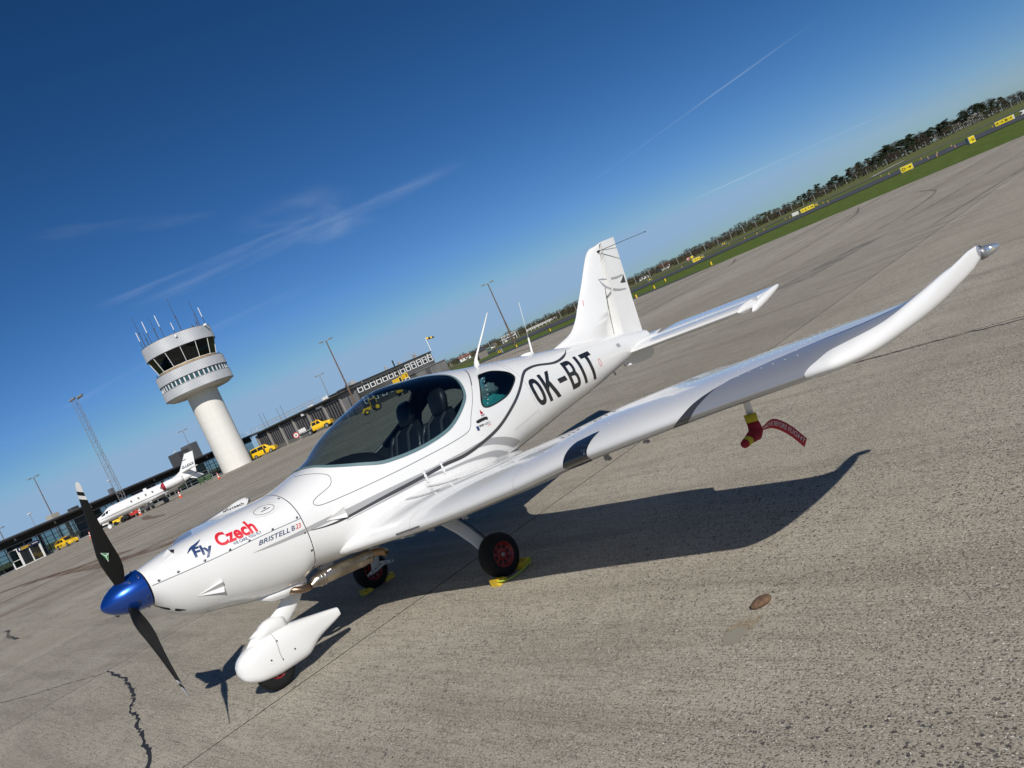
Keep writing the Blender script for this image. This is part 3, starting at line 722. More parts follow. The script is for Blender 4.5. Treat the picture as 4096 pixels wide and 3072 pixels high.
FHI = pchip([1.0, 1.098, 2.039, 2.174], [4.985, 5.015, 5.312, 5.352])
FTE = pchip([.9, 1.007, 2.183], [5.40, 5.421, 5.652])
def vpanel(name, z0, z1, a, e, thick, m, n=30, shear=None):
    ts = [-1, -.85, -.68, -.5, -.36, -.24, -.14, -.06, 0, .06, .14, .24, .36, .5, .68, .85]; rr = []
    for i in range(n + 1):
        z = lerp(z0, z1, (i / n)); r = []
        for t in ts:
            u = abs(t) ** 1.7; s = lerp(a(z), e(z), u); y = thick(u, z, e(z) - a(z)); r.append((-s, y if t >= 0 else -y, z + (shear(u, i / n) if shear else 0)))
        rr.append(r)
    b = MB(); b.rings(rr); o = b.build(name, m, AIR, True); return autosmooth(o, 40)
fth = lambda u, z, c: min(.055, .075 * c) / .06 * .6 * (.2969 * math.sqrt(u) - .126 * u * .8 - .16 * u * u)
FIN = vpanel('fin', 1.02, 2.174, FLE, FHI, lambda u, z, c: (.004 + .0635 * (1.05 - .5 * (max(z, 1.3) - 1.2))) * (1 - (1 - u) ** 3.2) ** .55, WHITE, 44)
RUD = vpanel('rudder', 1.10, 2.178, lambda z: FHI(z) + .004, FTE, lambda u, z, c: .0655 * (1.05 - .5 * (max(z, 1.3) - 1.2)) * (1 - u) + .001, WHITE, 16, lambda u, h: (1 - h) * -.095 * u + h * .006 * u)
def flat_decal(name, pts, y, m, parent):
    return mesh_obj(name, [(-s, y(s, z), z) for s, z in pts], [tuple(range(len(pts)))], m, parent, fix=True)
ysk = lambda s, z: .0655 * (1.05 - .5 * (z - 1.2)) * (1.0 if s < FHI(z) else max(0, 1 - (s - FHI(z)) / (FTE(z) - FHI(z)))) * 1.0 + .006
def fdecal(name, lo_, hi_, m, parent, nx=14):
    a, b = spline(lo_, 10), spline(hi_, 10); vs = []; fs = []
    for i in range(nx + 1):
        p, q = a[int(i / nx * (len(a) - 1))], b[int(i / nx * (len(b) - 1))]
        vs += [(-p[0], ysk(*p), p[1]), (-q[0], ysk(*q), q[1])]
    return mesh_obj(name, vs, [(2 * i, 2 * i + 1, 2 * i + 3, 2 * i + 2) for i in range(nx)], m, parent)
fdecal('swoosh', [(5.03, 1.793), (5.10, 1.768), (5.163, 1.748)], [(5.028, 1.796), (5.10, 1.785), (5.165, 1.765)], GREY, FIN, 6); fdecal('swoosh', [(5.24, 1.735), (5.37, 1.722), (5.50, 1.730)], [(5.24, 1.757), (5.37, 1.745), (5.502, 1.745)], GREY, RUD, 10)
fdecal('swoosh', [(5.03, 1.79), (5.06, 1.70), (5.117, 1.645), (5.155, 1.622)], [(5.033, 1.796), (5.075, 1.72), (5.135, 1.668), (5.17, 1.648)], GREY, FIN, 12); fdecal('swoosh', [(5.18, 1.612), (5.31, 1.582), (5.46, 1.566)], [(5.195, 1.638), (5.32, 1.602), (5.463, 1.578)], GREY, RUD, 10)
fdecal('swoosh', [(5.39, 1.662), (5.45, 1.648), (5.512, 1.642)], [(5.392, 1.664), (5.455, 1.69), (5.525, 1.74)], DARK, RUD, 8)
mesh_obj('rudder_gap', [(-5.02, .0, 1.097), (-5.02, .055, 1.097), (-5.415, .008, 1.004), (-5.415, -.008, 1.004), (-5.02, -.055, 1.097)], [(0, 1, 2, 3, 4)], HOLE, RUD)
flat_decal('rudder_joint', [(5.215, 2.075), (5.245, 2.056), (5.29, 2.045), (5.60, 1.92), (5.60, 1.915), (5.29, 2.038), (5.24, 2.049)], lambda s, z: ysk(s, z) + .003, SEAM, RUD)
flat_decal('placard', [(4.635, 1.60), (4.642, 1.60), (4.668, 1.655), (4.660, 1.655)], lambda s, z: ysk(s, z) - .02, RED, FIN)
b = MB(); b.tube([(-5.214, .05, 2.084), (-5.25, .05, 2.086)], .012, 8); b.tube([(-5.214, .05, 2.086), (-5.7, .05, 2.095), (-6.19, .05, 2.100)], [.004, .003, .003], 6); b.box((-6.19, .05, 2.10), (.015, .012, .012)); b.build('whip_antenna', HOLE, FIN)
b = MB(); vf = [(4.90, .79), (4.94, .775), (5.17, .738), (5.38, .722), (5.45, .745), (5.49, .80), (5.48, .90), (4.95, .90)]
b.add([V((s, y, z)) for y in (-.012, .012) for s, z in vf], [tuple(range(8)), tuple(range(15, 7, -1))] + [(i, (i + 1) % 8, 8 + (i + 1) % 8, 8 + i) for i in range(8)]); b.build('ventral_fin', WHITE, AIR)
b = MB(); b.tube([V((4.70 + .012 * math.cos(t), .0, .775 + .022 * math.sin(t))) for t in frange(0, 2 * PI, .5)], .004, 6); b.build('tie_down_ring', HOLE, FUS)

# ------------------------------------------------------------------ landing gear
def wheel(name, c, r, w, parent, rim=True, rk=.56):
    b = MB(); rr = []
    for a, q in ((-.46, rk - .01), (-.52, .70), (-.47, .86), (-.36, .95), (-.18, .99), (0, 1), (.18, .99), (.36, .95), (.47, .86), (.52, .70), (.46, rk - .01)):
        rr.append([(c[0] + r * q * math.cos(2 * PI * k / 40), c[1] + a * w, c[2] + r * q * math.sin(2 * PI * k / 40)) for k in range(40)])
    b.rings(rr, False); rr = [[(c[0] + q * math.cos(2 * PI * k / 40), c[1] + a * w, c[2] + q * math.sin(2 * PI * k / 40)) for k in range(40)] for a, q in ((-.2, r * rk), (.2, r * rk))]
    WH = thing('wheel', '', ''); del WH['label']; del WH['category']; WH.parent = parent
    b.build('tyre', RUBBER, WH, True)
    if rim:
        b = MB(); ro = r * rk
        for sgn in (-1, 1):
            rr = [[(c[0] + q * math.cos(2 * PI * k / 40), c[1] + sgn * a * w, c[2] + q * math.sin(2 * PI * k / 40)) for k in range(40)] for a, q in ((.30, .01), (.30, ro * .5), (.26, ro * .8), (.34, ro * .86), (.47, ro * .97), (.47, ro * 1.03), (.1, ro * 1.03))]
            b.rings(rr, False)
        b.build('rim', mat('red_rim', (.20, .010, .012), .4), WH, True)
        b = MB()
        for sgn in (-1, 1):
            for k in range(8):
                a = 2 * PI * k / 8; b.tube([(c[0] + ro * .62 * math.cos(a), c[1] + sgn * .29 * w, c[2] + ro * .62 * math.sin(a)), (c[0] + ro * .62 * math.cos(a), c[1] + sgn * .305 * w, c[2] + ro * .62 * math.sin(a))], ro * .14, 10)
        b.build('rim_hole', HOLE, WH)
        b = MB()
        for sgn in (-1, 1): b.tube([(c[0], c[1] + sgn * .2 * w, c[2]), (c[0], c[1] + sgn * .40 * w, c[2])], ro * .2, 6); b.tube([(c[0], c[1] + sgn * .2 * w, c[2]), (c[0], c[1] + sgn * .46 * w, c[2])], ro * .09, 8)
        for k in range(8): a = 2 * PI * (k + .5) / 8; b.tube([(c[0] + ro * .80 * math.cos(a), c[1] - .35 * w, c[2] + ro * .8 * math.sin(a)), (c[0] + ro * .8 * math.cos(a), c[1] + .35 * w, c[2] + ro * .8 * math.sin(a))], .004, 6)
        b.build('axle_nut', STEEL, WH)
    return WH
NG = wheel('wheel', (-.035, 0, .148), .148, .11, AIR, True, .44)
b = MB(); rr = []   # nose wheel fairing
ptop = pchip([-.215, -.20, -.15, -.06, .05, .19, .33, .47, .60, .648], [.268, .316, .360, .390, .400, .394, .366, .331, .297, .283])
pbot = pchip([-.215, -.20, -.15, -.06, .08, .27, .42, .60, .648], [.256, .203, .156, .118, .098, .096, .162, .203, .217])
pwid = pchip([-.215, -.20, -.15, -.05, .08, .25, .42, .58, .648], [.008, .045, .078, .102, .108, .098, .066, .036, .030])
for i in range(30):
    s = lerp(-.215, .648, (i / 29) ** 1.25); zt, zb, w = ptop(s), pbot(s), pwid(s)
    rr.append([(-s, w * math.copysign(abs(math.cos(a)) ** (.75 if math.sin(a) > 0 else .55), math.cos(a)), (zt + zb) / 2 + (zt - zb) / 2 * math.copysign(abs(math.sin(a)) ** (.8 if math.sin(a) > 0 else .6), math.sin(a))) for a in [2 * PI * k / 28 for k in range(28)]])
b.rings(rr); PANT = b.build('nose_wheel_fairing', WHITE, AIR, True); autosmooth(PANT, 50)
py = lambda s, z: pwid(s) * max(0, 1 - abs((z - (ptop(s) + pbot(s)) / 2) / ((ptop(s) - pbot(s)) / 2)) ** 2.5) ** .375
def pantline(name, pts, w, m):
    vs = []; fs = []
    c = spline(pts, 8)
    for i, (s, z) in enumerate(c):
        a, d = c[max(0, i - 1)], c[min(len(c) - 1, i + 1)]; L = math.hypot(d[0] - a[0], d[1] - a[1]); nx_, nz_ = -(d[1] - a[1]) / L * w / 2, (d[0] - a[0]) / L * w / 2
        vs += [(-(s + nx_), py(s, z) + .0025, z + nz_), (-(s - nx_), py(s, z) + .0025, z - nz_)]
    return mesh_obj(name, vs, [(2 * i, 2 * i + 1, 2 * i + 3, 2 * i + 2) for i in range(len(c) - 1)], m, PANT)
pantline('panel_line', [(.098, .392), (.092, .33), (.078, .25), (.080, .17), (.095, .115)], .003, SEAM)
for s, z, r in ((.100, .335, .006), (.004, .240, .0065), (.190, .215, .0065), (.082, .20, .005), (.092, .168, .011), (.097, .128, .005)):
    b = MB(); b.tube([(-s, py(s, z) - .004, z), (-s, py(s, z) + .003, z)], r, 10); b.build('screw', SCREW if r < .01 else HOLE, PANT)
mesh_obj('placard', [(-s, py(s, z) + .003, z) for s, z in ((.108, .122), (.150, .122), (.152, .137), (.110, .137))], [(0, 1, 2, 3)], BLACK, PANT)
flat_text('1.8 bar', (-.112, py(.13, .13) + .005, .125), (-.036, 0, 0), (0, 0, .009), PWHITE, PANT)
b = MB(); rr = []   # nose leg with its faired foot
for s, z, c, w in ((.445, .66, .075, .022), (.42, .58, .072, .022), (.36, .52, .070, .024), (.29, .475, .072, .030), (.20, .435, .090, .040), (.11, .41, .105, .045), (.05, .392, .10, .045)):
    d = Vector((.82, 0, -.57)) if z > .45 else Vector((.90, 0, -.44))
    rr.append([V(Vector((s, 0, z)) + d * (c * math.cos(a)) + Vector((0, w * math.sin(a), 0))) for a in [2 * PI * k / 18 for k in range(18)]])
b.rings(rr); NL = b.build('nose_leg', WHITE, AIR, True)
LFP = pchip([0, .12, .35, .55, .75, 1], [.008, .040, .088, .125, .135, .125]); LFW = pchip([0, .15, .5, .8, 1], [.006, .026, .062, .060, .045])
b = MB(); rr = []
for i in range(12):
    u = i / 11; s = lerp(-.085, .24, u); zb = lerp(.378, .350, u); zt = zb + LFP(u); w = LFW(u)
    rr.append([V((s, w * math.cos(a), (zt + zb) / 2 + (zt - zb) / 2 * math.sin(a))) for a in [2 * PI * k / 16 for k in range(16)]])
b.rings(rr); b.build('leg_fairing', WHITE, NL, True)
for sd in (1, -1):
    MW = wheel('wheel', (-1.545, 1.0 * sd, .168), .168, .135, AIR)
    b = MB(); rr = []
    for y, z, s, c in ((.30, .66, 1.50, .075), (.45, .585, 1.515, .072), (.58, .50, 1.53, .066), (.70, .41, 1.54, .060), (.80, .31, 1.547, .054), (.87, .22, 1.55, .048), (.90, .15, 1.55, .044)):
        sl = Vector((0, .75, -.66)) if y > .4 else Vector((0, .9, -.4)); nn = Vector((0, .66, .75))
        rr.append([(-(s + c * math.cos(a)), (y + nn.y * .014 * math.sin(a)) * sd, z + nn.z * .014 * math.sin(a)) for a in [2 * PI * k / 14 for k in range(14)]])
    b.rings(rr); LG = b.build('main_leg', WHITE, AIR, True)
    b = MB(); b.tube([(-(1.60), (y + .012) * sd, z + .012) for y, z in ((.47, .59), (.60, .50), (.72, .41), (.82, .31), (.88, .23))], .005, 6); b.build('brake_hose', HOLE, LG)
    b = MB(); pl = [(1.43, .165), (1.52, .195), (1.545, .225), (1.62, .215), (1.745, .16), (1.74, .145), (1.64, .165), (1.55, .155), (1.44, .150)]
    yy = .885 * sd; b.add([(-s, yy + k * .006, z) for k in (0, 1) for s, z in pl], [tuple(range(9)), tuple(range(17, 8, -1))] + [(i, (i + 1) % 9, 9 + (i + 1) % 9, 9 + i) for i in range(9)])
    BP = b.build('brake_bracket', mat('bare_aluminium', (.62, .62, .62), .45, .55), LG)
    b = MB()
    for s, z in ((1.455, .160), (1.50, .172), (1.535, .18), (1.56, .195), (1.60, .19), (1.66, .176), (1.715, .162)): b.tube([(-s, yy - .010, z), (-s, yy + .012, z)], .0065, 8)
    b.build('bolt', HOLE, BP)

# ------------------------------------------------------------------ exhaust
EX = mat('heated_steel', (.42, .37, .31), .30, 1.0, var=(9, .35))
b = MB(); pth = [(.455, .565), (.475, .565), (.505, .575), (.535, .575), (.60, .570), (.75, .553), (.90, .534), (.985, .525), (1.005, .522), (1.012, .520)]
rads = [.022, .024, .045, .052, .055, .056, .056, .055, .050, .02]
b.tube([V((s, .19, z)) for s, z in pth], rads, 24); MUF = b.build('muffler', EX, AIR, True); autosmooth(MUF, 40)
b = MB()
for s in (.545, .575, .90, .925, .98): z = lerp(.576, .522, (s - .535) / .47); b.tube([V((s - .004, .19, z)), V((s + .004, .19, z - .001))], .059, 24)
b.build('clamp_band', EX, MUF, True)
b = MB(); b.tube([V(p) for p in ((.30, .12, .615), (.345, .17, .60), (.39, .19, .575), (.43, .19, .565), (.462, .19, .565))], .026, 16); b.build('exhaust_pipe', mat('blued_steel', (.30, .20, .13), .3, 1.0), MUF, True); b = MB(); b.tube([V(p) for p in ((1.0, .19, .525), (1.05, .19, .525), (1.10, .20, .505), (1.13, .205, .475))], [.030, .031, .031, .032], 16); b.build('exhaust_pipe', mat('blued_steel', (.30, .20, .13), .3, 1.0), MUF, True)
b = MB(); b.box((-.64, .17, .628), (.11, .05, .05)); b.tube([V((.61, .225, .598)), V((.64, .235, .602))], .011, 10); b.tube([V((1.0, .19, .55)), V((1.02, .19, .62))], .010, 8); b.build('bracket', mat('grey_metal', (.30, .30, .31), .4, .6), MUF)

# ------------------------------------------------------------------ antennas
b = MB(); b.tube([V(p) for p in ((2.94, 0, 1.49), (2.965, 0, 1.56), (3.0, 0, 1.60), (3.17, 0, 1.76), (3.345, 0, 1.93))], [.036, .017, .010, .008, .006], 12); b.build('rod_antenna', mat('antenna_white', (.78, .78, .74), .4), FUS, True)
b = MB(); b.tube([V(p) for p in ((3.668, 0, 1.35), (3.672, 0, 1.372), (3.68, 0, 1.39), (3.715, 0, 1.535))], [.022, .018, .011, .009], 10); b.tube([V(p) for p in ((3.715, 0, 1.535), (3.80, 0, 1.905))], .0022, 5); b.build('rod_antenna', mat('antenna_white', (.78, .78, .74), .4), FUS, True)
b = MB(); b.rings([[V((3.595 + r * 1.25 * math.cos(2 * PI * k / 24), r * .9 * math.sin(2 * PI * k / 24), z - .10 * r * 1.25 * math.cos(2 * PI * k / 24))) for k in range(24)] for r, z in ((.058, 1.372), (.058, 1.392), (.050, 1.402), (.02, 1.406))]); b.build('disc_antenna', mat('antenna_white', (.78, .78, .74), .4), FUS, True)
b = MB(); b.tube([V(p) for p in ((1.665, 3.47, .94), (1.655, 3.47, .86), (1.63, 3.47, .72))], [.021, .020, .018], 12); PT = b.build('pitot_mast', WHITE, WL, True)
for yb, t in ((1.35, -.42), (2.9, -.34), (.95, -.4), (3.1, -.45)):
    p = Vector(wing(yb, t)); b = MB(); b.box((-p.x, p.y, p.z - .012), (.035, .010, .03)); b.box((-p.x - .015, p.y, p.z - .03), (.02, .012, .014)); b.build('drain_tab', mat('grey_metal', (.30, .30, .31), .4, .6), WL)

# ------------------------------------------------------------------ cabin
b = MB(); b.box((-1.9, 0, .72), (1.9, .72, .04)); b.build('cabin_floor', LINING, AIR)
b = MB(); rr = []   # glare shield hood
for s, w, zt, zb in ((.80, .36, 1.285, 1.05), (.95, .44, 1.30, 1.05), (1.10, .49, 1.305, 1.05), (1.25, .51, 1.30, 1.05), (1.32, .51, 1.275, 1.02), (1.35, .505, 1.24, .96)):
    rr.append([(-s, w * math.copysign(abs(math.cos(a)) ** .7, math.cos(a)), (zb + (zt - zb) * abs(math.sin(a)) ** .6) if math.sin(a) > 0 else zb - .12 * abs(math.sin(a))) for a in [2 * PI * k / 32 for k in range(32)]])
b.rings(rr); b.build('glare_shield', mat('shield_black', (.011, .012, .014), .7), AIR, True)
b = MB()
for sd in (1, -1): b.tube([V(p) for p in ((1.36, .24 * sd, 1.02), (1.45, .24 * sd, 1.03), (1.50, .24 * sd, 1.10))], .012, 8)
b.box((-1.75, 0, .84), (.8, .12, .24)); b.build('centre_console', LINING, AIR)
for sd in (1, -1):
    S = thing('seat', '', ''); del S['label']; del S['category']; S.parent = AIR
    def pad(name, secs, n=20, p=.6):
        b = MB(); b.rings([[V((s + dx * math.copysign(abs(math.sin(a)) ** p, math.sin(a)), (.27 + w * math.copysign(abs(math.cos(a)) ** p, math.cos(a))) * sd, z + dz * math.copysign(abs(math.sin(a)) ** p, math.sin(a)))) for a in [2 * PI * k / n for k in range(n)]] for s, z, w, dx, dz in secs])
        return b.build(name, LEATHER, S, True)
    pad('seat_cushion', [(1.50, .84, .21, 0, .05), (1.60, .845, .22, 0, .06), (1.85, .82, .22, 0, .06), (1.98, .81, .20, 0, .05)])
    BK = pad('backrest', [(1.93, .86, .22, .06, .02), (2.00, 1.00, .235, .06, .02), (2.06, 1.13, .235, .055, .02), (2.11, 1.23, .20, .05, .02), (2.14, 1.28, .15, .045, .02)])
    pad('headrest', [(2.13, 1.25, .07, .03, .01), (2.14, 1.31, .105, .045, .01), (2.155, 1.38, .115, .05, .01), (2.165, 1.44, .105, .045, .01), (2.17, 1.475, .07, .03, .01)])
    for k in (-1, 1):
        b = MB(); b.rings([[V((s + .035 * math.cos(a), (.27 + k * y + .03 * math.sin(a)) * sd, z)) for a in [2 * PI * q / 10 for q in range(10)]] for s, z, y in ((1.90, .90, .225), (1.97, 1.02, .245), (2.03, 1.14, .24), (2.08, 1.24, .20))]); b.build('bolster', LEATHER, BK, True)
    b = MB()
    for k in (-.09, .09): b.tube([V(p) for p in ((2.11, (.27 + k) * sd, 1.27), (2.03, (.27 + k * 1.1) * sd, 1.22), (1.95, (.27 + k * 1.2) * sd, 1.05), (1.90, (.27 + k * .9) * sd, .90))], .014, 6)
    b.build('belt', mat('belt_webbing', (.05, .052, .055), .7), S)
# cloth bundles on the baggage shelf behind the seats
def bundle(name, label, cat, c, d, m, seed):
    rnd = random.Random(seed); b = MB(); ph = [rnd.uniform(0, 6.28) for _ in range(6)]; rr = []
    for i in range(15):
        v = -PI / 2 + PI * i / 14; row_ = []
        for k in range(28):
            u = 2 * PI * k / 28; q = 1 + .10 * math.sin(5 * u + 3 * v + ph[0]) + .08 * math.sin(9 * u - 6 * v + ph[1]) + .09 * math.sin(4 * v + 2 * u + ph[2]); cv = abs(math.cos(v)) ** .6
            row_.append((d[0] * q * cv * math.cos(u), d[1] * q * cv * math.sin(u), d[2] * q * math.copysign(abs(math.sin(v)) ** .8, math.sin(v))))
        rr.append(row_)
    b.rings(rr); o = b.build(name, m, None, True)
    w = NOSE + AXA * c[0] + LTA * c[1]; o.location = (w.x, w.y, c[2]); o.rotation_euler = (rnd.uniform(-.2, .2), rnd.uniform(-.3, .3), YAW)
    return tag(o, label, cat)
bundle('cloth_bag', 'teal cloth bag pressed against the small rear side window of the aircraft', 'bag', (2.62, .375, 1.12), (.20, .10, .09), mat('teal_cloth', (.02, .30, .29), .7), 3)
bundle('cloth_bag', 'crumpled grey green jacket on top of the teal bag behind the rear window', 'jacket', (2.60, .36, 1.26), (.14, .09, .06), mat('grey_cloth', (.17, .26, .26), .8), 5)
bundle('plastic_bag', 'pale blue plastic bag stuffed up in the front corner of the rear side window', 'bag', (2.53, .355, 1.335), (.13, .07, .05), mat('blue_film', (.18, .42, .52), .35, coat=.4), 9)
b = MB(); b.box((-2.55, 0, .92), (.75, .62, .22)); b.build('baggage_shelf', LINING, AIR)
b = MB()
for sd in (1, -1): b.tube([V(p) for p in ((2.42, .50 * sd, 1.05), (2.40, .47 * sd, 1.25), (2.44, .36 * sd, 1.45), (2.46, .18 * sd, 1.545), (2.46, 0, 1.57))], .022, 8)
b.build('roll_bar', LINING, AIR)

# ------------------------------------------------------------------ loose things at the aircraft
def inA(s, y, z=0): w = NOSE + AXA * s + LTA * y; return (w.x, w.y, z)
RZ = math.atan2(-AXA.y, -AXA.x)
PCV = thing('pitot_cover', 'red and yellow fabric cover with streamer on the probe under the left wing', 'pitot cover', inA(1.63, 3.47, .74), RZ)
CR = mat('red_fabric', (.24, .008, .02), .9, bump=(45, .5), var=(22, .25)); CYL = mat('yellow_fabric', (.50, .41, .02), .85, bump=(80, .3), var=(25, .12))
b = MB(); b.tube([(.000, 0, .006), (.008, 0, -.036)], [.033, .031], 14); b.build('upper_band', CYL, PCV, True)
b = MB(); b.tube([(.008, 0, -.034), (.006, 0, -.060), (.008, 0, -.085), (.035, .004, -.100), (.065, 0, -.098), (.10, 0, -.102)], [.030, .034, .038, .035, .031, .025], 14); b.tube([(.132, 0, -.103), (.155, 0, -.104), (.166, 0, -.105)], [.023, .021, .010], 12); b.build('sleeve', CR, PCV, True)
b = MB(); b.tube([(.096, 0, -.102), (.136, 0, -.103)], [.0255, .024], 14); b.build('nose_band', CYL, PCV, True)
def streamer(u, v):   # u along, v across
    P0 = spline([(-.02, -.002, -.098), (-.07, .004, -.100), (-.14, .010, -.110), (-.20, .018, -.150), (-.26, .028, -.215), (-.325, .036, -.310)], 10)
    f = u * (len(P0) - 1); i = min(int(f), len(P0) - 2); a, c = Vector(P0[i]), Vector(P0[i + 1]); p = a.lerp(c, f - i)
    wdt = (.012 + .032 * min(1, u * 2.2)); tw = .95 - .9 * min(1, u * 2.2); d = (c - a).normalized()
    up_ = (Vector((0, 0, 1)) - d * d.z).normalized(); sd_ = d.cross(up_); ac = up_ * math.cos(tw) + sd_ * math.sin(tw)
    return p + ac * (v - .5) * wdt * 1.25
vs = [streamer(i / 40, j / 4) for i in range(41) for j in range(5)]
SM = mesh_obj('streamer', vs, [(i * 5 + j, i * 5 + j + 1, i * 5 + j + 6, i * 5 + j + 5) for i in range(40) for j in range(4)], mat('red_ribbon', (.42, .008, .022), .6), PCV, smooth=True)
sol = SM.modifiers.new('s', 'SOLIDIFY'); sol.thickness = .0015; sol.offset = 0
bm = chop(text_geo('REMOVE BEFORE FLIGHT', .01), 30, 2); bm.verts.index_update()
def stn(u, v): 
    a, b_, c = streamer(u, v), streamer(min(1, u + .01), v), streamer(u, min(1, v + .05)); n = (b_ - a).cross(c - a).normalized(); return n if n.y > 0 else -n
vs = [streamer(lerp(.12, .97, v.co.x), lerp(.30, .78, v.co.y)) + stn(min(.98, lerp(.12, .97, v.co.x)), .5) * .0022 for v in bm.verts]
mesh_obj('lettering', vs, [tuple(v.index for v in f.verts) for f in bm.faces], mat('ribbon_print', (.55, .50, .48), .6), SM, fix=False); bm.free()
CH = mat('chock_yellow', (.66, .44, .03), .55, var=(24, .25))
def chock(label, s, y, flip, rz):
    o = thing('wheel_chock', label, 'chock', inA(s, y), RZ + rz, 'yellow wheel chocks at the main wheels')
    b = MB(); pr = [(.0, 0), (.105, 0), (.088, .030), (.070, .042), (.045, .040), (.02, .055), (.0, .05)]
    b.add([(x * flip, k * .045, z) for k in (-1, 1) for x, z in pr], [tuple(range(7)), tuple(range(13, 6, -1))] + [(i, (i + 1) % 7, 7 + (i + 1) % 7, 7 + i) for i in range(7)])
    b.build('wedge', CH, o); b = MB(); b.tube([(.02 * flip, -.05, .03), (.02 * flip, .05, .03)], .006, 8); b.build('rope_eye', HOLE, o); return o
chock('yellow wheel chock in the sun in front of the left main wheel', 1.36, 1.05, -1, .0); chock('yellow wheel chock in shade behind the left main wheel', 1.715, 1.06, 1, 0)
chock('yellow wheel chock in front of the shaded right main wheel', 1.37, -1.0, -1, 0); chock('yellow wheel chock behind the shaded right main wheel', 1.72, -.99, 1, 0)
b = MB(); b.tube([inA(s, y, z) for s, y, z in spline([(1.36, 1.10, .04), (1.42, 1.13, .02), (1.50, 1.15, .012), (1.60, 1.145, .015), (1.68, 1.13, .03), (1.72, 1.11, .045)], 6)], .006, 6)
tag(b.build('chock_rope', mat('lime_rope', (.42, .55, .05), .7, bump=(300, .5)), None, True), 'thin lime green rope joining the chocks at the left main wheel', 'rope')
b = MB(); rr = []
for i in range(9):
    v = PI * i / 8 - PI / 2; rr.append([(.062 * math.cos(v) * math.cos(2 * PI * k / 20) * (1 + .08 * math.sin(3 * 2 * PI * k / 20)), .036 * math.cos(v) * math.sin(2 * PI * k / 20), .012 + .022 * math.sin(v)) for k in range(20)])
b.rings(rr); ob = b.build('stone', mat('brown_stone', (.13, .075, .042), .85, bump=(70, .6), var=(40, .3)), None, True); ob.location = (.645, 3.66, 0); ob.rotation_euler = (0, 0, .42)
tag(ob, 'small brown oval stone lying on the concrete in front of the wing shadow', 'stone')
# ------------------------------------------------------------------ ground
def smst(a, b, x): t = max(0, min(1, (x - a) / (b - a))); return t * t * (3 - 2 * t)
def field_h(x, y): return -.03 + (1.15 * smst(110, 320, y) * smst(.40, .64, x / y) if y > 100 else 0)
GR = mat('field_grass', (.05, .085, .02), .9); t = GR.node_tree; b = t.nodes['Principled BSDF']; c = N(t, 'ShaderNodeNewGeometry').outputs['Position']
g1 = noise(t, c, .035, 5); g2 = noise(t, c, 1.1, 4, .7); sc_ = N(t, 'ShaderNodeMapping'); sc_.inputs['Scale'].default_value = (.012, .09, 1); t.links.new(c, sc_.inputs[0]); g3 = noise(t, sc_.outputs[0], 1.0, 4)
dd = N(t, 'ShaderNodeSeparateXYZ'); t.links.new(c, dd.inputs[0]); far = ramp(t, dd.outputs[1], 85, 190)
col = mixc(t, ramp(t, g2, .3, .7), (.066, .100, .012), (.125, .168, .028)); dry = mixc(t, ramp(t, g2, .3, .7), (.10, .102, .036), (.17, .155, .07))
col = mixc(t, M(t, 'MULTIPLY', far, ramp(t, g3, .3, .6)), col, dry); col = mixc(t, M(t, 'MULTIPLY', ramp(t, g1, .55, .75), .5), col, dry)
t.links.new(col, b.inputs['Base Color']); bn = N(t, 'ShaderNodeBump'); bn.inputs['Strength'].default_value = 1.0; bn.inputs['Distance'].default_value = .12; t.links.new(noise(t, c, 2.2, 8, .75), bn.inputs['Height']); t.links.new(bn.outputs[0], b.inputs['Normal']); b.inputs['Specular IOR Level'].default_value = .15
xs = sorted({-3500, -1500, -700, -400, *range(-300, 421, 20), 600, 900, 1600, 3500}); ys = sorted({-800, -300, -100, -30, 0, *range(20, 361, 17), 380, 450, 600, 1000, 2000, 5000})
vs = [(x, y, field_h(x, y)) for x in xs for y in ys]; w = len(ys)
struct(mesh_obj('grass_field', vs, [(i * w + j, (i + 1) * w + j, (i + 1) * w + j + 1, i * w + j + 1) for i in range(len(xs) - 1) for j in range(w - 1)], GR, smooth=True))
LANE = R(42.2); LU = Vector((math.cos(LANE), math.sin(LANE), 0)); LV = Vector((-math.sin(LANE), math.cos(LANE), 0))
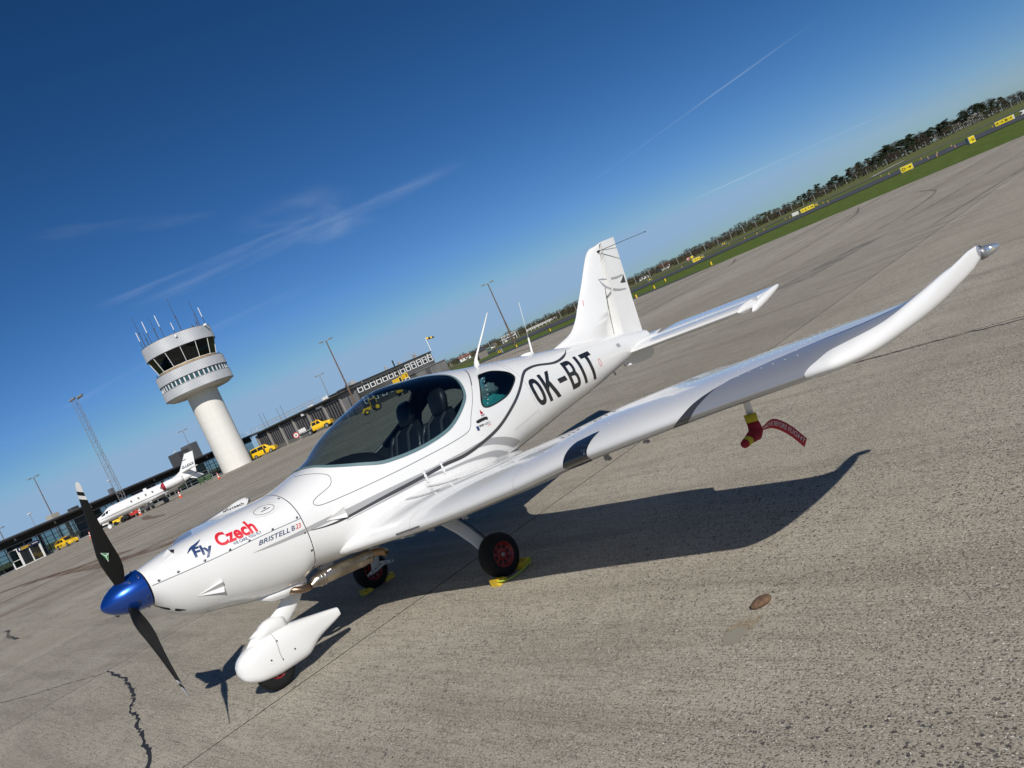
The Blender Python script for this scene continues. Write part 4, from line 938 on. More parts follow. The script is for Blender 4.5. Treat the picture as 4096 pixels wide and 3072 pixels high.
def concrete(name, joints):
    m = mat(name, (.3, .28, .25), .85); t = m.node_tree; b = t.nodes['Principled BSDF']; g = N(t, 'ShaderNodeNewGeometry').outputs['Position']
    u = VM(t, 'DOT_PRODUCT', g, tuple(LU)).outputs['Value']; v = VM(t, 'DOT_PRODUCT', g, tuple(LV)).outputs['Value']
    uv = N(t, 'ShaderNodeCombineXYZ'); t.links.new(u, uv.inputs[0]); t.links.new(v, uv.inputs[1]); p = uv.outputs[0]
    def stretched(sx, sy, sc, det=5, ro=.6, dist=0.0):
        mp = N(t, 'ShaderNodeMapping'); mp.inputs['Scale'].default_value = (sx, sy, 1); t.links.new(p, mp.inputs[0]); return noise(t, mp.outputs[0], sc, det, ro, dist)
    big = stretched(.5, 1.1, .22, 6); lane = stretched(.03, 1.0, .55, 5, .65); broom = stretched(9.0, .55, 5.0, 5, .7, .4); fine = stretched(1, 1, 90, 3, .7); mid = stretched(1.6, .6, 2.2, 5, .65)
    col = mixc(t, ramp(t, big, .3, .7), (0.332, 0.288, 0.235), (0.462, 0.418, 0.348))
    col = mixc(t, M(t, 'MULTIPLY', ramp(t, lane, .50, .68), .55), col, (0.243, 0.203, 0.165))
    wide = stretched(2.6, .22, 1.0, 5, .6, .3)
    col = mixc(t, M(t, 'MULTIPLY', ramp(t, wide, .47, .66), .55), col, (.150, .132, .106))
    col = mixc(t, M(t, 'MULTIPLY', ramp(t, mid, .46, .70), .50), col, (0.267, 0.240, 0.203))
    col = mixc(t, M(t, 'MULTIPLY', ramp(t, broom, .50, .66), .62), col, (0.138, 0.121, 0.089))
    grain = stretched(2.2, 1, 75, 4, .8)
    col = mixc(t, M(t, 'MULTIPLY', ramp(t, grain, .42, .62), .72), col, (0.482, 0.443, 0.336))
    col = mixc(t, M(t, 'MULTIPLY', ramp(t, grain, .49, .36), .68), col, (0.129, 0.113, 0.084))
    # exposed dark and pale stones
    wp = N(t, 'ShaderNodeVectorMath', operation='ADD'); t.links.new(p, wp.inputs[0]); nz = N(t, 'ShaderNodeTexNoise'); nz.inputs['Scale'].default_value = 60; t.links.new(p, nz.inputs['Vector'])
    wsc = N(t, 'ShaderNodeVectorMath', operation='SCALE'); t.links.new(nz.outputs['Color'], wsc.inputs[0]); wsc.inputs['Scale'].default_value = .022; t.links.new(wsc.outputs[0], wp.inputs[1]); pw_ = wp.outputs[0]
    vo = N(t, 'ShaderNodeTexVoronoi'); vo.inputs['Scale'].default_value = 50; vo.inputs['Randomness'].default_value = 1.0; t.links.new(pw_, vo.inputs['Vector'])
    sr = N(t, 'ShaderNodeSeparateColor'); t.links.new(vo.outputs['Color'], sr.inputs[0])
    patch = ramp(t, stretched(1, 1, .55, 4), .40, .56)
    st = M(t, 'MULTIPLY', M(t, 'LESS_THAN', vo.outputs['Distance'], M(t, 'MULTIPLY', sr.outputs[1], .46)), M(t, 'GREATER_THAN', sr.outputs[0], .52))
    st = M(t, 'MULTIPLY', st, M(t, 'ADD', M(t, 'MULTIPLY', patch, .62), .30))
    col = mixc(t, st, col, (.060, .058, .060))
    vo2 = N(t, 'ShaderNodeTexVoronoi'); vo2.inputs['Scale'].default_value = 105; t.links.new(pw_, vo2.inputs['Vector']); s2 = N(t, 'ShaderNodeSeparateColor'); t.links.new(vo2.outputs['Color'], s2.inputs[0])
    pit = M(t, 'MULTIPLY', M(t, 'LESS_THAN', vo2.outputs['Distance'], .40), M(t, 'GREATER_THAN', s2.outputs[0], .48))
    col = mixc(t, M(t, 'MULTIPLY', pit, .80), col, (.070, .060, .048))
    pale = M(t, 'MULTIPLY', M(t, 'LESS_THAN', vo2.outputs['Distance'], .30), M(t, 'LESS_THAN', s2.outputs[0], .10)); col = mixc(t, pale, col, (.72, .70, .62))
    # rust drawn out along the lanes in the old part of the apron on the left
    sx = N(t, 'ShaderNodeSeparateXYZ'); t.links.new(g, sx.inputs[0])
    old = M(t, 'MULTIPLY', ramp(t, sx.outputs[0], -3, -22), ramp(t, sx.outputs[1], 9, 26))
    mpv = N(t, 'ShaderNodeMapping'); mpv.inputs['Rotation'].default_value = (0, 0, R(-25)); mpv.inputs['Scale'].default_value = (.035, .30, 1); t.links.new(g, mpv.inputs[0]); rs = noise(t, mpv.outputs[0], 1.0, 6, .62, .5)
    col = mixc(t, M(t, 'MULTIPLY', M(t, 'MULTIPLY', old, ramp(t, rs, .50, .72)), .75), col, (.150, .078, .042))
    if joints:   # beyond the slabs built one by one the joints are only lines
        fr = M(t, 'FRACT', M(t, 'DIVIDE', M(t, 'SUBTRACT', v, .55), 5.1)); ln = M(t, 'LESS_THAN', M(t, 'ABSOLUTE', M(t, 'SUBTRACT', fr, .5)), .494)
        fu = M(t, 'FRACT', M(t, 'DIVIDE', M(t, 'SUBTRACT', u, 7.5), 15.0)); lu = M(t, 'LESS_THAN', M(t, 'ABSOLUTE', M(t, 'SUBTRACT', fu, .5)), .498)
        col = mixc(t, M(t, 'SUBTRACT', 1.0, M(t, 'MULTIPLY', ln, lu)), col, (.07, .062, .055))
    else:
        oi = N(t, 'ShaderNodeObjectInfo'); k = ramp(t, oi.outputs['Random'], 0, 1, .93, 1.06); s = N(t, 'ShaderNodeVectorMath', operation='SCALE'); t.links.new(col, s.inputs[0]); t.links.new(k, s.inputs['Scale']); col = s.outputs[0]
    t.links.new(col, b.inputs['Base Color']); b.inputs['Specular IOR Level'].default_value = .25
    hgt = M(t, 'ADD', M(t, 'MULTIPLY', broom, -1.0), M(t, 'ADD', M(t, 'MULTIPLY', fine, .5), M(t, 'MULTIPLY', M(t, 'ADD', pit, st), -.5)))
    bn = N(t, 'ShaderNodeBump'); bn.inputs['Strength'].default_value = .7; bn.inputs['Distance'].default_value = .012; t.links.new(hgt, bn.inputs['Height']); t.links.new(bn.outputs[0], b.inputs['Normal'])
    return m
CONC = concrete('slab_concrete', False); CONF = concrete('apron_concrete', True)
EDGE = [(75, -25), (45, 15), (29.4, 41), (22, 53.5), (14, 64), (6.3, 78), (-2.2, 90), (-9, 99)]
ap = EDGE + [(-11.5, 145), (-20, 165), (-60, 175), (-75, 190), (-130, 190), (-160, 60), (-120, -60), (20, -60)]
def sheet(name, poly, z, m, zf=None, parent=None):
    return mesh_obj(name, [(x, y, z + (field_h(x, y) + .03 if zf else 0)) for x, y in poly], [tuple(range(len(poly)))], m, parent, fix=False)
def upright(o):
    bm = bmesh.new(); bm.from_mesh(o.data)
    for f in bm.faces:
        if f.normal.z < 0: f.normal_flip()
    bm.to_mesh(o.data); bm.free(); return o
APRON = struct(upright(sheet('apron', ap, -.012, CONF)))
# slabs cast one by one: lanes 5.1 m wide, cut every 15 m
GAP = .011
sb = MB(); L_, W_ = 15 - GAP, 5.1 - GAP
sb.add([(u, v, z) for z, e in ((-.011, 0), (0, .003)) for u, v in ((-L_ / 2 + e, -W_ / 2 + e), (L_ / 2 - e, -W_ / 2 + e), (L_ / 2 - e, W_ / 2 - e), (-L_ / 2 + e, W_ / 2 - e))], [(4, 5, 6, 7), (0, 1, 5, 4), (1, 2, 6, 5), (2, 3, 7, 6), (3, 0, 4, 7)])
k_ = len(sb.v); sb.v += [(u * q, v * q2, -.009) for q, q2 in (((L_ / 2 + GAP / 2) / (L_ / 2), (W_ / 2 + GAP / 2) / (W_ / 2)),) for u, v in ((-L_ / 2, -W_ / 2), (L_ / 2, -W_ / 2), (L_ / 2, W_ / 2), (-L_ / 2, W_ / 2))]
sb.f.append((k_, k_ + 1, k_ + 2, k_ + 3))
FILL = mat('joint_filler', (.03, .028, .026), .9)
sm = None; n_ = 0; cand = []
for i in range(-9, 10):
    for j in range(-6, 22):
        c = LU * (7.5 + 15 * (i + .5)) + LV * (.55 + 5.1 * (j + .5))
        cs = [c + LU * a * 7.5 + LV * b_ * 2.55 for a in (-1, 1) for b_ in (-1, 1)]
        ins = [inpoly(q.x, q.y, ap) for q in cs]
        if all(ins) and max(q.y for q in cs) > .5 and c.length < 75 and any(abs(q.x) < q.y * .80 + 2.5 for q in cs): cand.append((c.length, c))
cand.sort(key=lambda q: q[0])
for _, c in cand[:190]:
    if sm is None: o = mesh_obj('concrete_slab', sb.v, sb.f, None, APRON, fix=False, mats=[CONC, FILL], midx=[0, 1, 1, 1, 1, 1]); sm = o.data
    else: o = link('concrete_slab', sm, APRON)
    o.location = c; o.rotation_euler = (0, 0, LANE)
def gribbon(name, pts, w, m, z, jag=0.0, k=4, seed=1, parent=None):
    rnd = random.Random(seed); c = spline(pts, k) if k else pts
    if jag:
        fine_ = []
        for a, b_ in zip(c, c[1:]):
            n = max(1, int(math.hypot(b_[0] - a[0], b_[1] - a[1]) / .05))
            fine_ += [(lerp(a[0], b_[0], q / n) + rnd.gauss(0, jag), lerp(a[1], b_[1], q / n) + rnd.gauss(0, jag)) for q in range(n)]
        c = fine_ + [c[-1]]
    vs = []; n = len(c)
    for i, p in enumerate(c):
        a, b_ = c[max(0, i - 1)], c[min(n - 1, i + 1)]; L = math.hypot(b_[0] - a[0], b_[1] - a[1]) or 1; e = min(1, i / (n * .06 + 1), (n - 1 - i) / (n * .06 + 1)) if not jag else 1
        ww = w * (e * .8 + .2) * (rnd.uniform(.35, 1.3) if jag else 1) / 2; nx_, ny_ = -(b_[1] - a[1]) / L * ww, (b_[0] - a[0]) / L * ww
        vs += [(p[0] + nx_, p[1] + ny_, z), (p[0] - nx_, p[1] - ny_, z)]
    return upright(mesh_obj(name, vs, [(2 * i, 2 * i + 1, 2 * i + 3, 2 * i + 2) for i in range(n - 1)], m, parent, fix=False))
TAR = mat('crack_tar', (.022, .021, .022), .7)
gribbon('crack', [(-5.74, 9.28), (-5.33, 8.76), (-5.02, 8.35), (-4.7, 7.81), (-4.44, 7.37), (-4.34, 7.07), (-4.07, 6.67), (-3.94, 6.41), (-3.76, 6.13), (-3.62, 5.87), (-3.42, 5.54), (-3.31, 5.28), (-3.2, 4.9), (-2.9, 4.3)], .036, TAR, .002, .010, 3, 3, APRON)
gribbon('crack', [(-8.6, 10.9), (-7.93, 10.45), (-7.2, 10.0), (-6.5, 9.65), (-5.78, 9.24)], .016, TAR, .002, .010, 3, 4, APRON)
gribbon('crack', [(-15.16, 21.37), (-14.5, 20.5), (-14.12, 19.86), (-13.37, 18.86), (-12.37, 17.68)], .06, TAR, .002, .03, 3, 5, APRON)
gribbon('crack', [(2.6, 8.27), (3.06, 7.73), (3.6, 7.12), (4.09, 6.51), (4.7, 5.85)], .022, TAR, .003, .008, 3, 6, APRON)
def stain(name, col, amt, sc=3.0):
    m = bpy.data.materials.new(name); m.use_nodes = True; t = m.node_tree; b = t.nodes['Principled BSDF']; b.inputs['Base Color'].default_value = (*col, 1); b.inputs['Roughness'].default_value = .8; b.inputs['Specular IOR Level'].default_value = .2
    c = N(t, 'ShaderNodeNewGeometry').outputs['Position']; t.links.new(M(t, 'MULTIPLY', ramp(t, noise(t, c, sc, 5, .7), .30, .62), amt), b.inputs['Alpha']); return m
TM = stain('tyre_rubber_mark', (.05, .042, .038), .42, 1.5); RU = stain('rust_stain', (.17, .085, .045), .55, .9)
for i, (pts, w_, m_, z_) in enumerate([
    ([(12, 33), (15.2, 36), (20.5, 41.6), (24.5, 46.4), (27.0, 49)], .18, TM, .004), ([(9, 27), (13, 31), (18, 37.5), (22, 45)], .14, TM, .005), ([(10.5, 22), (14, 25), (17, 29), (19.2, 34.5)], .12, TM, .004),
    ([(16, 41), (19, 44.5), (22, 48), (25.7, 52.1)], .22, TM, .006), ([(9.5, 17), (13.3, 20), (18, 23.5), (27, 29)], .10, TM, .007), ([(6, 34), (10, 39), (14, 45), (17, 53)], .2, TM, .005),
    ([(11, 21), (18, 26.5), (25, 33), (31, 40)], .12, TM, .008), ([(-30, 40), (-24, 44), (-14, 54), (-6, 68)], .25, TM, .004), ([(-34, 48), (-25, 56), (-15, 66), (-8, 80)], .3, TM, .005), ([(-40, 62), (-30, 72), (-20, 88)], .35, TM, .006),
    ([(-40, 56), (-32.6, 49.1), (-26.2, 42.1), (-20.2, 34.7), (-17.1, 30.7), (-13.5, 27.2), (-11.5, 25.5)], .8, RU, .004), ([(-31, 46.5), (-26.6, 42.6), (-20.0, 35.9), (-17, 32.5)], .5, RU, .005), ([(0, 60), (-2, 70), (-6, 82)], .5, RU, .006), ([(3, 58), (1.5, 68), (-1, 78)], .45, RU, .007), ([(-28, 60), (-36, 74), (-44, 90)], .8, RU, .008),
    ([(-19.2, 33.8), (-17.2, 32.9), (-15.3, 33.4)], .10, mat('red_line', (.26, .06, .045), .8), .009)]):
    gribbon('tyre_mark' if m_ is TM else 'stain', pts, w_, m_, z_, 0, 8, i, APRON)
PT_ = stain('repair_mortar', (.27, .25, .205), 1.0, 1.2); PT2 = stain('ochre_stain', (.40, .30, .17), .40, 22)
def blob(name, c, rx, ry, rz, m, z, seed):
    rnd = random.Random(seed); ph = [rnd.uniform(0, 6) for _ in range(3)]; vs = []
    for k in range(40):
        a = 2 * PI * k / 40; q = 1 + .12 * math.sin(2 * a + ph[0]) + .08 * math.sin(5 * a + ph[1]) + .05 * math.sin(9 * a + ph[2]); x, y = rx * q * math.cos(a), ry * q * math.sin(a)
        vs.append((c[0] + x * math.cos(rz) - y * math.sin(rz), c[1] + x * math.sin(rz) + y * math.cos(rz), z))
    return upright(mesh_obj(name, vs, [tuple(range(40))], m, APRON, fix=False))
blob('repair_patch', (.44, 3.475), .075, .052, .5, mat('mortar', (.27, .25, .195), .85, bump=(200, .3)), .0022, 2); blob('stain', (.50, 3.53), .10, .06, .5, PT2, .0014, 5)
upright(sheet('repair_strip', [(6.3, 18.6), (9.5, 20.5), (10.2, 20.1), (7.2, 17.9)], .0025, stain('grey_mortar', (.22, .21, .19), .5, 1.0), parent=APRON))
ASP = mat('asphalt', (.055, .056, .060), .85, var=(.3, .25)); 
upright(struct(sheet('asphalt_strip', [(16, 61), (6.3, 77.2), (-2.2, 89.2), (-9, 98.2), (-9.6, 104), (-1, 97), (8.8, 81), (17.2, 62.5)], .006, ASP)))
upright(struct(mesh_obj('taxiway', [(x, y, field_h(x, y) + .05) for x, y in [(90, 45), (56, 78), (39, 90), (26, 95), (14, 105), (4, 126), (-6, 150), (2, 178), (12, 150), (22, 128), (31, 117), (42, 113), (58, 114), (82, 104), (120, 70)]], [(0, 1, 13, 14), (1, 2, 12, 13), (2, 3, 11, 12), (3, 4, 10, 11), (4, 5, 9, 10), (5, 6, 7, 8), (5, 8, 9)], ASP, fix=False)))
tw2 = [(-60, 195), (-10, 172), (20, 152), (45, 146), (80, 150), (130, 166), (200, 190)]
upright(struct(mesh_obj('taxiway', [(x, y + d, field_h(x, y + d) + .06) for x, y in tw2 for d in (0, 9)], [(2 * i, 2 * i + 2, 2 * i + 3, 2 * i + 1) for i in range(6)], mat('far_asphalt', (.11, .11, .108), .85), fix=False)))
upright(struct(mesh_obj('painted_line', [(x, y + d, field_h(x, y + d) + .10) for x, y in ((88, 168), (90, 171), (96, 178), (103, 186), (110, 194)) for d in (0, 2.2)], [(2 * i, 2 * i + 2, 2 * i + 3, 2 * i + 1) for i in range(4)], mat('road_white', (.7, .7, .68), .8), fix=False)))

# ------------------------------------------------------------------ control tower
def W0(ratio, D): return (ratio * D, D, 0)
ALU = mat('ribbed_aluminium', (.56, .565, .57), .45, .35, var=(.6, .04)); CREAM = mat('tower_cream', (.70, .685, .63), .7, var=(.25, .035)); DGL = mat('tower_glass', (.015, .028, .028), .05, spec=.8); MUL = mat('mullion_white', (.72, .72, .70), .5)
BLK = mat('black_metal', (.02, .02, .022), .5); DGR = mat('dark_grey_paint', (.06, .062, .066), .6); WPNT = mat('gloss_white', (.78, .78, .76), .4)
TW = thing('control_tower', 'tall round cream control tower with ribbed grey bands and slanted glass cab', 'control tower', (-51.05, 143, 0))
a0 = math.atan2(-143, 51.05)
RS = 2.70
b = MB(); b.lathe([(RS - .05, 0), (RS - .05, 15.0)], n=72); b.build('shaft', mat('joint_grey', (.55, .53, .48), .8), TW, True)
pm = None
for k in range(5):
    for q in range(8):
        zz0, zz1 = 3.2 * k + .006 + (0 if k else .0), min(3.2 * (k + 1), 15.3) - .006; b = MB(); seg = 10
        if k == 4 or pm is None:
            h = (zz1 - zz0); ring_ = []
            for i in range(seg + 1):
                a = (i / seg - .5) * (2 * PI / 8 - .005); ring_.append((math.cos(a), math.sin(a)))
            vsx = [(r * x, r * y, z) for z in (0, h) for r in (RS - .04, RS) for x, y in ring_]; n1 = seg + 1; fs = []
            for i in range(seg): fs += [(n1 + i, n1 + i + 1, 3 * n1 + i + 1, 3 * n1 + i), (i, i + 1, n1 + i + 1, n1 + i), (2 * n1 + i, 2 * n1 + i + 1, 3 * n1 + i + 1, 3 * n1 + i)]
            fs += [(0, n1, 3 * n1, 2 * n1), (seg, n1 + seg, 3 * n1 + seg, 2 * n1 + seg)]
            o = mesh_obj('wall_panel', vsx, fs, CREAM, TW, smooth=True); autosmooth(o, 40)
            if k == 0: pm = o.data
            if k == 4 and q == 0: pm4 = o.data
        else: o = link('wall_panel', pm, TW)
        o.location = (0, 0, zz0); o.rotation_euler = (0, 0, a0 + 2 * PI * (q + .5) / 8 + .02)
def ribbed(name, r, z0, z1, n=150, amp=.022, m=ALU, lean=0.0):
    k = n * 4; rr = []
    for z in (z0, z1): rr.append([((r + lean * (z - z0) + amp * math.sin(2 * PI * n * i / k)) * math.cos(2 * PI * i / k), (r + lean * (z - z0) + amp * math.sin(2 * PI * n * i / k)) * math.sin(2 * PI * i / k), z) for i in range(k)])
    b = MB(); b.rings(rr, False); return b.build(name, m, TW, False)
ribbed('lower_band', 6.08, 15.45, 17.02); ribbed('middle_band', 6.05, 18.15, 19.85); ribbed('roof_band', 6.10, 23.15, 25.42)
b = MB(); b.lathe([(2.6, 14.95), (5.2, 15.0), (6.04, 15.42), (6.04, 15.5)], n=96, cap=False); b.build('soffit', mat('soffit_cream', (.52, .50, .46), .7), TW, True)
b = MB()
for z0, z1, r0, r1 in ((15.42, 15.46, 6.0, 6.12), (17.02, 17.08, 5.6, 6.10), (18.09, 18.15, 5.6, 6.08), (19.80, 19.86, 5.3, 6.06), (23.08, 23.15, 5.5, 6.13), (25.40, 25.46, 5.9, 6.12)): b.rings([[(r * math.cos(2 * PI * i / 96), r * math.sin(2 * PI * i / 96), z) for i in range(96)] for r, z in ((r0, z0), (r1, z0), (r1, z1), (r0, z1), (r0, z0))], False)
b.build('edge_trim', DGR, TW)
b = MB(); b.lathe([(5.5, 16.9), (5.5, 18.3)], n=64); b.lathe([(5.0, 25.2), (5.9, 25.3)], n=48); b.lathe([(6.0, 25.25), (.1, 25.3)], n=48); b.build('core', BLK, TW)
b = MB(); b.lathe([(6.02, 19.84), (5.2, 19.88)], n=64); b.lathe([(5.25, 19.85), (5.25, 20.32), (5.05, 20.36)], n=64); b.build('timber_ring', mat('weathered_timber', (.34, .25, .15), .75, var=(1.2, .2)), TW)
fm = pmn = None
NW = 44
for i in range(NW):
    a = 2 * PI * i / NW; b = MB(); hw = 5.86 * math.tan(PI / NW)
    if fm is None:
        b = MB(); b.box((5.9, -hw + .07, 17.58), (.10, .14, 1.06)); b.box((5.9, hw - .03, 17.58), (.10, .06, 1.06)); b.box((5.9, 0, 17.10), (.09, hw * 2, .05)); b.box((5.9, 0, 18.07), (.09, hw * 2, .05)); o = b.build('window', MUL, TW); fm = o.data
        b = MB(); b.box((5.86, 0, 17.58), (.03, hw * 2, 1.0)); p = b.build('pane', mat('band_glass', (.035, .075, .085), .05, spec=.9), o); pmn = p.data
    else: o = link('window', fm, TW); p = link('pane', pmn, o)
    o.rotation_euler = (0, 0, a)
gm = None; NC = 14
for i in range(NC):
    a = 2 * PI * (i + .5) / NC + a0; h0, h1 = 5.06 * math.tan(PI / NC), 5.86 * math.tan(PI / NC)
    if gm is None:
        b = MB(); b.add([(5.06, -h0, 20.36), (5.06, h0, 20.36), (5.86, h1, 23.12), (5.86, -h1, 23.12), (5.02, -h0, 20.36), (5.02, h0, 20.36), (5.82, h1, 23.12), (5.82, -h1, 23.12)], [(0, 1, 2, 3), (7, 6, 5, 4), (0, 4, 5, 1), (2, 6, 7, 3)]); o = b.build('cab_pane', glazing('cab_glass', (.22, .34, .33)), TW); gm = o.data
        b = MB(); b.tube([(5.08, -h0, 20.34), (5.90, -h1, 23.14)], .055, 8); b.box((5.09, 0, 20.37), (.08, h0 * 2, .08)); p = b.build('mullion', MUL, o); mm_ = p.data
    else: o = link('cab_pane', gm, TW); p = link('mullion', mm_, o)
    o.rotation_euler = (0, 0, a)
b = MB(); b.lathe([(4.7, 20.34), (4.7, 21.25), (4.2, 21.3)], n=40, cap=False); b.lathe([(5.0, 23.1), (.1, 23.12)], n=40); b.lathe([(5.02, 20.33), (.1, 20.335)], n=40)
for k in range(9):
    a = 2 * PI * k / 9; b.box((4.2 * math.cos(a), 4.2 * math.sin(a), 21.5), (.5, .6, .5), a)
b.lathe([(.9, 20.3), (.9, 23.1)], n=16); b.build('console', mat('console_dark', (.03, .035, .036), .6), TW)
b = MB()
for sg in (-1, 1):
    pth = [(5.6 * math.cos(a), 5.6 * math.sin(a), z) for a, z in [(a0 + sg * (PI / 2 + d), z) for d, z in ((-.12, 19.9), (-.12, 20.45), (.02, 20.5), (.16, 20.5), (.16, 19.9))]]; b.tube(pth, .045, 6)
b.build('railing', BLK, TW)
for dx, zb, zt, kind in ((-6.0, 26.0, 29.3, 'w'), (-5.45, 26, 32, 'd'), (-4.72, 26.1, 28.9, 'd'), (-3.6, 26.2, 30.3, 'w'), (-2.1, 26.2, 30.3, 'd'), (-.98, 26.2, 30.3, 'w'), (1.05, 25.4, 28.0, 'w'), (2.2, 25.4, 32.1, 'd'), (4.1, 25.4, 26.5, 'd'), (4.85, 25.4, 27.2, 'd'), (5.15, 25.4, 30.4, 'd'), (5.9, 25.4, 28.8, 'w')):
    dy = -.35 * math.sqrt(max(.1, 34 - dx * dx)) * (1 if dx > -4 else .2); b = MB(); zm = lerp(zb, zt, .48)
    if kind == 'w':
        b.tube([(dx, dy, 25.3), (dx, dy, zm)], .055, 6); o = b.build('antenna', DGR, TW); b = MB(); b.tube([(dx, dy, zm), (dx, dy, zt)], .065, 6); b.build('antenna_rod', WPNT, o)
    else:
        b.tube([(dx, dy, 25.3), (dx, dy, zm), (dx, dy, zm + .01), (dx, dy, zt)], [.085, .075, .05, .035], 6); b.box((dx, dy, zm), (.2, .2, .25)); b.build('antenna', DGR, TW)
b = MB(); b.box((6.2, -1.4, 25.35), (.5, .25, .3)); b.box((2.3, -5.9, 24.9), (.3, .3, .35)); b.build('camera', WPNT, TW)

# ------------------------------------------------------------------ terminal
TB = thing('terminal_building', 'long low terminal with black overhanging roof and glass front', 'building', (-81, 122, 0), math.atan2(.915, .404))
# local x runs along the front, away from the camera; local y points away from the apron
ROOFB = mat('roof_black', (.010, .010, .011), .6); FASC = mat('fascia_grey', (.07, .072, .074), .5)
LEN0, LEN1 = -28, 62
b = MB(); b.box(((LEN0 + LEN1) / 2, 7, 4.86), (LEN1 - LEN0, 14, .36)); b.build('roof', ROOFB, TB)
b = MB(); b.box(((LEN0 + LEN1) / 2, -.03, 5.0), (LEN1 - LEN0, .06, .22)); b.build('fascia', FASC, TB)
b = MB(); b.box(((LEN0 + LEN1) / 2, 3.2, 4.22), (LEN1 - LEN0, .2, .90)); b.build('wall', ROOFB, TB); b = MB()
for x in frange(LEN0, LEN1, 1.5): b.box((x, 13, 2.3), (.09, .12, 4.6))
for z in (.5, 1.3, 2.1, 2.9, 3.7): b.box(((LEN0 + LEN1) / 2, 13, z), (LEN1 - LEN0, .10, .07))
for x in frange(LEN0 + 9, LEN1, 13): b.box((x, 9, 2.2), (.2, 7, 4.4))
b.box(((LEN0 + LEN1) / 2, 8, .06), (LEN1 - LEN0, 10, .10)); b.build('interior', mat('interior_grey', (.30, .31, .31), .7, var=(.6, .5)), TB)
TG = mat('terminal_glass', (.012, .016, .019), .03, spec=1.0)
TGC = glazing('clear_terminal_glass', (.58, .66, .68))
pw = 3.0; gpm = None
for i in range(int((LEN1 - LEN0) / pw)):
    x = LEN0 + pw * (i + .5)
    if gpm is None:
        b = MB(); b.box((0, 3.2, .16), (pw - .02, .14, .12)); b.box((0, 3.2, 3.72), (pw - .02, .14, .10)); b.box((-pw / 2 + .04, 3.2, 1.95), (.08, .16, 3.5)); b.box((0, 3.2, 1.25), (pw - .1, .06, .06)); b.box((0, 3.2, 2.7), (pw - .1, .06, .05)); o = b.build('window', mat('frame_grey', (.30, .31, .32), .45, .3), TB); gpm = o.data
        b = MB(); b.box((0, 3.24, 1.95), (pw - .14, .03, 3.46)); p = b.build('pane', TGC, o); gp2 = p.data
    else: o = link('window', gpm, TB); p = link('pane', gp2, o)
    o.location = (x, 0, 0)
rnd = random.Random(4); b = MB()
for i in range(60):
    x = rnd.uniform(LEN0, LEN1); y = rnd.uniform(4.5, 11); b.box((x, y, .45), (rnd.uniform(.5, 2.5), .6, rnd.uniform(.6, .95)))
for i in range(16): b.box((LEN0 + 5.6 * i, 8, 2.3), (.4, .4, 4.4))
b.build('furniture', mat('interior_mix', (.22, .215, .21), .7, var=(.5, .7)), TB)
b = MB()
for x in [LEN0 + 7.2 * i + 2 for i in range(13)]: b.rings([[(x + r * math.cos(2 * PI * k / 10), 1.3 + r * math.sin(2 * PI * k / 10), z) for k in range(10)] for r, z in ((.05, 4.66), (.06, 4.5), (.17, 4.22))])
b.build('downlight', mat('lamp_shade', (.60, .60, .58), .5), TB)
for x0_ in (2.0, 23.5):
    P_ = thing('entrance', '', ''); del P_['label']; del P_['category']; P_.parent = TB; P_.location = (x0_, 0, 0)
    b = MB()
    for dx in (0, 3.6): b.box((dx, .78, 1.5), (.24, .22, 3.0)); b.box((dx, 3.0, 1.5), (.16, .16, 3.0)); b.box((dx, 1.9, .12), (.12, 2.2, .16)); b.box((dx, 1.9, 1.3), (.08, 2.2, .08))
    b.box((1.8, 1.9, 2.98), (3.9, 2.6, .12)); b.box((1.8, .72, .10), (3.3, .1, .12)); b.box((1.8, .76, 1.3), (.14, .10, 2.5)); b.build('porch', WPNT, P_)
    b = MB(); b.box((1.8, .80, 1.3), (3.2, .04, 2.4)); b.build('glass_door', TG, P_)
    for dx in (0, 3.6): b = MB(); b.box((dx, 1.9, 1.45), (.03, 2.0, 2.6)); b.build('side_glass', TGC, P_)
    blue = x0_ < 10; b = MB(); b.box((1.8, .62, 2.72), (3.8, .10, .62)); b.build('sign', mat('sign_navy', (.012, .018, .06), .4) if blue else WPNT, P_)
    b = MB(); c1, c2 = (YEL, WPNT) if blue else (YEL, BLK)
    for k, (q, zz, ln) in enumerate(((.5, 2.84, 1.3), (.5, 2.70, 1.6), (.5, 2.56, 1.1))): b.box((q + ln / 2, .56, zz), (ln, .02, .07))
    b.build('lettering', c1, P_); b = MB(); b.box((2.9, .56, 2.72), (1.0, .02, .09)); b.box((.25, .56, 2.72), (.22, .02, .3)); b.build('lettering', c2, P_)
for x, y, d, m_ in ((13.5, 6, (1.6, 1.4, 1.0), mat('duct_tan', (.40, .38, .33), .6)), (17.5, 6, (1.4, 1.2, .7), DGR), (26, 6, (.8, .8, 1.2), mat('grey_metal', (.30, .30, .31), .4, .6)), (47, 9, (3.0, 3.0, 2.9), DGR), (50.5, 9, (2.0, 3.0, 3.6), mat('plant_grey', (.10, .105, .11), .5))):
    b = MB(); b.box((x, y, 5.04 + d[2] / 2), d)
    for k in range(5): b.box((x, y - d[1] / 2 - .01, 5.1 + d[2] * (k + .5) / 5.4), (d[0] * .86, .03, d[2] * .07))
    b.build('roof_unit', m_, TB)
b = MB()
for x in frange(49, 62, 1.6): b.tube([(x, .4, 5.04), (x, .4, 6.05)], .03, 5)
for z in (5.5, 6.03): b.tube([(49, .4, z), (62, .4, z)], .025, 5)
b.build('railing', WPNT, TB)
b = MB()
for x in frange(33, 46, 3.2):
    b.box((x, -.6, 1.0), (.1, .1, 2.0))
for z in (.7, 1.4, 2.0): b.box((39.5, -.6, z), (13, .06, .06))
b.build('barrier', mat('frame_grey', (.30, .31, .32), .45, .3), TB)
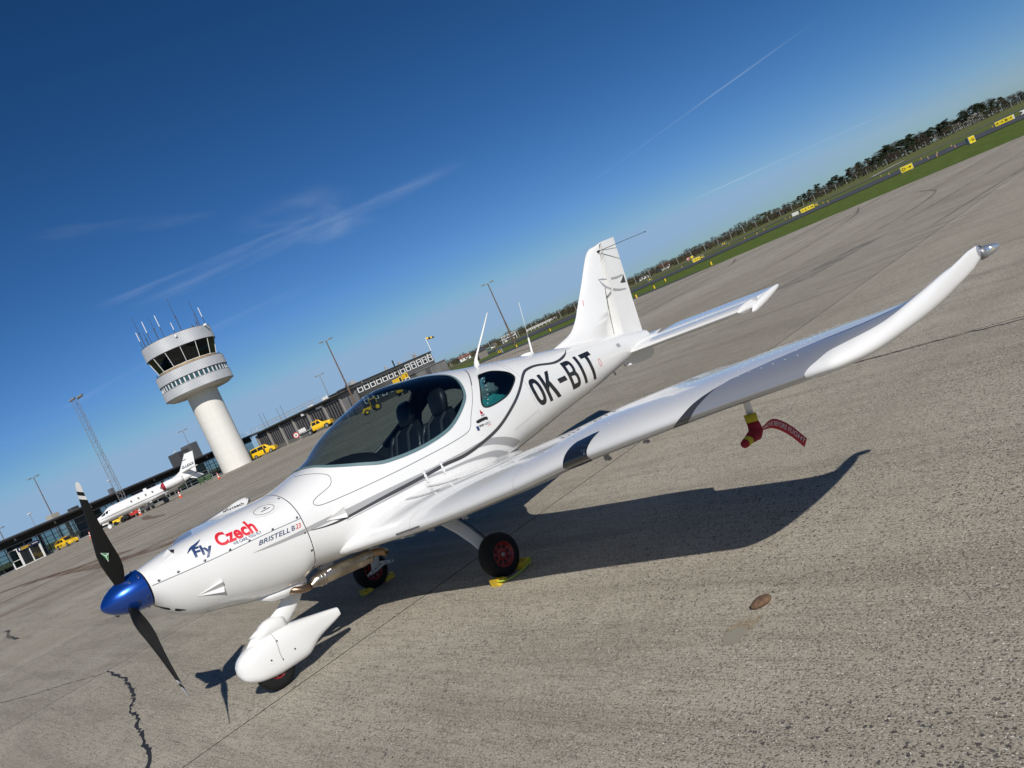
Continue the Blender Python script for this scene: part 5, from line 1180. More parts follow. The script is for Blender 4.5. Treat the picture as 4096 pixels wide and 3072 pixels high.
# ------------------------------------------------------------------ masts and lamp posts
GALV = mat('galvanised', (.24, .24, .235), .5, .3); RUSTP = mat('rusty_steel', (.13, .085, .06), .75, var=(2, .3))
LM = thing('lattice_mast', 'tall three-legged lattice floodlight mast between the jet and the terminal', 'mast', (-67.95, 135, 0))
legs = [(.62, -.35), (-.55, -.35), (-.25, .55)]
for x, y in legs: b = MB(); b.tube([(x, y, 0), (x * .9, y * .9, 21.5)], [.048, .038], 6); b.build('leg', GALV, LM)
b = MB(); n = 27
for i in range(n):
    z0, z1 = 21.2 * i / n, 21.2 * (i + 1) / n
    for j in range(3):
        p, q = legs[j], legs[(j + 1) % 3]; b.tube([(p[0] * .95, p[1] * .95, z0), (q[0] * .95, q[1] * .95, z1)], .02, 4, False)
        if i % 3 == 0: b.tube([(p[0] * .95, p[1] * .95, z0), (q[0] * .95, q[1] * .95, z0)], .025, 4, False)
stuff(b.build('bracing', GALV, LM))
for dx in (-.15, 1.25):
    b = MB(); b.rings([[(dx + l, -.5 + .26 * math.cos(2 * PI * k / 14), 21.95 + .17 * l + .20 * math.sin(2 * PI * k / 14)) for k in range(14)] for l in (-.5, -.42, .42, .5)]); b.build('floodlight', mat('lamp_grey', (.20, .20, .19), .5), LM)
b = MB(); b.tube([(-.5, -.4, 21.5), (1.7, -.5, 21.72)], .05, 6); b.build('head_beam', GALV, LM)
def lamp_post(ratio, zr, D, label, kind, r=.11, base=None, group=None):
    x = ratio * D; top = CAMH + zr * D
    o = thing('light_pole', label, 'light pole', (x, D, 0), 0, group)
    b = MB(); b.tube([(0, 0, 0), (0, 0, top * .35), (0, 0, top * .36), (0, 0, top)], [r * 1.1, r * .85, r * .75, r * .48], 8); b.build('pole', RUSTP if kind == 'r' else GALV, o)
    if kind == 'd':
        b = MB(); b.lathe([(.05, top - .1), (.42, top), (.42, top + .10), (.1, top + .16)], n=16); b.build('lamp_head', WPNT, o)
    else:
        b = MB(); b.box((0, 0, top), (1.9, .1, .10)); b.box((0, .3, top + .02), (1.5, .08, .08)); b.build('cross_arm', GALV, o)
        for dx in (-.8, .8): b = MB(); b.box((dx, -.15, top + .05), (.6, .5, .16)); b.build('lamp_head', mat('lamp_grey', (.20, .20, .19), .5), o)
    return o
lamp_post(-.1893, .0874, 124, 'tall rusty brown light pole in front of the office block and hangar', 'r', .17)
lamp_post(-.2150, .0516, 176, 'light pole rising behind the middle of the hangar roof', 'g', .13)
lamp_post(.0242, .0688, 128, 'dark light pole on the grass left of the aircraft fin', 'r', .15)
lamp_post(-.5925, .0830, 152, 'tall light pole rising behind the left part of the terminal roof', 'r', .15)
lamp_post(-.3995, .0592, 185, 'light pole rising behind the tail of the parked jet', 'g', .14)
lamp_post(-.6604, .0424, 150, 'light pole at the left edge behind the terminal roof', 'r', .14)
lamp_post(-.6176, .0439, 148, 'short lamp post with white disc head behind the left end of the terminal', 'd', .08)
lamp_post(-.5099, .0408, 165, 'short lamp post with white disc head left of the lattice mast', 'd', .08)
lamp_post(-.4197, .0389, 178, 'short lamp post with white disc head beside the grey roof plant', 'd', .08)

# ------------------------------------------------------------------ business jet
JW = paint('jet_white', (.78, .78, .77), .28); JB = mat('jet_belly', (.55, .55, .54), .35, coat=.4); JG = mat('jet_line', (.16, .14, .12), .4)
JET = thing('business_jet', 'white twin-engine business jet parked nose left in front of the terminal', 'aircraft', (-59.85, 112, 0), PI + R(28))
JET.scale = (.92, .92, 1.0)
JS = [(2.35, .03, 1.42, 1.36, 1.39), (2.1, .20, 1.60, 1.18, 1.38), (1.6, .42, 1.83, 1.05, 1.40), (.9, .62, 2.07, .98, 1.45), (.2, .76, 2.25, .95, 1.52), (-.35, .84, 2.60, .93, 1.65), (-.9, .88, 2.83, .92, 1.78), (-1.6, .90, 2.90, .92, 1.86), (-4, .91, 2.92, .92, 1.88), (-8.4, .91, 2.90, .92, 1.88), (-10.2, .80, 2.86, 1.12, 1.95), (-12.2, .50, 2.76, 1.62, 2.15), (-13.8, .24, 2.66, 2.05, 2.33), (-14.6, .06, 2.55, 2.35, 2.45)]
jf = [pchip([-q[0] for q in JS], [q[k] for q in JS]) for k in range(1, 5)]
def jet(x, a):
    w, zt, zb, zm = (f(-x) for f in jf); s = math.sin(a); return (x, w * math.cos(a), zm + ((zt - zm) if s > 0 else (zm - zb)) * s)
b = MB(); b.rings([[jet(x, 2 * PI * k / 36) for k in range(36)] for x in frange(-14.6, 2.35, .28)]); b.build('fuselage', JW, JET, True)
def jpatch(name, x0_, x1_, z0_, z1_, m, parent, off=.012, rnd_=False, nx=8, nz=5, skew=0):
    vs = []; fs = []
    for i in range(nx + 1):
        for j in range(nz + 1):
            u, v = i / nx, j / nz
            if rnd_: a, c = 2 * u - 1, 2 * v - 1; u, v = .5 + .5 * a * math.sqrt(max(0, 1 - c * c * .42)), .5 + .5 * c * math.sqrt(max(0, 1 - a * a * .42))
            x, z = lerp(x0_, x1_, u) + skew * v, lerp(z0_, z1_, v); w, zt, zb, zm = (f(-x) for f in jf)
            q = (z - zm) / ((zt - zm) if z > zm else (zm - zb)); vs.append((x, w * math.sqrt(max(0, 1 - q * q)) + off, z))
    w_ = nz + 1
    for i in range(nx):
        for j in range(nz): fs.append((i * w_ + j, i * w_ + j + 1, (i + 1) * w_ + j + 1, (i + 1) * w_ + j))
    return mesh_obj(name, vs, fs, m, parent)
FU = JET.children[0]
JGL = mat('jet_glass', (.02, .025, .03), .08, spec=.9)
for x in (-4.15, -5.25, -6.35, -7.4, -8.75):
    f = jpatch('window', x - .19, x + .19, 2.05, 2.48, mat('window_grey', (.42, .41, .40), .4), JET, .012, True); jpatch('pane', x - .13, x + .13, 2.11, 2.42, mat('window_tan', (.15, .135, .12), .2), f, .020, True)
jpatch('windscreen', -.10, .42, 1.98, 2.34, JGL, JET, .014, False, 6, 5, -.22); jpatch('cockpit_window', -.62, -.24, 2.06, 2.42, JGL, JET, .014, False, 4, 5, -.16); jpatch('cockpit_window', -1.0, -.74, 2.10, 2.40, JGL, JET, .014, False, 4, 5, -.12)
for p in ([(-2.35, 1.15), (-2.45, 1.1), (-3.2, 1.1), (-3.3, 1.2), (-3.3, 2.55), (-3.2, 2.65), (-2.5, 2.65), (-2.4, 2.55), (-2.35, 1.15)],):
    for (xa, za), (xb, zb_) in zip(p, p[1:]):
        if abs(xa - xb) < .02: jpatch('door_gap', xa - .015, xa + .015, min(za, zb_), max(za, zb_), mat('window_grey', (.42, .41, .40), .4), FU, .010, False, 1, 8)
        elif abs(za - zb_) < .02: jpatch('door_gap', min(xa, xb), max(xa, xb), za - .015, za + .015, mat('window_grey', (.42, .41, .40), .4), FU, .010, False, 6, 1)
jpatch('cheat_line', -12.5, 1.9, 1.60, 1.66, JG, FU, .011, False, 50, 1); jpatch('cheat_line', -12.5, .6, 1.70, 1.73, JG, FU, .011, False, 50, 1); jpatch('belly_paint', -11, 1.2, 1.05, 1.36, JB, FU, .008, False, 40, 3)
for sd in (1, -1):
    def jw(u, v): return (lerp(-5.6, -8.2, v) - u * lerp(2.9, 1.1, v), sd * lerp(.4, 8.1, v), lerp(1.12, 1.42, v))
    b = MB(); rr = []
    for i in range(9):
        v = i / 8; r = []
        for t_ in (-1, -.7, -.4, -.15, 0, .15, .4, .7):
            u = abs(t_) ** 1.5; p = jw(u, v); th = .20 * lerp(1, .4, v) * (math.sqrt(u) * (1 - u)) * 1.6; r.append((p[0], p[1], p[2] + (th if t_ > 0 else -th)))
        rr.append(r)
    b.rings(rr); b.build('wing', JB, JET, True)
    b = MB(); c = (-9.2, 1.62 * sd, 2.30); b.rings([[(c[0] + l, c[1] + r * math.cos(2 * PI * k / 24), c[2] + r * math.sin(2 * PI * k / 24)) for k in range(24)] for l, r in ((.0, .48), (-.12, .55), (-.8, .60), (-1.8, .58), (-2.6, .48), (-3.0, .38), (-3.0, .30), (-2.7, .28))]); b.build('engine', JW, JET, True)
    b = MB(); b.box((-10.4, 1.0 * sd, 2.32), (1.8, .9, .16)); b.build('engine_pylon', JW, JET)
    b = MB(); b.add([(x, y * sd, z + dz) for x, y, z in ((-12.5, .1, 3.05), (-13.7, .1, 3.05), (-14.8, 2.9, 3.18), (-14.0, 2.9, 3.18)) for dz in (-.06, .06)], [(0, 2, 4, 6), (1, 7, 5, 3), (0, 1, 3, 2), (2, 3, 5, 4), (4, 5, 7, 6), (6, 7, 1, 0)]); b.build('stabilizer', JB, JET)
    MWH = MB()
    for dy in (0,):
        MWH.tube([(-8.7, 1.9 * sd - .12, .32), (-8.7, 1.9 * sd + .12, .32)], .32, 18)
    MWH.tube([(-8.7, 1.9 * sd, .3), (-8.5, 1.85 * sd, 1.15)], .08, 8); MWH.box((-8.6, 1.7 * sd, .75), (.7, .04, .55)); MWH.build('main_gear', mat('gear_dark', (.10, .10, .10), .5), JET)
    b = MB(); b.tube([(-6.3, 3.0 * sd, 1.05), (-8.9, 3.0 * sd, 1.12)], [.05, .12], 8); b.build('flap_fairing', JW, JET)
b = MB(); fo = [(-10.3, 2.80), (-11.6, 3.05), (-12.3, 3.35), (-14.0, 5.42), (-15.35, 5.40), (-14.75, 3.2), (-14.6, 2.5), (-12, 2.4)]
b.add([(x, y * (.13 if z < 4 else .07), z) for y in (-1, 1) for x, z in fo], [tuple(range(8)), tuple(range(15, 7, -1))] + [(i, (i + 1) % 8, 8 + (i + 1) % 8, 8 + i) for i in range(8)]); JF = b.build('fin', JW, JET)
flat_text('G-LEAX', (-12.75, .145, 3.45), (-1.95, 0, .05), (-.12, 0, .42), BLACK, JF, bold=.03)
b = MB(); b.rings([[(-13.0 - .9 * u, .15 + .0, 4.55 + .06 * math.sin(6.28 * u)) if False else (-13.6 + .32 * math.cos(2 * PI * k / 12), .11 + u * .006, 4.62 + .07 * math.sin(2 * PI * k / 12)) for k in range(12)] for u in (0, 1)]); b.build('emblem', JG, JF)
b = MB(); b.box((-14.7, 0, 5.46), (1.5, .12, .10)); b.box((-14.1, 0, 5.55), (.2, .1, .2)); b.build('fin_cap', DGR, JF)
b = MB(); b.add([(x, y, z) for y in (-.05, .05) for x, z in ((-13.0, 2.0), (-14.6, 2.2), (-15.4, 1.55), (-14.2, 1.45))], [(0, 1, 2, 3), (7, 6, 5, 4), (0, 4, 5, 1), (1, 5, 6, 2), (2, 6, 7, 3), (3, 7, 4, 0)]); b.build('ventral_fin', JW, JET)
b = MB(); b.tube([(-.1, 0, .25), (0, 0, 1.0)], .06, 8); b.tube([(-.1, 0, .5), (.5, 0, 1.0)], .03, 6); b.build('nose_leg', WPNT, JET)
b = MB(); b.tube([(0, -.10, .26), (0, .10, .26)], .26, 20); b.build('nose_wheel', WPNT, JET)
b = MB(); b.box((.35, .25, .92), (.9, .03, .25)); b.build('gear_door', WPNT, JET)
b = MB(); b.box((-6.6, 0, 3.02), (.5, .05, .32)); b.build('blade_antenna', WPNT, JET)
def JP(x, y, z=0):
    a, x, y = PI + R(28), x * .92, y * .92; return (-59.85 + x * math.cos(a) - y * math.sin(a), 112 + x * math.sin(a) + y * math.cos(a), z)
for sd, lab in ((1, 'round red cover on the near engine intake of the parked jet'),):
    o = thing('intake_cover', lab, 'engine cover', JP(-9.16, 1.62 * sd, 2.30), PI + R(28))
    b = MB(); b.rings([[(l, r * math.cos(2 * PI * k / 24), r * math.sin(2 * PI * k / 24)) for k in range(24)] for l, r in ((.40, .12), (.36, .27), (.26, .42), (.10, .53), (-.10, .575))]); b.build('padded_disc', mat('cover_red', (.30, .01, .03), .6, var=(5, .2)), o, True)
    b = MB(); b.box((.39, 0, 0), (.04, .06, .3)); b.build('strap', mat('cover_strap', (.45, .35, .33), .7), o)

# ------------------------------------------------------------------ cones, bins, small ground equipment
ORG = mat('cone_orange', (.78, .10, .03), .5)
def make_cone():
    o = thing('traffic_cone', '', 'traffic cone', (0, 0, 0), .3, 'orange and white cones on the apron')
    b = MB(); b.box((0, 0, .025), (.46, .46, .05)); b.build('base', ORG, o)
    b = MB()
    r = lambda z: .19 - .165 * z / .95
    for z0, z1 in ((.05, .26), (.44, .60), (.78, .95)): b.lathe([(r(z0), z0), (r(z1), z1)], n=14)
    b.build('body', ORG, o, True); b = MB()
    for z0, z1 in ((.26, .44), (.60, .78)): b.lathe([(r(z0) + .003, z0), (r(z1) + .003, z1)], n=14)
    b.build('reflective_band', WPNT, o, True); return o
c0 = make_cone(); first = True
for ra, D, lab in ((-.3839, 113, 'orange and white cone in front of the green bins by the tower'), (-.4378, 104, 'orange and white cone below the engine of the parked jet'), (-.4930, 110.0, 'orange and white cone under the middle of the jet fuselage'), (-.5055, 118, 'orange and white cone behind the forward belly of the jet'), (-.5611, 106, 'orange and white cone at the terminal entrance left of the jet nose')):
    if first: c0.location = W0(ra, D); c0['label'] = lab; first = False
    else: dup(c0, W0(ra, D), ra * 3, lab)
BIN = mat('bin_green', (.035, .075, .03), .5)
def make_bin():
    o = thing('rubbish_bin', '', 'bin', (0, 0, 0), .5, 'green wheeled bins by the terminal')
    b = MB(); b.add([(x * q, y * q, z) for z, q in ((.25, .86), (1.15, 1.0)) for x, y in ((-.62, -.5), (.62, -.5), (.62, .5), (-.62, .5))], [(3, 2, 1, 0), (4, 5, 6, 7), (0, 1, 5, 4), (1, 2, 6, 5), (2, 3, 7, 6), (3, 0, 4, 7)]); b.build('body', BIN, o)
    b = MB(); b.rings([[(x, .54 * math.cos(a), 1.15 + .22 * math.sin(a)) for a in [PI * k / 10 for k in range(11)]] for x in (-.66, .66)]); b.build('lid', mat('bin_lid', (.045, .085, .04), .5), o)
    for x in (-.5, .5):
        b = MB(); b.tube([(x, -.35, .12), (x + .05, -.35, .12)], .12, 10); b.tube([(x, .35, .12), (x + .05, .35, .12)], .12, 10); b.build('wheel', RUBBER, o)
    return o
b0 = make_bin(); b0.scale = (.8, .8, .9); b0.location = W0(-.4055, 138); b0['label'] = 'left green wheeled bin behind the tail of the jet'
dup(b0, W0(-.3960, 136.5), .4, 'right green wheeled bin nearest the tower')
TG_ = thing('baggage_tug', 'small yellow baggage tug parked behind the nose of the jet', 'tug', W0(-.5205, 119), .3)
b = MB(); b.box((0, 0, .55), (1.6, .9, .45)); b.box((.5, 0, .88), (.5, .9, .3)); b.build('body', YEL, TG_); b = MB(); b.box((-.3, 0, 1.0), (.5, .7, .3)); b.build('seat', BLK, TG_)
for x in (-.5, .5):
    for y in (-.45, .45): b = MB(); b.tube([(x, y - .08, .28), (x, y + .08, .28)], .28, 14); b.build('wheel', RUBBER, TG_)
rnd = random.Random(8)
for k, (ra, m_, lab) in enumerate(((-.5115, BLK, 'black cable drum cart behind the nose of the jet'), (-.4985, mat('fire_red', (.45, .03, .02), .5), 'red fire extinguisher trolley under the jet door'), (-.4855, DGR, 'dark ground power cart under the jet fuselage'), (-.4775, DGR, 'low dark trolley under the jet wing root'))):
    o = thing('equipment_cart', lab, 'cart', W0(ra, 117 + k), .2 * k); b = MB(); b.box((0, 0, .55), (1.1, .7, .45)); b.box((.3, 0, .9), (.35, .5, .35)); b.build('body', m_, o); b = MB(); b.tube([(-.6, 0, .4), (-1.1, 0, .8)], .035, 6); b.build('handle', BLK, o)
    for x in (-.35, .35): b = MB(); b.tube([(x, -.4, .2), (x, .4, .2)], .2, 12); b.build('wheel', RUBBER, o)

# ------------------------------------------------------------------ vehicles
VY = mat('vehicle_yellow', (.80, .50, .01), .3, coat=.8); VG = mat('vehicle_glass', (.015, .018, .02), .08, spec=.9); TYR = mat('vehicle_tyre', (.02, .02, .02), .7); HUBC = mat('hub_grey', (.35, .35, .36), .4, .6)
def vehicle(name, label, loc, rz, secs, wheels, wr, windows, screen=None, half=.85, extra=None):
    """secs: (x, underside, belt, roof, half width at the belt, half width at the roof); windows: x0, x1, lean; local -x is the front"""
    o = thing(name, label, {'estate_car': 'car', 'passenger_van': 'van', 'pickup_truck': 'pickup'}.get(name, 'vehicle'), loc, rz)
    f = [pchip([s[0] for s in secs], [s[k] for s in secs]) for k in range(1, 6)]
    def sec(x):
        u, bl, rf, wb, wr_ = (g(x) for g in f)
        p = [(wb * .90, u), (wb * .99, u + .12), (wb * 1.0, lerp(u, bl, .55)), (wb * .97, bl), (wr_, rf - (rf - bl) * .12), (wr_ * .86, rf)]
        return [(x, y, z) for y, z in p] + [(x, -y, z) for y, z in reversed(p)]
    xs_ = frange(secs[0][0], secs[-1][0], .09); b = MB(); b.rings([sec(x) for x in xs_]); o_b = b.build('body', VY, o, True); autosmooth(o_b, 38)
    def wpt(x, v, sg):
        u, bl, rf, wb, wr_ = (g(x) for g in f); return (x, sg * (lerp(wb * .97, wr_, v * 1.0) + .012), lerp(bl, rf - (rf - bl) * .12, v))
    for x0_, x1_, l0, l1 in windows:
        for sg in (1, -1):
            vs = []; fs = []
            for i in range(7):
                for j in range(4): v = lerp(.08, .94, j / 3); x = lerp(x0_ + l0 * v, x1_ + l1 * v, i / 6); vs.append(wpt(x, v, sg))
            for i in range(6):
                for j in range(3): fs.append((i * 4 + j, i * 4 + j + 1, i * 4 + j + 5, i * 4 + j + 4))
            mesh_obj('window', vs, fs, VG, o)
    if screen:
        x0_, x1_ = screen; vs = []
        for i in range(5):
            x = lerp(x0_, x1_, i / 4); s = sec(x); w, z = s[5][1], s[5][2]; vs += [(x - .015, w * .98, z + .012), (x - .015, -w * .98, z + .012)]
        mesh_obj('windscreen', vs, [(2 * i, 2 * i + 1, 2 * i + 3, 2 * i + 2) for i in range(4)], VG, o)
    for x in wheels:
        for sg in (1, -1):
            WHL = None; b = MB(); b.tube([(x, sg * (half - .10), wr), (x, sg * (half + .035), wr)], wr, 22); WHL = b.build('wheel', TYR, o)
            b = MB(); b.tube([(x, sg * (half + .03), wr), (x, sg * (half + .045), wr)], wr * .62, 10); b.build('rim', HUBC, WHL)
            b = MB(); b.tube([(x, sg * (half - .13), wr + .03), (x, sg * (half + .008), wr + .03)], wr * 1.17, 22); b.build('wheel_arch', BLK, o)
    return o, f
# saddle of an estate-style car facing the apron at the entrance
d = math.atan2(-.404, .915)
CAR, _ = vehicle('estate_car', 'yellow airport car parked nose out at the terminal entrance', (-76.0, 128.5, 0), 2.62, [(-2.2, .30, .62, .66, .70, .60), (-2.05, .24, .72, .78, .82, .70), (-1.2, .2, .90, .97, .88, .74), (-.95, .2, .93, 1.02, .88, .72), (-.2, .2, .95, 1.46, .89, .66), (.6, .2, .96, 1.56, .89, .66), (1.5, .2, .97, 1.50, .88, .64), (2.1, .24, .98, 1.2, .84, .66), (2.25, .32, .85, .95, .78, .66)], (-1.35, 1.35), .33, [(-.75, .25, .55, 0), (.35, 1.2, 0, 0), (1.3, 1.9, 0, -.35)], (-.93, -.25), .86)
for sg in (1, -1):
    b = MB(); b.box((-2.08, .55 * sg, .68), (.12, .38, .14)); b.build('headlight', WPNT, CAR); b = MB(); b.box((-2.13, .55 * sg, .42), (.08, .34, .12)); b.build('bumper_vent', BLK, CAR)
b = MB(); b.box((-2.17, 0, .45), (.06, .55, .13)); b.build('number_plate', WPNT, CAR); b = MB(); b.box((-2.14, 0, .60), (.06, 1.1, .07)); b.build('grille', BLK, CAR)
b = MB(); b.box((.1, 0, 1.60), (.3, 1.0, .10)); b.box((.6, 0, 1.58), (.2, .3, .18)); b.build('roof_beacon', mat('beacon_amber', (.6, .28, .03), .4), CAR)
b = MB(); b.box((.25, .905, .62), (.55, .01, .10)); b.box((.25, .905, .45), (.5, .01, .06)); b.box((1.2, .905, .60), (.8, .01, .20)); b.build('lettering', BLK, CAR)
VAN, _ = vehicle('passenger_van', 'yellow van parked between the control tower and the hangar', (-.3182 * 149, 149, 0), PI - .05, [(-2.45, .34, .78, .84, .80, .72), (-2.3, .26, .92, .98, .90, .78), (-1.7, .22, 1.05, 1.16, .93, .80), (-.9, .22, 1.10, 1.84, .94, .76), (-.2, .22, 1.10, 1.93, .94, .76), (1.8, .22, 1.10, 1.92, .94, .76), (2.35, .24, 1.08, 1.80, .92, .74), (2.5, .30, 1.0, 1.6, .88, .72)], (-1.55, 1.5), .35, [(-1.15, -.45, .45, 0), (-.35, .75, 0, 0), (.85, 2.15, 0, -.1)], (-1.55, -.95), .92)
b = MB(); b.box((-.35, -.95, .75), (.35, .012, .85)); b.box((-.4, .95, .75), (.35, .012, .85)); b.build('door_panel', BLK, VAN)
PU, _ = vehicle('pickup_truck', 'yellow flatbed pickup parked in front of the hangar doors', (-.2418 * 135.5, 135.5, 0), PI - .12, [(-2.35, .55, 1.0, 1.06, .85, .78), (-2.2, .45, 1.10, 1.16, .92, .82), (-1.3, .42, 1.18, 1.26, .95, .84), (-.95, .42, 1.20, 1.36, .95, .82), (-.5, .42, 1.22, 1.85, .95, .76), (.9, .42, 1.22, 1.90, .95, .76), (1.05, .42, 1.2, 1.8, .94, .76), (1.1, .46, 1.05, 1.2, .9, .8)], (-1.5, 1.7), .40, [(-.75, .05, .4, 0), (.15, .9, 0, -.05)], (-1.0, -.52), .94)
b = MB(); b.box((2.35, 0, .98), (2.6, 2.0, .14)); b.box((2.35, 0, .70), (2.6, .8, .3)); b.build('flatbed', mat('bed_grey', (.22, .22, .22), .6), PU); b = MB(); b.box((3.6, 0, .78), (.15, 1.9, .2)); b.build('tail_bar', mat('tail_red', (.25, .05, .04), .6), PU)
b = MB(); b.box((.1, 0, 1.98), (.3, .5, .14)); b.build('roof_beacon', mat('beacon_amber', (.6, .28, .03), .4), PU); b = MB(); b.box((-.1, -.965, .82), (.40, .012, .7)); b.build('door_panel', BLK, PU)
TRC = thing('tractor', 'yellow and black tractor standing behind the canopy of the aircraft', 'tractor', W0(-.1715, 88), .3)
TRC.scale = (.62, .62, .62)
b = MB(); b.box((-1.1, 0, 1.0), (1.5, .75, .55)); b.box((.55, 0, .95), (.9, .9, .4)); b.box((-1.9, 0, .7), (.4, .9, .3)); b.build('bonnet', VY, TRC); b = MB(); b.box((.4, 0, 1.75), (1.15, 1.25, 1.1)); b.build('cab_glass', VG, TRC); b = MB(); b.box((.4, 0, 2.36), (1.4, 1.45, .12))
for x in (-.2, 1.0):
    for y in (-.64, .64): b.tube([(x, y, 1.1), (x, y, 2.35)], .05, 6)
b.build('cab_frame', VY, TRC)
for x, r_, y in ((.75, .72, .85), (-1.35, .48, .75)):
    for sg in (1, -1): b = MB(); b.tube([(x, y * sg - .2, r_), (x, y * sg + .2, r_)], r_, 20); wl_ = b.build('wheel', TYR, TRC); b = MB(); b.tube([(x, y * sg - .22, r_), (x, y * sg + .22, r_)], r_ * .5, 12); b.build('rim', VY, wl_)
b = MB(); b.tube([(-.9, .2, 1.2), (-.9, .2, 2.1)], .05, 6); b.build('exhaust_stack', BLK, TRC)
LD = thing('yellow_loader', 'yellow loader with raised platform behind the roof of the aircraft canopy', 'loader', W0(-.1255, 118), .9)
LD.scale = (.85, .85, .9)
b = MB(); b.box((0, 0, 1.0), (2.6, 1.6, .9)); b.box((-.7, 0, 2.35), (1.0, 1.5, 1.1)); b.box((1.1, 0, 2.7), (.9, 1.3, .8)); b.build('body', VY, LD); b = MB(); b.box((-.7, -.76, 2.45), (.5, .03, .7)); b.box((1.1, -.66, 2.7), (.25, .03, .5)); b.build('window', VG, LD); b = MB(); b.tube([(.2, 0, 1.4), (.6, 0, 3.1)], .12, 8); b.tube([(.1, .5, 1.4), (.5, .5, 3.0)], .08, 8); b.build('hydraulic_arm', HUBC, LD)
for x in (-.9, .9):
    for sg in (1, -1): b = MB(); b.tube([(x, .8 * sg - .15, .45), (x, .8 * sg + .15, .45)], .45, 16); b.build('wheel', TYR, LD)

# ------------------------------------------------------------------ hangar and office block
HD = Vector((-.76, .65, 0)); CORNER = Vector((-24.2, 133, 0))
HG = thing('hangar', 'long dark hangar with tall ribbed sliding doors and a railed flat roof', 'building', tuple(CORNER), math.atan2(.65, -.76))
HW = mat('hangar_grey', (.075, .076, .078), .7, var=(.4, .15)); HP = mat('hangar_panel', (.045, .046, .052), .6, var=(.9, .3)); RAIL = mat('door_rail', (.30, .30, .31), .45, .4); CONB = mat('post_grey', (.26, .25, .235), .75)
# local x runs left along the front (away from the office), local +y is towards the apron? keep the front at y = 0 with the building behind (negative y)
HL = 33.0
b = MB(); b.box((HL / 2, -6, 2.1), (HL, 11.6, 4.2)); b.build('wall', HW, HG)
b = MB(); b.box((HL / 2, -5.6, 4.36), (HL + .8, 13, .28)); b.build('roof', mat('roof_edge', (.05, .052, .05), .7), HG); b = MB(); b.box((HL / 2, .96, 4.44), (HL + .8, .06, .16)); b.build('fascia', mat('fascia_green', (.10, .105, .09), .6), HG)
b = MB(); b.box((HL / 2, .10, .35), (HL, .16, .7)); b.build('plinth', mat('plinth_grey', (.13, .13, .125), .8), HG)
bays = [(4.6, 9.4), (9.8, 14.4), (14.8, 19.4), (19.8, 23.9), (24.3, 28.3), (28.7, 32.6)]
b = MB(); b.box((2.2, .12, 2.2), (4.2, .2, 3.9)); b.build('plain_wall', mat('plain_grey', (.17, .17, .168), .75, var=(.8, .1)), HG)
for i, (xa, xb) in enumerate(bays):
    DR = thing('hangar_door', '', ''); del DR['label']; del DR['category']; DR.parent = HG
    nl = 13; b = MB()
    for k in range(nl): z = .75 + 3.0 * k / nl; b.add([(xa, .06, z), (xb, .06, z), (xb, .13, z + .20), (xa, .13, z + .20), (xa, .02, z + .23), (xb, .02, z + .23)], [(0, 1, 2, 3), (3, 2, 5, 4)])
    stuff(b.build('louvres', HP if i != 3 else mat('hangar_panel_blue', (.05, .055, .075), .5, var=(.9, .3)), DR))
    rl = None
    for k in range(6):
        x = lerp(xa, xb, (k + .5) / 6)
        if rl is None: b = MB(); b.box((0, .17, 2.25), (.06, .06, 3.1)); o = b.build('rail', RAIL, DR); rl = o.data
        else: o = link('rail', rl, DR)
        o.location = (x, 0, 0)
    b = MB(); b.box(((xa + xb) / 2, .16, 3.62), (xb - xa, .08, .07)); b.build('head_rail', RAIL, DR)
pm_ = None
for xa, xb in bays + [(32.9, 33)]:
    x = xa - .2
    if pm_ is None: b = MB(); b.box((0, .25, 2.0), (.28, .34, 4.0)); o = b.build('post', CONB, HG); pm_ = o.data
    else: o = link('post', pm_, HG)
    o.location = (x, 0, 0)
b = MB()
for x in frange(11, 33, 2.2): b.tube([(x, .6, 4.5), (x, .6, 5.55)], .03, 5); b.tube([(x, -2, 4.5), (x, -2, 5.55)], .03, 5)
for y in (.6, -2):
    for z in (5.05, 5.53): b.tube([(11, y, z), (33, y, z)], .028, 5)
b.build('roof_railing', mat('rail_pale', (.42, .40, .36), .6), HG)
b = MB()
for x, h in ((30.5, 3.2), (29.2, 3.0), (24.5, 2.6), (23.0, 2.8)): b.tube([(x, -1, 4.5), (x, -1, 4.5 + h)], .03, 4)
b.build('antenna', DGR, HG)
for x, d in ((9.6, (.5, .5, .55)), (8.8, (.4, .4, .6)), (14, (.9, .5, .3)), (4.0, (1.6, 1.0, .5)), (2.6, (.15, .15, .8))): b = MB(); b.box((x, -.6, 4.5 + d[2] / 2), d); b.build('roof_unit', DGR if x < 6 else WPNT, HG)
b = MB(); b.box((15.6, .5, 3.85), (.5, .5, .4)); b.build('floodlight', WPNT, HG); b = MB(); b.box((10.8, .18, 3.75), (1.9, .08, .34)); b.build('wall_sign', WPNT, HG)
OD = Vector((.65, .76, 0))
OF = thing('office_building', 'grey two-storey office block with a row of white-framed windows beside the hangar', 'building', tuple(CORNER), math.atan2(.76, .65))
OW = mat('office_grey', (.085, .085, .084), .75, var=(.5, .12)); OL = 19.8
b = MB(); b.box((OL / 2, 3.6, 2.35), (OL, 7.2, 4.7)); b.build('wall', OW, OF); b = MB(); b.box((OL / 2, 3.6, 4.78), (OL + .3, 7.5, .16)); b.build('roof', mat('roof_edge', (.05, .052, .05), .7), OF)
wm = None; PWN = mat('office_glass', (.02, .023, .026), .08, spec=.8)
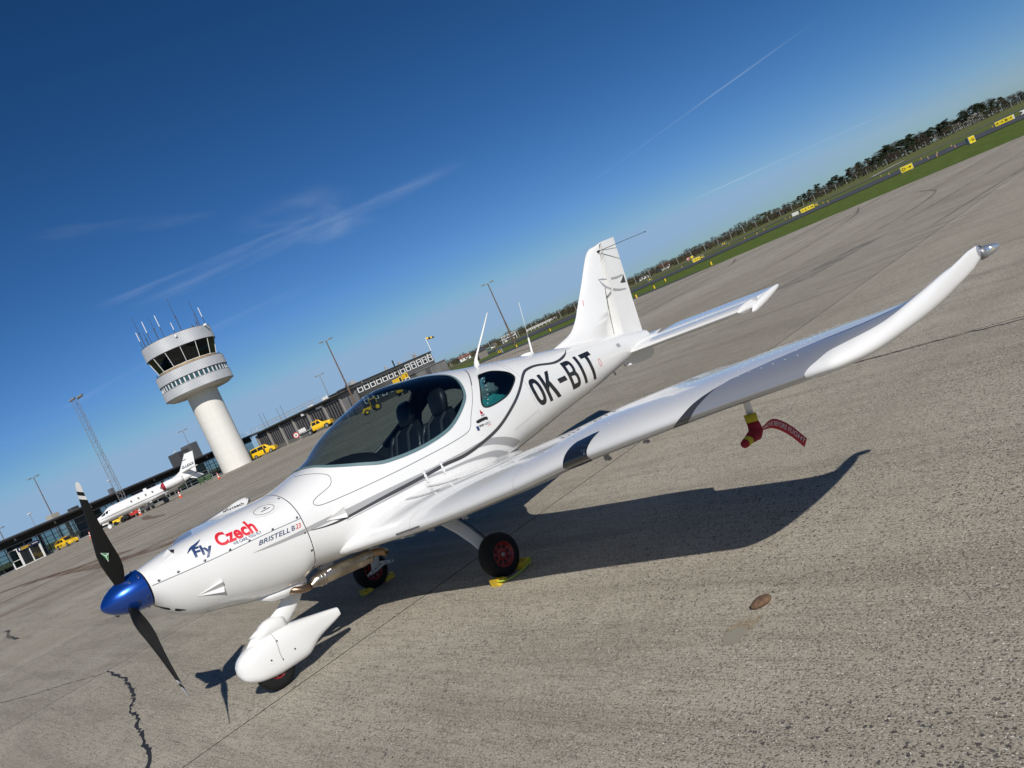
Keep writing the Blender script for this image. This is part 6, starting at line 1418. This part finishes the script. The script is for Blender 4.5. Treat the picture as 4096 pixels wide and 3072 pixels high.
def owin(x, z):
    global wm, wp_
    if wm is None:
        b = MB(); w, h = .98, 1.12
        for dx in (-w / 2, w / 2): b.box((dx, -.05, 0), (.13, .12, h + .13))
        for dz in (-h / 2, .12, h / 2): b.box((0, -.05, dz), (w, .11, .11))
        o = b.build('window', WPNT, OF); wm = o.data; b = MB(); b.box((0, -.02, 0), (w, .03, h)); p = b.build('pane', PWN, o); wp_ = p.data
    else: o = link('window', wm, OF); p = link('pane', wp_, o)
    o.location = (x, 0, z)
for k in range(13): owin(.95 + 1.495 * k + (.0 if k < 10 else .08), 3.72)
for k in range(9): owin(1.2 + 2.1 * k, 1.55)
b = MB(); b.tube([(10.0, -.25, 2.2), (10.0, -.25, 6.0)], .13, 8); b.build('chimney_pipe', BLK, OF); b = MB(); b.box((1.95, -.05, 4.2), (.07, .08, 1.0)); b.box((18.7, -.05, 4.4), (.10, .08, .8)); b.build('downpipe', WPNT, OF)
b = MB()
for x in frange(14, 17.6, .9): b.tube([(x, .8, 4.86), (x, .8, 6.0)], .03, 4)
for z in (5.4, 5.95): b.tube([(14, .8, z), (17.6, .8, z)], .03, 4)
b.build('roof_railing', mat('rail_pale', (.42, .40, .36), .6), OF)
for x, d in ((12.6, (.5, .5, .5)), (16.8, (.5, .5, .7)), (.9, (1.1, .9, .6)), (9.2, (.3, .3, .7))): b = MB(); b.box((x, 1.2, 4.86 + d[2] / 2), d); b.build('roof_unit', mat('unit_grey', (.38, .38, .37), .6), OF)
WS = thing('windsock', 'yellow and black windsock on a white pole over the end of the office block', 'windsock', (CORNER + OD * 19.3 + Vector((-.76, .65, 0)) * -.8).to_tuple(), 0)
b = MB(); b.tube([(0, 0, 4.8), (0, 0, 7.45)], .07, 8); b.build('pole', WPNT, WS)
b = MB(); sk = [(.15, .26), (.5, .24), (.85, .21), (1.2, .18), (1.55, .15)]
for i in range(4): b = MB(); b.rings([[(x, r * math.cos(2 * PI * k / 12), 7.25 - .20 * x + r * math.sin(2 * PI * k / 12)) for k in range(12)] for x, r in sk[i:i + 2]]); b.build('sock_band', BLK if i % 2 else YEL, WS, True)
LWB = thing('low_building', 'low grey concrete annexe right of the office block', 'building', (CORNER + OD * 12.5 + Vector((1.4, -1.6, 0))).to_tuple(), math.atan2(.62, .78))
b = MB(); b.box((3.4, 1.5, 1.15), (7.0, 3.0, 2.3)); b.build('wall', mat('annexe_grey', (.13, .13, .128), .8, var=(.7, .2)), LWB); b = MB(); b.box((3.4, 1.5, 2.36), (7.3, 3.3, .14)); b.build('roof', mat('lead_grey', (.17, .175, .18), .5), LWB)
b = MB(); b.box((2.6, -.03, 1.1), (.9, .06, 2.0)); b.build('door', DGR, LWB)
NS = thing('prohibition_sign', 'round red and white prohibition sign with a white board at the hangar', 'sign', W0(-.2735, 141.5), 0)
b = MB(); b.tube([(0, .06, 0), (0, .06, 1.2)], .04, 6); b.build('post', GALV, NS); b = MB(); b.tube([(0, 0, 1.0), (0, .04, 1.0)], .52, 28); b.build('ring', mat('sign_red', (.55, .10, .08), .5), NS); b = MB(); b.tube([(0, -.02, 1.0), (0, .01, 1.0)], .36, 28); b.build('face', WPNT, NS); b = MB(); b.box((0, -.03, 1.0), (.26, .02, .3)); b.build('symbol', BLK, NS)
WB = thing('white_board', 'white rectangular board on posts beside the round red sign', 'sign', W0(-.2640, 142), -.5); b = MB(); b.box((0, 0, 1.25), (1.7, .06, .85)); b.build('panel', WPNT, WB); b = MB(); b.box((-.6, .05, .5), (.07, .07, 1.0)); b.box((.6, .05, .5), (.07, .07, 1.0)); b.build('post', GALV, WB)
SB = thing('small_board', 'small white and grey board on a post at the hangar doors', 'sign', W0(-.2500, 141), -.5); b = MB(); b.box((0, 0, 1.25), (1.0, .05, .45)); b.build('panel', mat('board_pale', (.5, .52, .54), .5), SB); b = MB(); b.box((0, .05, .55), (.05, .05, 1.1)); b.build('post', GALV, SB)

# ------------------------------------------------------------------ airfield signs
SY = mat('sign_yellow', (.72, .56, .005), .45); SBK = mat('sign_black', (.012, .012, .012), .45); SRED = mat('sign_red_face', (.50, .03, .03), .45); SFR = mat('sign_frame', (.40, .40, .39), .5)
def arrow(o, ex, ey, kind, m, parent):
    """o lower left of a unit cell spanned by ex, ey"""
    a = {'r': 0, 'l': PI, 'u': PI / 2, 'ul': 3 * PI / 4}[kind]; P = [(-.42, -.07), (.12, -.07), (.02, -.30), (.16, -.30), (.44, 0), (.16, .30), (.02, .30), (.12, .07), (-.42, .07)]
    o, ex, ey = Vector(o), Vector(ex), Vector(ey); q = [(.5 + x * math.cos(a) - y * math.sin(a), .5 + x * math.sin(a) + y * math.cos(a)) for x, y in P]
    return mesh_obj('arrow', [o + ex * x + ey * y for x, y in q], [(0, 1, 7, 8), (2, 3, 4), (2, 4, 6), (4, 5, 6)] if False else [(0, 1, 7, 8), (1, 2, 3, 4), (1, 4, 7), (4, 5, 6, 7)], m, parent, fix=False)
def airsign(label, ra, D, w, h, panels, rz=0.0, zb=.12, z=0.0, depth=.22, cat='sign'):
    x = ra * D; o = thing('airfield_sign', label, cat, (x, D, field_h(x, D) + .03), math.atan2(-x, D) * -1 * 0 + rz + math.atan2(x, D) * -1 + 0)
    b = MB(); b.box((0, depth / 2 + .012, zb + h / 2), (w + .05, depth, h + .05)); b.build('case', SFR, o); b = MB()
    for dx in (-.35, .35): b.box((dx * w, depth / 2, zb / 2), (.07, .07, zb))
    b.build('leg', SFR, o); x0_ = -w / 2
    for face, wt_, items in panels:
        pw_ = w * wt_; b = MB(); b.box((x0_ + pw_ / 2, 0, zb + h / 2), (pw_ - .02, .02, h)); P = b.build('panel', face, o); n_ = max(1.0, 0) * 1e-9 + sum(1.0 if i_ in ('>l', '>r', '>u', '>ul') else .7 * len(i_) for i_ in items); fg = SBK if face is SY else (SY if face is SBK else WPNT)
        cw = pw_ * .86 / n_; xx = x0_ + pw_ * .07
        for it in items:
            if it[0] == '>': arrow((xx, -.014, zb + h * .5 - min(cw, h * .62) / 2), (cw, 0, 0), (0, 0, min(cw, h * .62)), it[1:], fg, P); xx += cw
            else: flat_text(it, (xx + cw * .05, -.014, zb + h * .20), (cw * .7 * len(it) * .86, 0, 0), (0, 0, h * .60), fg, P, 'lettering', .03); xx += cw * .7 * len(it)
        x0_ += pw_
    return o
airsign('yellow airfield sign reading D with a right arrow on the grass edge', .5640, 76.2, 1.08, .50, [(SY, 1, ['D', '>r'])], .12)
airsign('small yellow airfield sign with crossed-out lettering turned on its grey case', .6535, 69.2, .62, .55, [(SY, 1, ['>l', 'RA'])], .75, depth=.36)
airsign('long yellow airfield sign reading A and B with right arrows', .7005, 95.5, 2.05, .50, [(SY, .48, ['A', '>r']), (SY, .46, ['B', '>r']), (WPNT, .06, [])], .1)
airsign('long yellow airfield sign reading A and A4 ending in a black G panel', .4315, 112, 2.40, .50, [(SY, .38, ['>l', 'A']), (SY, .42, ['>ul', 'A4']), (SBK, .20, ['G'])], .12)
airsign('yellow airfield sign reading D and A ending in a black G panel', .2782, 110, 1.62, .44, [(SY, .68, ['>l', 'D', '>u', 'A']), (SBK, .32, ['G'])], .10)
airsign('red and yellow airfield sign reading A4 beyond the second taxiway', .2690, 170, 1.45, .46, [(SRED, .38, ['01']), (SBK, .27, ['A4']), (SY, .35, [])], .1, .25)
airsign('black airfield sign reading A4 in yellow on the grass strip', .3150, 148, .90, .50, [(SBK, 1, ['A4'])], .05, .2)
airsign('small black airfield sign reading A right of the aircraft fin', .2118, 125, .66, .40, [(SBK, 1, ['A'])], .05)
airsign('black airfield sign reading G in yellow left of the tail aerial', .0025, 88.5, .52, .44, [(SBK, 1, ['G'])], -.35, depth=.3)
for ra, D, w_, lab in ((.4125, 116, .95, 'white louvred barrier board left of the long A and A4 sign'), (.7275, 99, .9, 'white barrier board with a black circle at the right edge of the picture')):
    o = thing('barrier_board', lab, 'barrier', (ra * D, D, .0), -.3); b = MB()
    for z in (.20, .36, .52): b.box((0, 0, z), (w_, .10, .11))
    b.build('board', WPNT, o); b = MB()
    for dx in (-.4, .4): b.box((dx * w_, .08, .3), (.06, .06, .6))
    b.build('post', GALV, o)
    if ra > .5: b = MB(); b.tube([(-w_ * .4, -.06, .36), (-w_ * .4, -.08, .36)], .15, 16); b.build('roundel', BLK, o)
YP = thing('marker_post', '', 'marker post', (18.2, 62.6, 0), 0, 'yellow marker posts at the grass edge')
b = MB(); b.lathe([(.06, 0), (.06, .30)], n=10); b.build('post', YEL, YP); b = MB(); b.lathe([(.062, .30), (.062, .36), (.03, .40)], n=10); b.build('cap', BLK, YP)
YP['label'] = 'yellow marker post with black cap nearest the left-arrow D and A sign'
for x, y, lab in ((18.1, 78.9, 'yellow marker post right of the fin beside the small black A sign'), (14.9, 69.9, 'yellow marker post at the grass edge closest to the rudder'), (12.4, 66.0, 'yellow marker post lowest beside the rudder edge'), (6.6, 92, 'yellow marker post on the grass just left of the fin'), (2.2, 88, 'yellow marker post between the black G sign and the light pole')): dup(YP, (x, y, 0), 0, lab)
EL_ = thing('edge_light', 'small orange taxiway edge light on the grass', 'edge light', (49, 81, .05), 0, 'taxiway edge lights'); b = MB(); b.lathe([(.05, 0), (.05, .18)], n=8); b.build('base', mat('light_orange', (.60, .27, .08), .5), EL_); b = MB(); b.lathe([(.055, .18), (.045, .25), (.015, .28)], n=8); b.build('lens', mat('lens_amber', (.55, .42, .28), .4), EL_)
for ra, D in ((.4565, 104), (.450, 118), (.5405, 104), (.5935, 93), (.6065, 99), (.6305, 88), (.6265, 101), (.6925, 100), (.6835, 106), (.585, 110), (.530, 119), (.3685, 119), (.3585, 108), (.3420, 118), (.3210, 136), (.4045, 124), (.3985, 130), (.2550, 118), (.1650, 120), (.12, 150)): dup(EL_, (ra * D, D, field_h(ra * D, D) + .05), 0)

# ------------------------------------------------------------------ far left: hut, truss, houses, rails
HT = thing('wooden_hut', 'small grey wooden hut with a dark pent roof beside the rod aerial', 'hut', W0(-.0175, 121), .2)
b = MB(); b.box((0, 1.2, .55), (1.35, 2.0, 1.2)); b.build('wall', mat('weathered_board', (.15, .135, .12), .85, var=(2, .2)), HT); b = MB()
for k in range(9): b.box((-.66 + .165 * k, .19, .55), (.15, .03, 1.18))
b.build('boarding', mat('weathered_board2', (.17, .155, .14), .85), HT); b = MB(); b.add([(-.8, 0, 1.1), (.8, 0, 1.1), (.8, 2.4, 1.5), (-.8, 2.4, 1.5), (-.8, 0, 1.2), (.8, 0, 1.2), (.8, 2.4, 1.6), (-.8, 2.4, 1.6)], [(0, 1, 2, 3), (7, 6, 5, 4), (0, 4, 5, 1), (1, 5, 6, 2), (2, 6, 7, 3), (3, 7, 4, 0)]); b.build('roof', DGR, HT)
TS = thing('steel_truss', 'white steel lattice frame crossing the field behind the light pole', 'truss', W0(.0212, 205), .15); b = MB(); L2 = 3.9
for z in (.95, 1.75): b.tube([(-L2 / 2, 0, z), (L2 / 2, 0, z)], .05, 5); b.tube([(-L2 / 2, .8, z), (L2 / 2, .8, z)], .05, 5)
for k in range(8): x = -L2 / 2 + L2 * k / 8; b.tube([(x, 0, .95 if k % 2 else 1.75), (x + L2 / 8, 0, 1.75 if k % 2 else .95)], .04, 4)
for x in (-L2 / 2, L2 / 2): b.tube([(x, .4, 0), (x, .4, 1.75)], .08, 6)
b.build('lattice', WPNT, TS); b = MB(); b.box((0, .4, .75), (1.6, .5, .9)); b.build('cabinet', DGR, TS)
RF = thing('white_railing', 'long low white railing across the field left of the fin', 'railing', W0(.0655, 215), .25); b = MB()
for z in (.45, .75): b.box((0, 0, z), (9.6, .08, .12))
b.build('rail', WPNT, RF); b = MB()
for k in range(9): b.box((-4.6 + 1.15 * k, .06, .4), (.10, .08, .8))
b.build('post', WPNT, RF)
def house(label, ra, D, w, d, h, rh, wall, roof_, rz):
    o = thing('house', label, 'house', W0(ra, D), rz); b = MB(); b.box((0, d / 2, h / 2), (w, d, h)); b.build('wall', wall, o)
    b = MB(); b.add([(-w / 2 - .2, -.2, h), (w / 2 + .2, -.2, h), (w / 2 + .2, d + .2, h), (-w / 2 - .2, d + .2, h), (-w / 2 - .2, d / 2, h + rh), (w / 2 + .2, d / 2, h + rh)], [(0, 1, 5, 4), (2, 3, 4, 5), (0, 4, 3), (1, 2, 5)]); b.build('roof', roof_, o)
    for k in range(3): b = MB(); b.box((-w * .3 + w * .3 * k, -.02, h * .55), (w * .12, .05, h * .35)); b.build('window', VG, o)
    return o
RT = mat('red_tile', (.22, .075, .05), .8); 
house('white house with a red roof among the trees left of the rod aerial', -.040, 238, 3.4, 3, .9, .7, WPNT, RT, .2); house('low white shed left of the steel lattice frame', -.006, 232, 3.0, 2, .55, .35, WPNT, DGR, .1); house('white low building behind the steel lattice frame', .0185, 236, 4.2, 2, .7, .3, WPNT, WPNT, .1); house('low green roofed shed beyond the hut', -.0095, 190, 1.6, 1.5, .5, .35, mat('shed_green', (.10, .16, .12), .7), mat('shed_roof', (.13, .19, .15), .7), .1)
house('white building with a red roof right of the fin in the trees', .236, 238, 3.2, 3, 1.0, .8, WPNT, RT, .1); house('long white shed just right of the rudder behind bushes', .206, 230, 3.2, 2, .8, .4, WPNT, DGR, .1); house('small white gabled house in the gap of the tree row', .4015, 282, 2.4, 2, 1.0, .9, WPNT, RT, .9)

# ------------------------------------------------------------------ trees
def leafmat(name, c0_, c1_):
    m = bpy.data.materials.new(name); m.use_nodes = True; t = m.node_tree; b = t.nodes['Principled BSDF']; g = N(t, 'ShaderNodeNewGeometry'); oi = N(t, 'ShaderNodeObjectInfo')
    f = M(t, 'MULTIPLY', g.outputs['Random Per Island'], 1.0); c = mixc(t, f, c0_, c1_); s = N(t, 'ShaderNodeVectorMath', operation='SCALE'); t.links.new(c, s.inputs[0]); t.links.new(ramp(t, oi.outputs['Random'], 0, 1, .75, 1.25), s.inputs['Scale'])
    t.links.new(s.outputs[0], b.inputs['Base Color']); b.inputs['Roughness'].default_value = .8; b.inputs['Specular IOR Level'].default_value = .15; return m
BARK = mat('bark', (.085, .065, .05), .9)
def make_tree(name, label, group, H, kind, lm, seed, nclump, nleaf, ls, span=.3, base=.3):
    rnd = random.Random(seed); o = thing(name, label, 'tree' if name != 'bush' else 'bush', (0, -900, 0), 0, group); b = MB()
    tr = [(rnd.gauss(0, .03) * H * k / 4, rnd.gauss(0, .03) * H * k / 4, H * k / 4 * .92) for k in range(5)]; b.tube(tr, [H * .022, H * .018, H * .014, H * .009, H * .004], 6); cl = []
    for k in range(nclump):
        f = base + (1 - base) * (k + rnd.random() * .8) / nclump; z = H * f * .95
        if kind == 'pine': r = H * span * (1.15 - f) * (.6 + .8 * rnd.random()) + .04 * H
        else: r = H * span * math.sqrt(max(.02, 1 - ((f - .62) / .48) ** 2)) * (.5 + .7 * rnd.random())
        a = rnd.uniform(0, 2 * PI); c = (r * math.cos(a), r * math.sin(a), z); cl.append(c); i = min(3, int(f * 4)); tp = tr[i]
        b.tube([(tp[0], tp[1], max(tp[2], z - H * .15)), c], [H * .007, H * .002], 4, False)
        if kind == 'bare':
            for _ in range(5): e = (c[0] + rnd.gauss(0, H * .07), c[1] + rnd.gauss(0, H * .07), c[2] + abs(rnd.gauss(0, H * .08))); b.tube([c, e], [H * .003, H * .0012], 3, False)
    b.build('trunk', BARK, o); vs = []; fs = []
    for c in cl:
        R_ = H * (.085 if kind == 'pine' else .105) * rnd.uniform(.7, 1.4)
        for _ in range(nleaf):
            while True:
                q = Vector((rnd.uniform(-1, 1), rnd.uniform(-1, 1), rnd.uniform(-1, 1)))
                if q.length < 1: break
            p = Vector(c) + Vector((q.x * R_ * 1.25, q.y * R_ * 1.25, q.z * R_ * (.55 if kind == 'pine' else .85))); n = Vector((rnd.gauss(0, 1), rnd.gauss(0, 1), rnd.gauss(0, 1) + .4)).normalized(); u = n.orthogonal().normalized(); w_ = n.cross(u); s = ls * H * rnd.uniform(.5, 1.3); k = len(vs)
            vs += [p + u * s, p + w_ * s * .6, p - u * s, p - w_ * s * .6]; fs.append((k, k + 1, k + 2, k + 3))
    mesh_obj('crown', vs, fs, lm, o, fix=False); return o
LP = leafmat('pine_needles', (.012, .020, .009), (.034, .046, .018)); LB_ = leafmat('bare_twigs', (.040, .031, .020), (.088, .068, .044)); LO = leafmat('spring_leaves', (.030, .038, .012), (.075, .075, .028)); LWh = leafmat('blossom', (.28, .26, .22), (.45, .43, .38))
PROTO = {'pine': [make_tree('pine_tree', 'dark pine tree in the row beyond the airfield grass', 'dark pines beyond the airfield', 10, 'pine', LP, s, 30, 66, .027, .30, .20) for s in (1, 2, 3)],
         'bare': [make_tree('bare_tree', 'brown bare spring tree in the row beyond the airfield grass', 'bare trees beyond the airfield', 10, 'bare', LB_, s, 34, 52, .018, .30, .18) for s in (11, 12, 13)],
         'bush': [make_tree('bush', 'olive green bush at the airfield fence', 'bushes along the airfield fence', 4, 'round', LO, s, 20, 46, .034, .50, .05) for s in (21, 22)],
         'thorn': [make_tree('bush', 'brown leafless thicket at the airfield fence', 'brown thickets along the airfield fence', 4, 'bare', LB_, s, 24, 46, .034, .52, .04) for s in (31, 32)],
         'blossom': [make_tree('blossom_tree', 'pale blossoming shrub among the darker bushes', 'blossoming shrubs beyond the airfield', 4, 'round', LWh, 41, 18, 40, .030, .45, .12)]}
used = set()
def plant(kind, ra, D, h):
    p = rndt.choice(PROTO[kind]); H = {'pine': 10, 'bare': 10}.get(kind, 4); sc = h / H * rndt.uniform(.9, 1.12); loc = (ra * D, D, field_h(ra * D, D) - .1); rz = rndt.uniform(0, 6.28); k = sc * rndt.uniform(1.0, 1.45)
    if p.name not in used: used.add(p.name); o = p; p.location = loc; p.rotation_euler = (0, 0, rz); p.scale = (k, k, sc)
    else: o = dup(p, loc, rz, None, (k, k, sc))
    where = next(w for lim, w in ((-.025, 'left of the rod aerial'), (.03, 'near the white steel truss'), (.085, 'just left of the aircraft fin'), (.215, 'close behind the fin and rudder'), (.29, 'behind the D and A sign'), (.37, 'left of the A and A4 sign'), (.44, 'behind the long A and A4 sign'), (.52, 'left of the single D sign'), (.60, 'behind the single D sign'), (.68, 'behind the crossed-out yellow sign'), (9, 'behind the A and B sign')) if ra < lim)
    base_ = {'pine': 'dark pine tree', 'bare': 'brown bare spring tree', 'bush': 'olive green shrub', 'thorn': 'brown leafless thicket', 'blossom': 'pale blossoming shrub'}[kind]
    o['label'] = base_ + ', ' + where; o['group'] = base_ + 's ' + where
rndt = random.Random(99)
Dl = pchip([-.07, .0, .06, .10, .22, .30, .42, .55, .65, .78], [262, 232, 236, 215, 232, 248, 285, 325, 335, 350])
zl = pchip([-.07, .0, .06, .10, .20, .24, .28, .32, .345, .38, .40, .43, .455, .48, .53, .56, .60, .64, .68, .70, .72, .78], [.003, .0038, .0042, .005, .0042, .005, .0062, .0055, .0098, .0082, .007, .0095, .0122, .0135, .018, .0225, .0198, .021, .0228, .019, .013, .014])
ra = -.068
while ra < .775:
    D = Dl(ra) + rndt.uniform(-5, 10); h = zl(ra) * D + CAMH - field_h(ra * D, D); kind = 'bare'
    if ra > .425: kind = rndt.choice(['pine', 'pine', 'pine', 'bare'])
    if .44 < ra < .56: kind = rndt.choice(['pine', 'pine', 'bare'])
    if ra > .705: kind = rndt.choice(['bare', 'pine'])
    if .36 < ra < .425 and rndt.random() < .6: kind = 'bush'
    plant(kind, ra, D, h * rndt.uniform(.72, 1.0)); ra += (.0046 if ra > .425 else .0042) * rndt.uniform(.6, 1.4)
ra = -.068
while ra < .775:
    D = Dl(ra) - rndt.uniform(5, 12); q = rndt.random(); kind = 'bush' if q < .45 else 'thorn'
    if (ra < .16 or .60 < ra < .70) and q > .80: kind = 'blossom'
    hh = (zl(ra) * D + CAMH) * rndt.uniform(.35, .62) if ra < .42 else (zl(ra) * D + CAMH) * rndt.uniform(.22, .45)
    plant(kind, ra, D, hh); ra += (.0066 if ra < .42 else .0072) * rndt.uniform(.7, 1.35)
for k in PROTO:
    for p in PROTO[k]:
        if p.name not in used:
            for ch in list(p.children): bpy.data.objects.remove(ch)
            bpy.data.objects.remove(p)
FE = thing('field_fence', 'wire fence on thin posts in front of the tree row beyond the field', 'fence', (0, 0, 0)); b = MB(); wv = MB(); ra = -.06; prev = None
while ra < .77:
    D = Dl(ra) - 16; x = ra * D; z = field_h(x, D); b.box((x, D, z + 1.05), (.10, .10, 2.1))
    if prev:
        for hz_ in (.5, 1.2, 1.9): wv.tube([(prev[0], prev[1], prev[2] + hz_), (x, D, z + hz_)], .018, 3, False)
    prev = (x, D, z); ra += 4.2 / D
stuff(b.build('posts', mat('fence_grey', (.30, .30, .29), .6), FE)); stuff(wv.build('wires', GALV, FE))
